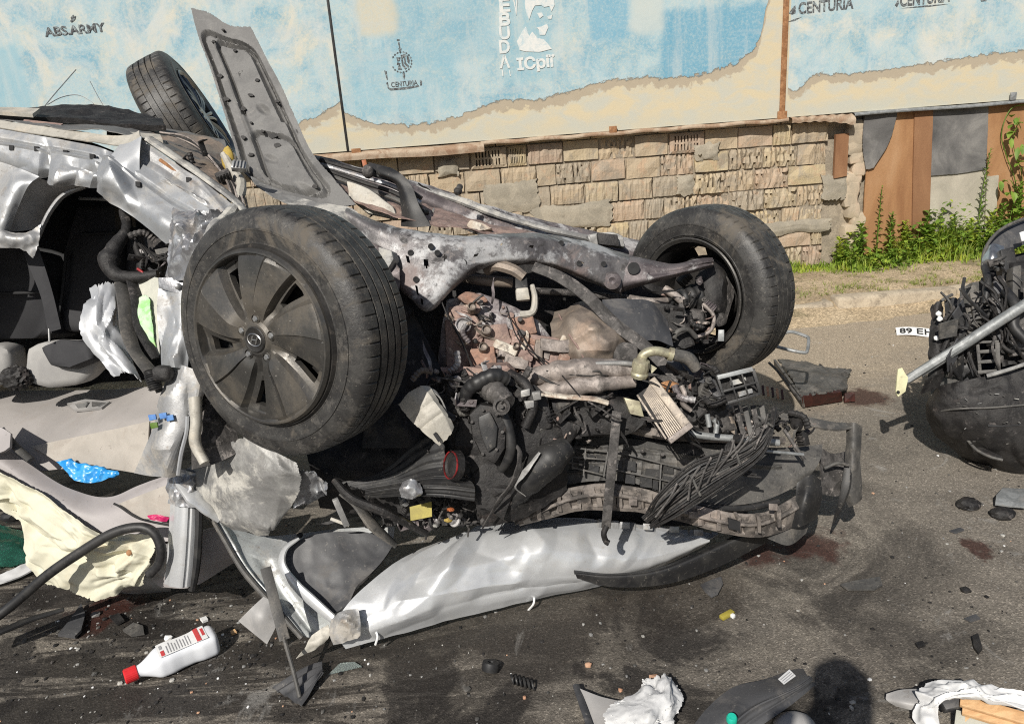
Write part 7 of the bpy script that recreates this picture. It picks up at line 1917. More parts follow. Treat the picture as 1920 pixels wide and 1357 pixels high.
# ------------------------------------------------------------------ things lying about
sheet('bumper_strip', [
    [(1076, 1068, 2.36), (1150, 1074, 2.36), (1240, 1062, 2.38), (1340, 1020, 2.42), (1440, 974, 2.46)],
    [(1078, 1074, 2.33), (1150, 1080, 2.33), (1242, 1070, 2.35), (1344, 1030, 2.39), (1446, 982, 2.43)],
    [(1082, 1084, 2.34), (1150, 1100, 2.34), (1250, 1094, 2.37), (1356, 1058, 2.42), (1462, 1004, 2.48)]], 'black_plastic', None, n=(24, 60), t=.006, smoothamp=.003,
  label='long curved black bumper trim strip lying against the bonnet', cat='trim')
tube('white_zip_tie', [(702, 1178, 2.22), (708, 1192, 2.21), (704, 1208, 2.22)], .0035, 'paper_white', None, n=14, seg=6, label='thin white plastic tie hanging from the bonnet corner', cat='tie')
tube('white_zip_tie', [(1002, 1120, 2.38), (1000, 1132, 2.37), (990, 1144, 2.40)], .0035, 'paper_white', None, n=14, seg=6, label='thin white plastic tie below the middle of the bonnet', cat='tie')
# wiper
wip = thing('wiper_arm', G(560, 1300), 'black wiper arm leaning upright against the bonnet frame', 'wiper')
bar('arm', (498, 1064, 2.20), (534, 1200, 2.12), .030, .012, 'dusty_plastic', wip)
tube('rod', [(532, 1195, 2.12), (548, 1250, 2.10), (562, 1306, 2.08)], .006, 'dusty_plastic', wip, n=12, seg=8)
sheet('black_plate', [[(510, 1288, 2.13), (545, 1265, 2.16), (575, 1248, 2.19), (604, 1240, 2.2)], [(530, 1300, 2.10), (562, 1280, 2.12), (588, 1262, 2.14), (604, 1252, 2.16)], [(566, 1322, 2.05), (578, 1305, 2.08), (592, 1280, 2.11), (604, 1262, 2.14)]], 'dark_trim', None, n=(20, 26), t=.006, emboss=lambda s, q: .004 * np.sin(s * 22), label='ribbed black plastic plate under the wiper arm', cat='plate')
prism('glass_shard', [G(616, 1263, .006), G(638, 1242, .012), G(664, 1240, .012), G(678, 1248, .006)], .004, 'clear_shard', None, px=False, label='flat clear glass shard in front of the bonnet corner', cat='glass')
sheet('grey_trim_piece', [[(494, 1118, 2.24), (508, 1126, 2.235), (522, 1140, 2.24)], [(468, 1142, 2.22), (490, 1160, 2.205), (518, 1172, 2.22)], [(446, 1164, 2.23), (470, 1184, 2.22), (500, 1208, 2.22)]], 'grey_trim', None, n=(20, 20), t=.004, smoothamp=.006, label='curled light grey plastic trim beside the bonnet frame', cat='trim')
# bottle
def bottle():
    a, b_ = G(232, 1266, .045), G(388, 1200, .045)
    ax_ = (b_ - a) / np.linalg.norm(b_ - a)
    L = .262
    b_ = a + ax_ * L
    t_ = thing('plastic_bottle', (a + b_) / 2 * np.array([1, 1, 0]), 'white plastic bottle with red cap and red and white label on the asphalt', 'bottle')
    side = np.cross([0, 0, 1.], ax_); upv = np.array([0, 0, 1.])
    V, Fs = [], []
    prof = [(.034, .018, .018), (.045, .018, .018), (.052, .022, .022), (.075, .034, .029), (.095, .044, .036), (.125, .045, .037), (.155, .041, .035), (.19, .041, .035), (.215, .046, .038), (.250, .046, .038), (.258, .043, .035), (.262, .034, .028)]
    hh = np.array([p[0] for p in prof]); ss = np.array([p[1] for p in prof]); us_ = np.array([p[2] for p in prof])
    n_ = 60
    h = np.linspace(.034, .262, n_)
    S_ = np.interp(h, hh, ss); U_ = np.interp(h, hh, us_)
    for _ in range(2):
        S_[1:-1] = (S_[:-2] + S_[1:-1] * 2 + S_[2:]) / 4; U_[1:-1] = (U_[:-2] + U_[1:-1] * 2 + U_[2:]) / 4
    seg = 36
    base = a + upv * -.006
    for i in range(n_):
        ex = 1.0 if h[i] < .055 else (.55 if h[i] > .085 else 1.0 - .45 * (h[i] - .055) / .03)
        for k in range(seg):
            th = 2 * math.pi * k / seg
            cs, sn = math.cos(th), math.sin(th)
            V.append(base + ax_ * h[i] + side * S_[i] * math.copysign(abs(cs) ** ex, cs) + upv * U_[i] * math.copysign(abs(sn) ** ex, sn))
    for i in range(n_ - 1):
        for k in range(seg):
            Fs.append((i * seg + k, (i + 1) * seg + k, (i + 1) * seg + (k + 1) % seg, i * seg + (k + 1) % seg))
    Fs.append(tuple((n_ - 1) * seg + k for k in range(seg)))
    Fs.append(tuple(range(seg))[::-1])
    link('bottle_body', V, Fs, 'bottle_plastic', t_, smooth=50)
    link('cap', *lathe_vf([(0, .0), (.018, .0), (.0215, .003), (.0215, .028), (.021, .034), (.019, .036), (0, .036)], base, ax_, 48, rfun=lambda r, hh_, k, i: r * (1 + (.025 if k % 2 and .018 < r else 0))), 'red_cap', t_, smooth=20)
    # printed label lying on the upper face
    def lab(h0, h1, s0, s1, lift, m_, name, par):
        Q = []
        for hi in np.linspace(h0, h1, 14):
            u_ = float(np.interp(hi, h, U_)); s_ = float(np.interp(hi, h, S_))
            Q.append([base + ax_ * hi + side * s_ * x + upv * (u_ * (1 - abs(x) ** 6 * .05) + lift) for x in np.linspace(s0, s1, 12)])
        V, Fs = sheet_vf(Q, n=(14, 12), t=.0004, world=True)
        return link(name, V, Fs, m_, par, smooth=50)
    lb = lab(.098, .236, -.80, .80, .0012, 'paper_white', 'label', t_)
    lab(.205, .218, -.78, .78, .0022, 'print_red', 'label_band', lb)
    lab(.224, .232, -.35, .5, .0022, 'print_red', 'label_logo', lb)
    lab(.104, .114, -.75, -.15, .0022, 'print_red', 'label_mark', lb)
    for k in range(9):
        lab(.122 + k * .008, .1245 + k * .008, -.68, .2 + .45 * ((k * 37) % 10) / 10, .0022, 'print_grey', 'label_line', lb)
    lab(.104, .112, .05, .5, .0022, 'print_grey', 'label_line', lb)
bottle()
# airbag cloth and rubber seals on the left
sheet('airbag_cloth', [
    [(-40, 868, 2.46), (6, 880, 2.45), (50, 906, 2.43), (92, 930, 2.41), (140, 968, 2.385), (196, 1002, 2.37), (250, 1000, 2.36), (296, 1006, 2.35)],
    [(-40, 905, 2.45), (10, 920, 2.44), (48, 950, 2.42), (95, 972, 2.395), (145, 1000, 2.375), (198, 1025, 2.36), (248, 1030, 2.35), (292, 1032, 2.345)],
    [(-20, 940, 2.46), (20, 950, 2.45), (52, 990, 2.43), (98, 1015, 2.405), (150, 1036, 2.385), (200, 1055, 2.37), (246, 1058, 2.36), (284, 1058, 2.355)],
    [(36, 960, 2.47), (50, 1000, 2.46), (62, 1042, 2.45), (102, 1060, 2.42), (152, 1078, 2.40), (198, 1085, 2.385), (240, 1085, 2.38), (270, 1078, 2.38)],
    [(40, 975, 2.5), (58, 1040, 2.49), (76, 1092, 2.48), (108, 1104, 2.45), (150, 1118, 2.43), (180, 1128, 2.42), (224, 1114, 2.42), (262, 1085, 2.42)]],
  'airbag_cream', None, n=(90, 130), t=.002, amp=.004, freq=14, smoothamp=.022, sfreq=6, seed=85, smooth=70, ragged=.02, emboss=buckles(60, .016, .035, 22, .2, .7, 1.5), label='creased cream airbag cloth draped over the roof lining', cat='cloth')
blob('cloth_button', (242, 1036, 2.33), (.008, .005, .009), 'rust', None, amp=.2, sub=2, label='small brown stained button on the cream airbag cloth', cat='button')
tube('rubber_seal', [(-60, 1196, 2.30), (20, 1136, 2.32), (88, 1078, 2.31), (149, 1036, 2.30), (212, 999, 2.29), (262, 988, 2.285), (290, 1000, 2.285), (302, 1028, 2.29), (298, 1056, 2.30), (280, 1076, 2.31)], [.015, .016, .015, .015], 'rubber', None, n=90, seg=12, label='long black rubber door seal arching over the cream cloth', cat='seal')
tube('rubber_seal', [(-60, 1206, 2.28), (0, 1184, 2.32), (60, 1160, 2.38), (120, 1142, 2.42)], [.014, .016, .010], 'rubber', None, n=40, seg=10, flat=.6, label='short black rubber strip flat on the road below the long seal', cat='seal')
sheet('green_glass_sheet', [[G(-60, 975, .06), G(0, 985, .05), G(60, 1000, .03)], [G(-60, 1020, .05), G(10, 1025, .05), G(66, 1030, .03)], [G(-60, 1065, .02), G(10, 1062, .02), G(60, 1052, .01)]], 'green_glass', None, world=True, n=(24, 24), t=.005, amp=.008, freq=16, ragged=.05, label='crazed green window glass at the left edge beside the cream cloth', cat='glass')
sheet('white_packet', [[G(-60, 1088, .03), G(0, 1078, .03), G(66, 1046, .03)], [G(-60, 1102, .015), G(0, 1094, .02), G(74, 1064, .02)]], 'cloth_white', None, world=True, n=(14, 26), t=.006, amp=.008, freq=14, label='white packet with blue print poking out from under the cream cloth', cat='packet')
sheet('blue_film', [[(108, 866, 2.51), (128, 862, 2.51), (134, 868, 2.51), (140, 872, 2.51)], [(122, 880, 2.50), (160, 878, 2.495), (190, 880, 2.49), (220, 886, 2.49)], [(140, 900, 2.49), (165, 905, 2.485), (190, 902, 2.485), (214, 890, 2.49)]], 'blue_film', None, n=(30, 40), t=.002, amp=.012, freq=22, seed=86, label='crumpled bright blue plastic film on the roof lining', cat='film')
sheet('crimson_film', [[(276, 966, 2.345), (296, 964, 2.34), (318, 970, 2.34)], [(284, 974, 2.34), (300, 977, 2.335), (312, 978, 2.34)]], 'crimson_film', None, n=(16, 24), t=.002, amp=.006, freq=30, label='small crimson plastic scrap on the roof lining beside the silver post', cat='scrap')
blob('rubber_plug', (22, 968, 2.6), (.03, .03, .02), 'rubber', None, amp=.2, sub=3, label='black rubber plug among the rubbish left of the cream cloth', cat='plug')
# black scraps on the left of the road
def ground_scrap(name, poly, z, th, m_, label, cat, jit=.003, lift=.0):
    A = [G(px, py, z + (lift if k % 2 else 0) + rnd.uniform(0, jit)) for k, (px, py) in enumerate(poly)]
    return prism(name, A, th, m_, None, px=False, label=label, cat=cat)
ground_scrap('black_scrap', [(108, 1188), (130, 1162), (152, 1130), (160, 1150), (152, 1180), (140, 1192)], .012, .010, 'dark_trim', 'folded black plastic scrap below the short rubber strip', 'scrap', .012)
ground_scrap('dark_scrap', [(230, 1180), (250, 1166), (268, 1172), (270, 1186), (246, 1190)], .010, .008, 'dusty_plastic', 'grey brown plastic scrap behind the bottle', 'scrap', .01)
ground_scrap('black_scrap', [(205, 1155), (222, 1148), (232, 1160), (218, 1168)], .012, .010, 'soot', 'small charred scrap up the road from the bottle cap', 'scrap', .012)
ground_scrap('white_chip', [(375, 1158), (386, 1154), (390, 1160), (380, 1164)], .008, .008, 'paper_white', 'white plastic chip right behind the bottle base', 'chip')
ground_scrap('amber_chip', [(432, 1182), (440, 1178), (444, 1184), (434, 1188)], .008, .006, 'wood', 'tan wood chip right of the bottle', 'chip')
# right-hand scatter
ground_scrap('black_shard', [(1313, 1095), (1334, 1086), (1352, 1080), (1356, 1094), (1346, 1112), (1334, 1118), (1322, 1108)], .006, .005, 'dark_trim', 'black plastic shard below the curved bumper strip', 'shard', .012)
ym = thing('yellow_fuse', G(1362, 1152), 'small yellow plug lying on bare asphalt', 'fuse')
V_, F_ = box_vf(G(1363, 1152, .008), (.05, .018, .014), axes_from(G(1374, 1146) - G(1352, 1158)), .003)
link('fuse_body', V_, F_, 'yellow_label', ym)
V_, F_ = box_vf(G(1374, 1154, .007), (.012, .012, .012), axes_from(G(1374, 1146) - G(1352, 1158)), .002)
link('fuse_tip', V_, F_, 'paper_white', ym)
ground_scrap('grey_shard', [(1576, 1094), (1600, 1088), (1650, 1080), (1655, 1096), (1640, 1104), (1590, 1104)], .010, .006, 'dusty_plastic', 'long grey plastic shard on open asphalt at the right', 'shard', .01)
ground_scrap('dark_shard', [(1780, 994), (1800, 988), (1808, 992), (1792, 998)], .006, .005, 'dark_trim', 'thin dark sliver right of the red-brown stain', 'shard')
ground_scrap('dark_shard', [(1808, 1158), (1830, 1150), (1838, 1158), (1820, 1164)], .006, .005, 'dark_trim', 'dark flake at mid right of the road', 'shard')
ground_scrap('dark_shard', [(1823, 1192), (1834, 1186), (1842, 1212), (1834, 1222), (1826, 1212)], .008, .010, 'soot', 'upright charred lump near the right edge', 'lump', .01)
ground_scrap('dark_shard', [(1716, 1204), (1730, 1200), (1736, 1208), (1722, 1212)], .006, .008, 'soot', 'small charred flake left of the upright lump', 'lump')
ground_scrap('foil_piece', [(1868, 928), (1880, 914), (1925, 916), (1925, 950), (1895, 948), (1866, 944)], .02, .006, 'galvanised', 'pale grey bent plate at the right edge', 'plate', .02)
for (px, py, lab) in ((1816, 944, 'round charred lump left of the pale bent plate'), (1880, 962, 'brown lump below the pale bent plate')):
    V_, F_ = blob_vf(G(px, py, .015), (.035, .03, .018), None, amp=.4, freq=2.5, sub=3, seed=px)
    link('charred_lump', V_, F_, 'soot', None, label=lab, cat='lump')
V_, F_ = blob_vf(G(1103, 1246, .005), (.008, .006, .005), None, amp=.5, sub=2, square=.6)
link('orange_bit', V_, F_, 'brick_bit', None, label='tiny orange brick crumb on the wet asphalt', cat='crumb')
# coil and bush
cc = G(920, 1248, .018)
link('rubber_bush', *lathe_vf([(.010, -.012), (.024, -.012), (.026, 0), (.024, .012), (.010, .012), (.009, 0)], cc, (.2, .35, .9), 24, closed=True), 'rubber', None, label='round black rubber bush on the wet asphalt before the bonnet', cat='bush')
pts = []
for k in range(60):
    a = k * .62
    c_ = G(958 + k * .75, 1272 + k * .22, .014)
    pts.append(c_ + np.array([0, math.cos(a), math.sin(a)]) * .011)
tube('coil_spring', pts, .0032, 'rubber', None, px=False, n=240, seg=5, label='short black coil lying right of the rubber bush', cat='spring')
# bottom strip: trim, cloths, door card
sheet('grey_panel_piece', [[G(1082, 1288, .03), G(1110, 1300, .035), G(1150, 1312, .03), G(1185, 1318, .025)], [G(1092, 1320, .02), G(1120, 1330, .03), G(1160, 1340, .03), G(1195, 1340, .02)], [G(1110, 1375, .01), G(1140, 1380, .02), G(1180, 1385, .02), G(1220, 1390, .01)]], 'grey_trim', None, world=True, n=(24, 30), t=.006, smoothamp=.006, sfreq=9, label='grey plastic panel piece under the torn white cloth', cat='panel')
tube('panel_edge', [G(1080, 1284, .03), G(1092, 1320, .03), G(1112, 1378, .02)], .010, 'dark_trim', None, px=False, n=14, seg=8, flat=.5, label='dark edge strip along the grey panel piece', cat='strip')
sheet('white_cloth', [[G(1208, 1276, .05), G(1228, 1268, .06), G(1248, 1266, .06), G(1262, 1274, .05), G(1272, 1290, .04)], [G(1200, 1296, .05), G(1222, 1290, .07), G(1246, 1292, .075), G(1262, 1298, .06), G(1282, 1306, .04)], [G(1160, 1310, .05), G(1198, 1316, .07), G(1232, 1318, .08), G(1256, 1322, .06), G(1278, 1322, .04)], [G(1130, 1332, .05), G(1176, 1340, .07), G(1216, 1345, .08), G(1240, 1348, .06), G(1262, 1350, .04)], [G(1140, 1370, .04), G(1180, 1376, .06), G(1214, 1378, .07), G(1236, 1376, .05), G(1250, 1372, .04)]],
      'cloth_white', None, world=True, n=(60, 60), t=.003, amp=.005, freq=20, ragged=.09, smoothamp=.008, sfreq=9, seed=88, smooth=60, emboss=buckles(18, .010, .05, 24, .2, .6), label='torn white cloth on the grey panel piece at the bottom', cat='cloth')
trim = sheet('black_trim_panel', [
    [G(1290, 1372, .03), G(1330, 1322, .05), G(1376, 1286, .06), G(1430, 1272, .06), G(1480, 1256, .05), G(1506, 1252, .04)],
    [G(1330, 1385, .03), G(1370, 1346, .06), G(1410, 1318, .07), G(1452, 1300, .075), G(1490, 1284, .07), G(1516, 1268, .05)],
    [G(1390, 1395, .02), G(1420, 1366, .04), G(1450, 1344, .05), G(1482, 1322, .05), G(1510, 1300, .045), G(1530, 1282, .03)]], 'dark_trim', None, world=True, n=(34, 50), t=.008, smoothamp=.004, emboss=lambda s, q: .010 * np.exp(-((s - .62) / .04) ** 2) - .006 * np.exp(-((s - .8) / .04) ** 2), seed=89, label='dark plastic trim panel with white sticker at the bottom', cat='trim')
prism('sticker', [G(1459, 1272, .082), G(1480, 1254, .078), G(1492, 1266, .080), G(1470, 1282, .085)], .001, 'paper_white', trim, px=False)
for k in range(3):
    prism('sticker_print', [G(1463 + 3.4 * k, 1273 + 2.6 * k, .0845), G(1481 + 3.4 * k, 1258 + 2.6 * k, .0805), G(1482.2 + 3.4 * k, 1259 + 2.6 * k, .0805), G(1464.2 + 3.4 * k, 1274 + 2.6 * k, .0845)], .0006, 'print_grey', trim, px=False)
link('teal_cap', *lathe_vf([(0, .012), (.010, .012), (.013, .008), (.013, -.004), (.005, -.006)], G(1372, 1348, .075), (0, -.2, 1), 24), 'teal_cap', None, label='small teal round cap on the dark trim panel', cat='cap')
V_, F_ = blob_vf(G(1490, 1360, .02), (.05, .04, .025), None, amp=.08, sub=3)
link('grey_lump', V_, F_, 'grey_trim', None, label='smooth grey lump cut off by the bottom edge', cat='lump')
sheet('grey_wing_piece', [[G(1662, 1300, .03), G(1690, 1292, .04), G(1730, 1290, .045)], [G(1662, 1312, .02), G(1692, 1314, .035), G(1735, 1318, .04)], [G(1680, 1324, .01), G(1706, 1330, .02), G(1730, 1334, .02)]], 'grey_trim', None, world=True, n=(16, 20), t=.006, smoothamp=.004, label='grey plastic wing poking out left of the white cloth', cat='trim')
sheet('white_cloth', [[G(1736, 1282, .07), G(1770, 1274, .09), G(1810, 1276, .095), G(1860, 1290, .09), G(1935, 1300, .08)], [G(1728, 1304, .06), G(1770, 1296, .10), G(1816, 1296, .11), G(1865, 1308, .10), G(1940, 1322, .09)], [G(1720, 1330, .04), G(1756, 1326, .08), G(1780, 1312, .10), G(1850, 1318, .10), G(1940, 1340, .085)]], 'cloth_white', None, world=True, n=(40, 60), t=.003, amp=.004, freq=18, smoothamp=.008, sfreq=8, ragged=.04, seed=90, smooth=60, emboss=buckles(20, .014, .04, 25, .2, .7), label='white cloth folded over the wooden slats at the bottom right corner', cat='cloth')
sheet('white_cloth', [[G(1718, 1320, .05), G(1738, 1316, .06), G(1760, 1318, .06)], [G(1712, 1345, .03), G(1736, 1345, .05), G(1758, 1340, .05)], [G(1735, 1372, .03), G(1748, 1375, .04), G(1762, 1372, .04)]], 'cloth_white', None, world=True, n=(24, 24), t=.003, amp=.010, freq=16, ragged=.05, seed=91, smooth=70, label='hanging white cloth corner left of the wooden slats', cat='cloth')
door = thing('door_card', G(1850, 1357), 'broken wooden-slatted panel under the white cloth at the bottom right corner', 'panel')
for k in range(3):
    V_, F_ = bar_vf(G(1800 + 4 * k, 1312 + 16 * k, .075 - .018 * k), G(1960, 1358 + 16 * k, .075 - .018 * k), .030, .012, up=(0, -.5, 1), px=False)
    link('wooden_slat', V_, F_, 'wood', door)
V_, F_ = bar_vf(G(1765, 1322, .05), G(1806, 1312, .06), .03, .03, up=(0, -.5, 1), px=False)
link('dark_edge', V_, F_, 'dark_trim', door)
V_, F_ = bar_vf(G(1790, 1350, .03), G(1900, 1385, .03), .05, .02, up=(0, -.5, 1), px=False)
link('pale_board', V_, F_, 'cloth_pale', door)
# --- by the kerb: plate, tray, wire frame
PC = [G(1679, 614, .032), G(1792, 615, .040), G(1681, 628, .006), G(1792, 633, .008)]
def plate_pt(u, v, h=0.0):
    p = (PC[0] * (1 - u) + PC[1] * u) * (1 - v) + (PC[2] * (1 - u) + PC[3] * u) * v
    nn = np.cross(PC[2] - PC[0], PC[1] - PC[0]); nn = nn / np.linalg.norm(nn)
    if nn[2] < 0: nn = -nn
    return p + nn * (h + .006 * math.sin(u * 7))
plate = sheet('number_plate_scrap', [[plate_pt(u, v) for u in np.linspace(0, 1, 9)] for v in (0, .5, 1)], 'paper_white', None, world=True, n=(8, 40), t=.002, ragged=.02, label='bent white number plate scrap lying at the kerb', cat='plate')
V, Fs = text_vf('89 ЕН', 1.0, .02, .001)
lo_, hi_ = V.min(0), V.max(0)
link('plate_characters', [plate_pt(.06 + .56 * (v[0] - lo_[0]) / (hi_[0] - lo_[0]), .84 - .68 * (v[1] - lo_[1]) / (hi_[1] - lo_[1]), .003 + v[2]) for v in V], Fs, 'moulded_black', plate, smooth=0)
tray = thing('battery_tray', G(1570, 760), 'low dark broken tray with two black studs in a red-brown stain by the far wheel', 'tray')
sheet('tray_top', [[G(1452, 672, .07), G(1500, 676, .07), G(1560, 688, .06), G(1600, 692, .05)], [G(1476, 702, .08), G(1526, 706, .08), G(1570, 706, .06), G(1590, 708, .04)], [G(1500, 742, .08), G(1540, 738, .08), G(1572, 734, .07), G(1590, 728, .06)]], 'dusty_plastic', tray, world=True, n=(34, 40), t=.010, amp=.006, freq=14, ragged=.09, seed=92, emboss=buckles(10, .012, .06, 41))
prism('tray_front', [G(1503, 744, .075), G(1578, 735, .07), G(1580, 752, .008), G(1506, 764, .008)], .02, 'red_brown', tray, px=False)
prism('tray_side', [G(1450, 674, .07), G(1501, 743, .078), G(1505, 764, .008), G(1452, 690, .008)], .012, 'dusty_plastic', tray, px=False)
prism('tray_lip', [G(1584, 737, .05), G(1602, 736, .05), G(1604, 752, .01), G(1584, 754, .01)], .012, 'red_brown', tray, px=False)
for (px, py) in ((1478, 690), (1519, 734)):
    link('rubber_stud', *lathe_vf([(.026, -.01), (.024, .03), (.018, .05), (.014, .052), (0, .052)], G(px, py, .085), (0, 0, 1), 24), 'rubber', tray)
for k in range(5):
    prism('tray_rib', [G(1428 + 9 * k, 722 + 2 * k, .06), G(1432 + 9 * k, 722 + 2 * k, .06), G(1434 + 9 * k, 740 + 2 * k, .02), G(1430 + 9 * k, 740 + 2 * k, .02)], .01, 'brick_bit' if k % 2 else 'red_brown', tray, px=False)
prism('tray_flap', [G(1545, 712, .06), G(1586, 696, .07), G(1592, 702, .05), G(1556, 716, .04)], .006, 'dusty_plastic', tray, px=False)
tube('wire_frame', [(1455, 634, 3.6), (1480, 622, 3.6), (1510, 630, 3.58), (1516, 636, 3.57), (1514, 656, 3.5), (1508, 661, 3.48), (1480, 656, 3.5), (1450, 648, 3.55)], .008, 'galvanised', None, n=60, seg=8, label='bent silver wire frame sticking out behind the far wheel', cat='frame')
tube('loose_rod', [(1442, 680, 3.5), (1462, 700, 3.4), (1500, 748, 3.2)], .006, 'soot_light', None, n=16, seg=6, label='thin dark rod leaning beside the dusty tray', cat='rod')

# ------------------------------------------------------------------ crumbs all over the road
mb = MB()
for k in range(2600):
    px, py = rnd.uniform(-60, 1980), rnd.uniform(600, 1400)
    if rnd.random() < .35: px, py = rnd.gauss(330, 200), rnd.gauss(1180, 80)
    if py < 620: continue
    c_ = G(px, py)
    if (c_ - WA) @ WN < KO + .3: continue
    s_ = rnd.choice([.0015, .002, .002, .003, .004]) * rnd.uniform(.6, 1.3) * (1 if rnd.random() > .02 else 2.6)
    c_[2] = s_ * .4
    mb.add(blob_vf(c_, (s_ * rnd.uniform(.7, 1.5), s_ * rnd.uniform(.7, 1.5), s_ * .6), None, amp=.5, freq=2, sub=1, seed=k % 50, square=.7), rnd.choice([0, 0, 1, 1, 1, 1, 1, 1, 1, 1, 0, 4, 4, 4] + ([2] if rnd.random() < .3 else []) + ([3] if rnd.random() < .4 else [])))
mb.build('road_crumbs', ['ashen_sheet', 'soot', 'brick_bit', 'paper_white', 'dusty_plastic'], None, smooth=0, kind='stuff', label='tiny crumbs of glass, plastic and stone strewn over the asphalt', cat='crumbs')

# ------------------------------------------------------------------ the black wreck on the right
car2 = thing('black_car', G(1900, 900), 'black car with smashed front end at the right edge', 'car')
def S2(name, rows, m_, **k):
    k.setdefault('n', (26, 30))
    return sheet(name, rows, m_, car2, **k)
def T2(name, pts, r, m_, **k): return tube(name, pts, r, m_, car2, **k)
S2('bumper', [
    [(1742, 748, 3.12), (1762, 724, 3.00), (1800, 716, 2.93), (1850, 706, 2.90), (1920, 690, 2.88), (2060, 660, 2.9), (2240, 640, 3.0)],
    [(1736, 776, 3.10), (1758, 762, 2.98), (1800, 752, 2.91), (1855, 748, 2.875), (1925, 742, 2.855), (2060, 720, 2.85), (2240, 700, 2.98)],
    [(1746, 800, 3.11), (1770, 800, 3.00), (1812, 800, 2.93), (1865, 805, 2.885), (1935, 808, 2.86), (2060, 800, 2.84), (2240, 790, 2.98)],
    [(1768, 826, 3.13), (1795, 832, 3.04), (1835, 842, 2.98), (1880, 855, 2.94), (1940, 864, 2.91), (2060, 860, 2.88), (2240, 850, 3.0)],
    [(1800, 852, 3.18), (1830, 866, 3.12), (1862, 878, 3.06), (1900, 890, 3.02), (1950, 896, 3.0), (2060, 895, 2.95), (2240, 890, 3.05)]],
  'soot', n=(60, 110), t=.006, smoothamp=.006, sfreq=4, amp=.003, freq=14, seed=100, smooth=40, emboss=buckles(14, .012, .06, 42, .2, .6, 2.0))
S2('bumper_lip', [[(1744, 712, 3.10), (1775, 706, 3.04), (1812, 716, 2.98)], [(1746, 745, 3.06), (1775, 740, 3.00), (1816, 742, 2.93)], [(1750, 756, 3.08), (1778, 756, 3.02), (1812, 758, 2.96)]], 'dusty_plastic', n=(20, 26), t=.008, smoothamp=.006, seed=101)
S2('lower_spoiler', [[(1815, 824, 3.02), (1850, 842, 2.95), (1880, 856, 2.9)], [(1822, 836, 3.0), (1850, 852, 2.93), (1874, 862, 2.9)], [(1830, 846, 3.02), (1852, 858, 2.97), (1872, 864, 2.94)]], 'soot', n=(14, 20), t=.01, seed=102)
T2('spoiler_edge', [(1812, 822, 2.98), (1830, 842, 2.94), (1856, 856, 2.90), (1880, 862, 2.88)], .006, 'dusty_plastic', n=20)
T2('bumper_seam', [(1752, 772, 3.0), (1800, 766, 2.90), (1860, 764, 2.865), (1930, 758, 2.845)], .004, 'dusty_plastic', n=24, seg=6)
S2('fog_recess_shade', [[(1850, 776, 2.895), (1880, 774, 2.88), (1912, 772, 2.87)], [(1852, 800, 2.88), (1882, 800, 2.868), (1914, 798, 2.858)]], 'interior_dark', n=(6, 10), t=.004, ragged=.06)  # flat dark sheet on the bumper paints the shade of a recess
for k in range(16):
    px, py, a = rnd.uniform(1790, 1915), rnd.uniform(725, 850), rnd.uniform(-.6, .8)
    d_ = float(np.interp(px, [1760, 1800, 1860, 1930], [2.98, 2.905, 2.868, 2.845])) + max(0, py - 800) * .0012 - .008
    L = rnd.uniform(3, 9)
    prism('scrape', [(px, py, d_), (px + L * math.cos(a), py + L * math.sin(a), d_), (px + L * math.cos(a), py + L * math.sin(a) + 1.4, d_), (px, py + 1.2, d_)], .002, 'dusty_plastic' if k % 3 else 'ashen_sheet', car2)
# bonnet and headlamp
S2('bonnet', [[(1845, 470, 3.20), (1868, 440, 3.22), (1900, 420, 3.25), (1960, 400, 3.3), (2100, 380, 3.4), (2300, 370, 3.6)], [(1850, 496, 3.16), (1872, 466, 3.18), (1905, 442, 3.2), (1965, 425, 3.24), (2100, 405, 3.35), (2300, 395, 3.6)], [(1870, 500, 3.18), (1885, 480, 3.18), (1912, 462, 3.2), (1970, 445, 3.24), (2100, 430, 3.35), (2300, 420, 3.6)]], 'dark_trim', n=(24, 50), t=.006, amp=.004, freq=6, seed=103)
S2('headlamp', [[(1846, 468, 3.16), (1862, 458, 3.14), (1882, 462, 3.15)], [(1842, 488, 3.14), (1862, 482, 3.10), (1884, 484, 3.12)], [(1846, 508, 3.14), (1862, 506, 3.12), (1880, 502, 3.13)]], 'chrome', n=(20, 20), t=.01, amp=.004, freq=14, smooth=30)
prism('lamp_shroud', [(1876, 468, 3.10), (1902, 462, 3.10), (1908, 500, 3.08), (1884, 512, 3.08)], .06, 'black_plastic', car2, bev=.006)
prism('side_post', [(1862, 528, 3.02), (1880, 520, 3.01), (1886, 640, 2.96), (1868, 650, 2.96)], .05, 'dark_trim', car2, bev=.006)
prism('side_post', [(1900, 500, 3.0), (1916, 496, 3.0), (1914, 560, 2.98), (1898, 566, 2.98)], .05, 'dusty_plastic', car2, bev=.006)
prism('air_box', [(1818, 548, 3.08), (1864, 540, 3.06), (1866, 592, 3.03), (1826, 600, 3.05)], .08, 'dusty_plastic', car2, bev=.008)
for k in range(3):
    bar('air_box_rib', (1822, 560 + 13 * k, 3.02), (1866, 552 + 13 * k, 3.0), .006, .01, 'soot', car2)
prism('fan_frame', [(1888, 566, 2.95), (1940, 556, 2.94), (1990, 600, 2.92), (1980, 660, 2.9), (1900, 668, 2.92)], .04, 'soot_light', car2, bev=.008)
T2('radiator_hose', [(1885, 545, 2.97), (1905, 575, 2.92), (1900, 610, 2.90), (1925, 640, 2.88)], .020, 'rubber', n=30, seg=12, wob=.1)
T2('radiator_hose', [(1846, 500, 3.08), (1852, 530, 3.02), (1846, 570, 3.0)], .014, 'rubber', n=24, seg=10)
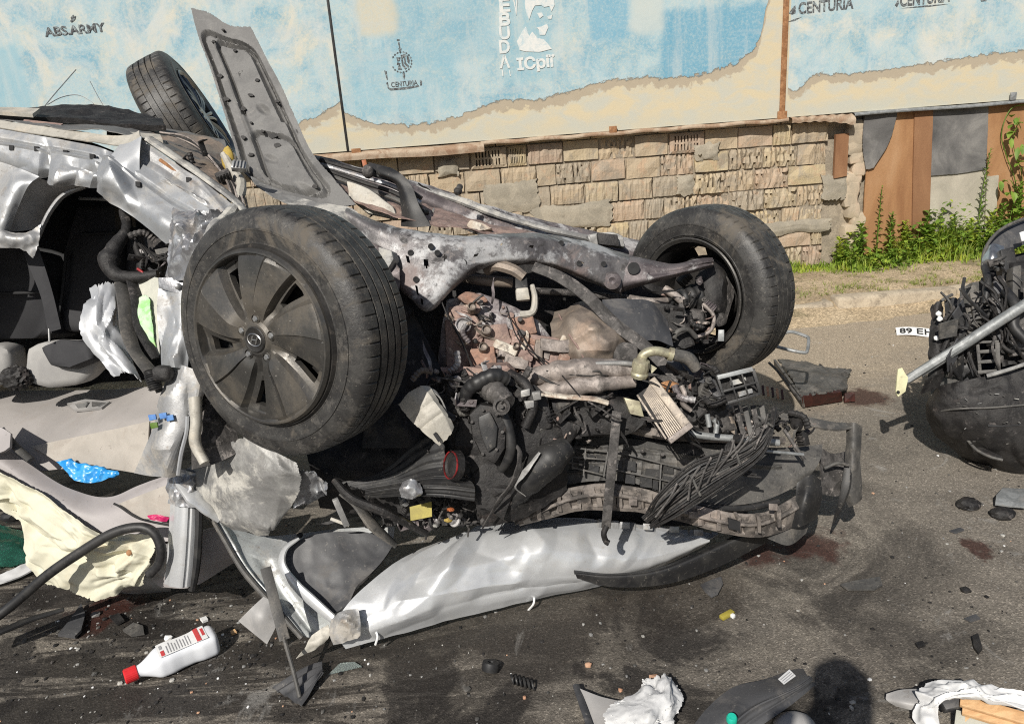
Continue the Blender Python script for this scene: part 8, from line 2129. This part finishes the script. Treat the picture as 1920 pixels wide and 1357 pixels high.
S2('torn_bumper_skin', [[(1770, 560, 3.09), (1790, 556, 3.07), (1800, 570, 3.08)], [(1772, 610, 3.05), (1796, 606, 3.02), (1812, 618, 3.04)], [(1768, 660, 3.02), (1794, 662, 2.99), (1816, 668, 3.0)], [(1772, 706, 3.02), (1796, 708, 2.99), (1816, 706, 3.0)]], 'black_plastic', n=(36, 20), t=.006, ragged=.05, emboss=buckles(10, .02, .06, 51), seed=111, smooth=20)
T2('bonnet_edge', [(1842, 500, 3.14), (1846, 470, 3.15), (1866, 440, 3.17), (1900, 418, 3.2), (1960, 398, 3.25)], .007, 'dusty_plastic', n=30)
prism('white_tag', [(1912, 436, 3.10), (1930, 430, 3.10), (1930, 450, 3.10), (1916, 452, 3.10)], .004, 'paper_white', car2)
S2('front_backdrop', [[(1836, 520, 3.40), (1870, 490, 3.45), (1960, 470, 3.5), (2200, 450, 3.6)], [(1800, 620, 3.35), (1860, 600, 3.40), (1960, 590, 3.4), (2200, 590, 3.6)], [(1790, 760, 3.25), (1860, 740, 3.25), (1960, 730, 3.25), (2200, 720, 3.4)]], 'soot', n=(30, 34), t=.02, amp=.04, freq=6, seed=104)
S2('arch_panel', [[(1800, 545, 3.15), (1822, 530, 3.12), (1850, 528, 3.12), (1866, 532, 3.14)], [(1798, 590, 3.13), (1822, 585, 3.08), (1848, 572, 3.10), (1862, 575, 3.13)], [(1798, 630, 3.12), (1818, 628, 3.06), (1840, 610, 3.07), (1856, 625, 3.1)], [(1808, 668, 3.12), (1826, 656, 3.07), (1846, 640, 3.08), (1858, 655, 3.1)]], 'dusty_plastic', n=(34, 28), t=.008, smoothamp=.012, seed=105)
bar('beam_tube', (1694, 716, 2.98), (1930, 566, 2.86), .036, .036, 'galvanised', car2, bev=.016)
T2('beam_tube', [(1724, 699, 2.98), (1800, 650, 2.93), (1880, 598, 2.88), (1990, 528, 2.84)], .021, 'galvanised', n=24, seg=16, wob=.05)
br = prism('beam_bracket', [(1684, 692, 2.96), (1692, 689, 2.96), (1698, 702, 2.96), (1704, 708, 2.96), (1700, 722, 2.96), (1698, 734, 2.96), (1684, 744, 2.96), (1680, 735, 2.96), (1682, 712, 2.96)], .008, 'cream_paint', car2, bev=.001)
link('bracket_hole_shade', *lathe_vf([(.006, -.002), (.006, .003), (0, .002)], P(1684, 735, 2.955), camvec(0, 0, -1), 12), 'interior_dark', br)  # dark disc on the bracket, a drilled opening's shade as colour
for k in range(12):
    px, py = rnd.uniform(1775, 1925), rnd.uniform(520, 700)
    if px < 1830 and py < 560: continue
    a = rnd.uniform(.6, 2.4); L = rnd.uniform(50, 100); wv = rnd.uniform(9, 20); d = rnd.uniform(2.92, 3.05)
    ca, sa = math.cos(a), math.sin(a)
    prism('torn_plate', [(px, py, d), (px + L * .6 * ca - wv * sa, py + L * .6 * sa + wv * ca, d - .02), (px + L * ca, py + L * sa, d + .01), (px + L * .5 * ca + wv * sa, py + L * .5 * sa - wv * ca, d + .02)], .006, rnd.choice(['soot', 'black_plastic', 'dusty_plastic', 'soot_light', 'dark_trim']), car2)
for k in range(16):
    x0, y0, d = rnd.uniform(1800, 1900), rnd.uniform(510, 640), rnd.uniform(2.9, 3.0)
    T2('cable', [(x0, y0, d), (x0 + rnd.uniform(-20, 40), y0 + 30, d - .02), (x0 + rnd.uniform(-30, 50), y0 + rnd.uniform(50, 90), d)], rnd.choice([.003, .005, .007]), rnd.choice(['soot', 'rubber', 'soot_light']), n=20, seg=6)
# slotted grille block
for k in range(3):
    bar('grille_bar', (1832, 660 + 19 * k, 2.95), (1872, 657 + 19 * k, 2.92), .014, .03, 'dusty_plastic', car2)
bar('grille_bar', (1833, 645, 2.95), (1838, 702, 2.95), .012, .03, 'dusty_plastic', car2)
bar('grille_bar', (1870, 642, 2.92), (1872, 700, 2.92), .016, .03, 'dusty_plastic', car2)
bar('grille_bar', (1832, 642, 2.95), (1872, 640, 2.92), .010, .03, 'dusty_plastic', car2)
S2('mud_flap', [[(1748, 572, 3.06), (1758, 566, 3.04), (1768, 578, 3.06)], [(1744, 640, 3.03), (1760, 640, 3.0), (1772, 642, 3.03)], [(1740, 710, 3.02), (1756, 712, 2.99), (1768, 708, 3.02)]], 'soot', n=(40, 18), t=.012, amp=.015, freq=12, ragged=.05, seed=106)
for (pts, r_, m_) in (([(1756, 572, 3.05), (1768, 562, 3.05), (1786, 552, 3.05)], .006, 'dusty_plastic'), ([(1770, 600, 3.0), (1790, 575, 3.05), (1806, 555, 3.1)], .008, 'soot_light'), ([(1766, 660, 2.98), (1784, 620, 3.0), (1800, 590, 3.05)], .010, 'soot'),
                      ([(1812, 650, 2.98), (1826, 690, 2.96), (1838, 710, 2.94)], .007, 'soot'), ([(1870, 640, 2.95), (1900, 660, 2.93), (1930, 650, 2.92)], .010, 'soot'), ([(1880, 620, 2.95), (1905, 635, 2.93), (1940, 620, 2.92)], .007, 'dusty_plastic'), ([(1850, 705, 2.88), (1900, 690, 2.85), (1960, 668, 2.84)], .008, 'ashen_sheet')):
    T2('torn_strut', pts, r_, m_, n=24, seg=8, wob=.3)
for (px, py) in ((1760, 588), (1762, 598), (1756, 634)):
    B2 = blob('white_scrap', (px, py, 2.98), (.010, .006, .009), 'paper_white', car2, amp=.4, sub=2, seed=px)
S2('dark_fender', [[(1778, 640, 3.10), (1800, 650, 3.06), (1830, 660, 3.0)], [(1784, 690, 3.10), (1806, 690, 3.06), (1835, 700, 3.0)], [(1790, 730, 3.10), (1812, 730, 3.05), (1840, 730, 3.0)]], 'dark_trim', n=(18, 20), t=.008, smoothamp=.02, seed=107)
S2('rear_mass', [[(1880, 500, 3.12), (1920, 480, 3.1), (2040, 470, 3.1), (2240, 460, 3.3)], [(1878, 560, 3.05), (1925, 545, 3.02), (2040, 540, 3.05), (2240, 540, 3.2)], [(1874, 620, 3.05), (1925, 610, 3.0), (2040, 600, 3.0), (2240, 600, 3.2)], [(1880, 690, 3.0), (1930, 680, 2.96), (2040, 670, 2.96), (2240, 660, 3.15)]], 'soot', n=(50, 50), t=.01, amp=.03, freq=10, seed=108)
mb = MB()
for k in range(70):
    px, py = rnd.uniform(1780, 2050), rnd.uniform(490, 715)
    if px < 1850 and py < 520: continue
    d = rnd.uniform(2.93, 3.10)
    a = rnd.uniform(0, 6.28); L = rnd.uniform(10, 40)
    if rnd.random() < .6:
        mb.add(tube_vf([(px, py, d), (px + L * .5 * math.cos(a) + 5, py + L * .5 * math.sin(a), d - .02), (px + L * math.cos(a), py + L * math.sin(a), d + .02)], rnd.uniform(.003, .009), n=8, seg=5), rnd.choice([0, 0, 1, 1, 2]))
    else:
        mb.add(box_vf(P(px, py, d), (rnd.uniform(.01, .06), .02, rnd.uniform(.01, .03)), axes_from((math.cos(a), .2, math.sin(a))), .002), rnd.choice([0, 1, 1, 2]))
mb.build('charred_fragments', ['soot', 'soot_light', 'dusty_plastic'], car2, kind='stuff')
# the body beyond the frame edge
S2('body_side', [[(2080, 380, 3.5), (2300, 360, 4.2), (2600, 330, 5.2)], [(2080, 560, 3.3), (2300, 560, 4.0), (2600, 500, 5.0)], [(2080, 860, 3.0), (2300, 800, 3.8), (2600, 700, 4.8)]], 'dark_trim', n=(20, 30), t=.01, smoothamp=.02, seed=109)
S2('roof_panel', [[(2080, 380, 3.5), (2300, 360, 4.2), (2600, 330, 5.2)], [(1980, 395, 4.2), (2150, 370, 5.0), (2400, 345, 5.8)]], 'dark_trim', n=(10, 30), t=.01, smoothamp=.02, seed=110)
T2('wheel_arch', [(2120, 870, 3.05), (2120, 760, 3.05), (2200, 700, 3.2), (2280, 740, 3.4), (2290, 840, 3.5)], .03, 'black_plastic', n=30)
_n = camvec(-.3, 0, -.95)
link('tyre', *tyre_vf(P(2200, 800, 3.35), _n), 'tyre', car2, smooth=24)

# ------------------------------------------------------------------ the person taking the picture, whose head shadow falls on the road
hd = np.array(G(1580, 1296)) - np.array(LDIR) * 2.56
per = bpy.data.meshes.new('person')
hx, hy, hz = hd
J = {'pel': (hx, hy - .02, hz - .70), 'ch': (hx, hy - .02, hz - .38), 'nk': (hx, hy - .01, hz - .20), 'nk2': (hx, hy, hz - .12), 'hd': (hx, hy + .01, hz - .02), 'top': (hx, hy, hz + .09),
     'sl': (hx - .17, hy - .02, hz - .25), 'el': (hx - .24, hy + .02, hz - .52), 'wl': (hx - .10, hy + .20, hz - .42), 'hl': (hx - .05, hy + .235, hz - .34),
     'sr': (hx + .17, hy - .02, hz - .25), 'er': (hx + .24, hy + .02, hz - .52), 'wr': (hx + .10, hy + .20, hz - .42), 'hr': (hx + .05, hy + .235, hz - .34),
     'pl': (hx - .10, hy - .02, hz - .78), 'kl': (hx - .11, hy + .0, .48), 'al': (hx - .11, hy - .04, .09), 'tl': (hx - .12, hy + .12, .04),
     'pr': (hx + .10, hy - .02, hz - .78), 'kr': (hx + .11, hy + .0, .48), 'ar': (hx + .11, hy - .04, .09), 'tr': (hx + .12, hy + .12, .04)}
RD = {'pel': .15, 'ch': .16, 'nk': .075, 'nk2': .06, 'hd': .098, 'top': .075, 'sl': .075, 'el': .048, 'wl': .032, 'hl': .035, 'sr': .075, 'er': .048, 'wr': .032, 'hr': .035, 'pl': .095, 'kl': .062, 'al': .045, 'tl': .035, 'pr': .095, 'kr': .062, 'ar': .045, 'tr': .035}
E_ = [('pel', 'ch'), ('ch', 'nk'), ('nk', 'nk2'), ('nk2', 'hd'), ('hd', 'top'), ('ch', 'sl'), ('sl', 'el'), ('el', 'wl'), ('wl', 'hl'), ('ch', 'sr'), ('sr', 'er'), ('er', 'wr'), ('wr', 'hr'), ('pel', 'pl'), ('pl', 'kl'), ('kl', 'al'), ('al', 'tl'), ('pel', 'pr'), ('pr', 'kr'), ('kr', 'ar'), ('ar', 'tr')]
for s_ in ('l', 'r'):                      # five short finger chains on each hand
    b0 = np.array(J['h' + s_]); sg = -1 if s_ == 'l' else 1
    for k, (dx, L) in enumerate(((.030, .050), (.022, .075), (.006, .082), (-.010, .076), (-.024, .058))):
        J[f'f{s_}{k}a'] = tuple(b0 + np.array([sg * dx * .9, .02, .035 if k else .0])); J[f'f{s_}{k}b'] = tuple(b0 + np.array([-sg * .01 + sg * dx, .03, .035 + L * .55 if k else .03])); RD[f'f{s_}{k}a'] = .010; RD[f'f{s_}{k}b'] = .008
        E_ += [('h' + s_, f'f{s_}{k}a'), (f'f{s_}{k}a', f'f{s_}{k}b')]
keys = list(J)
org = np.array([hx, hy, 0])
per.from_pydata([tuple(np.array(J[k]) - org) for k in keys], [(keys.index(a), keys.index(b_)) for a, b_ in E_], [])
po = bpy.data.objects.new('person', per)
col.objects.link(po)
po.location = org
per.materials.append(MAT['shirt'])
md = po.modifiers.new('skin', 'SKIN')
sv = per.skin_vertices[0].data
for i, k in enumerate(keys):
    sv[i].radius = (RD[k], RD[k])
    sv[i].use_root = (k == 'pel')
ms = po.modifiers.new('smooth', 'SUBSURF')
ms.levels = ms.render_levels = 1
tag(po, 'person in dark clothes holding up a camera, seen only as a shadow', 'person')
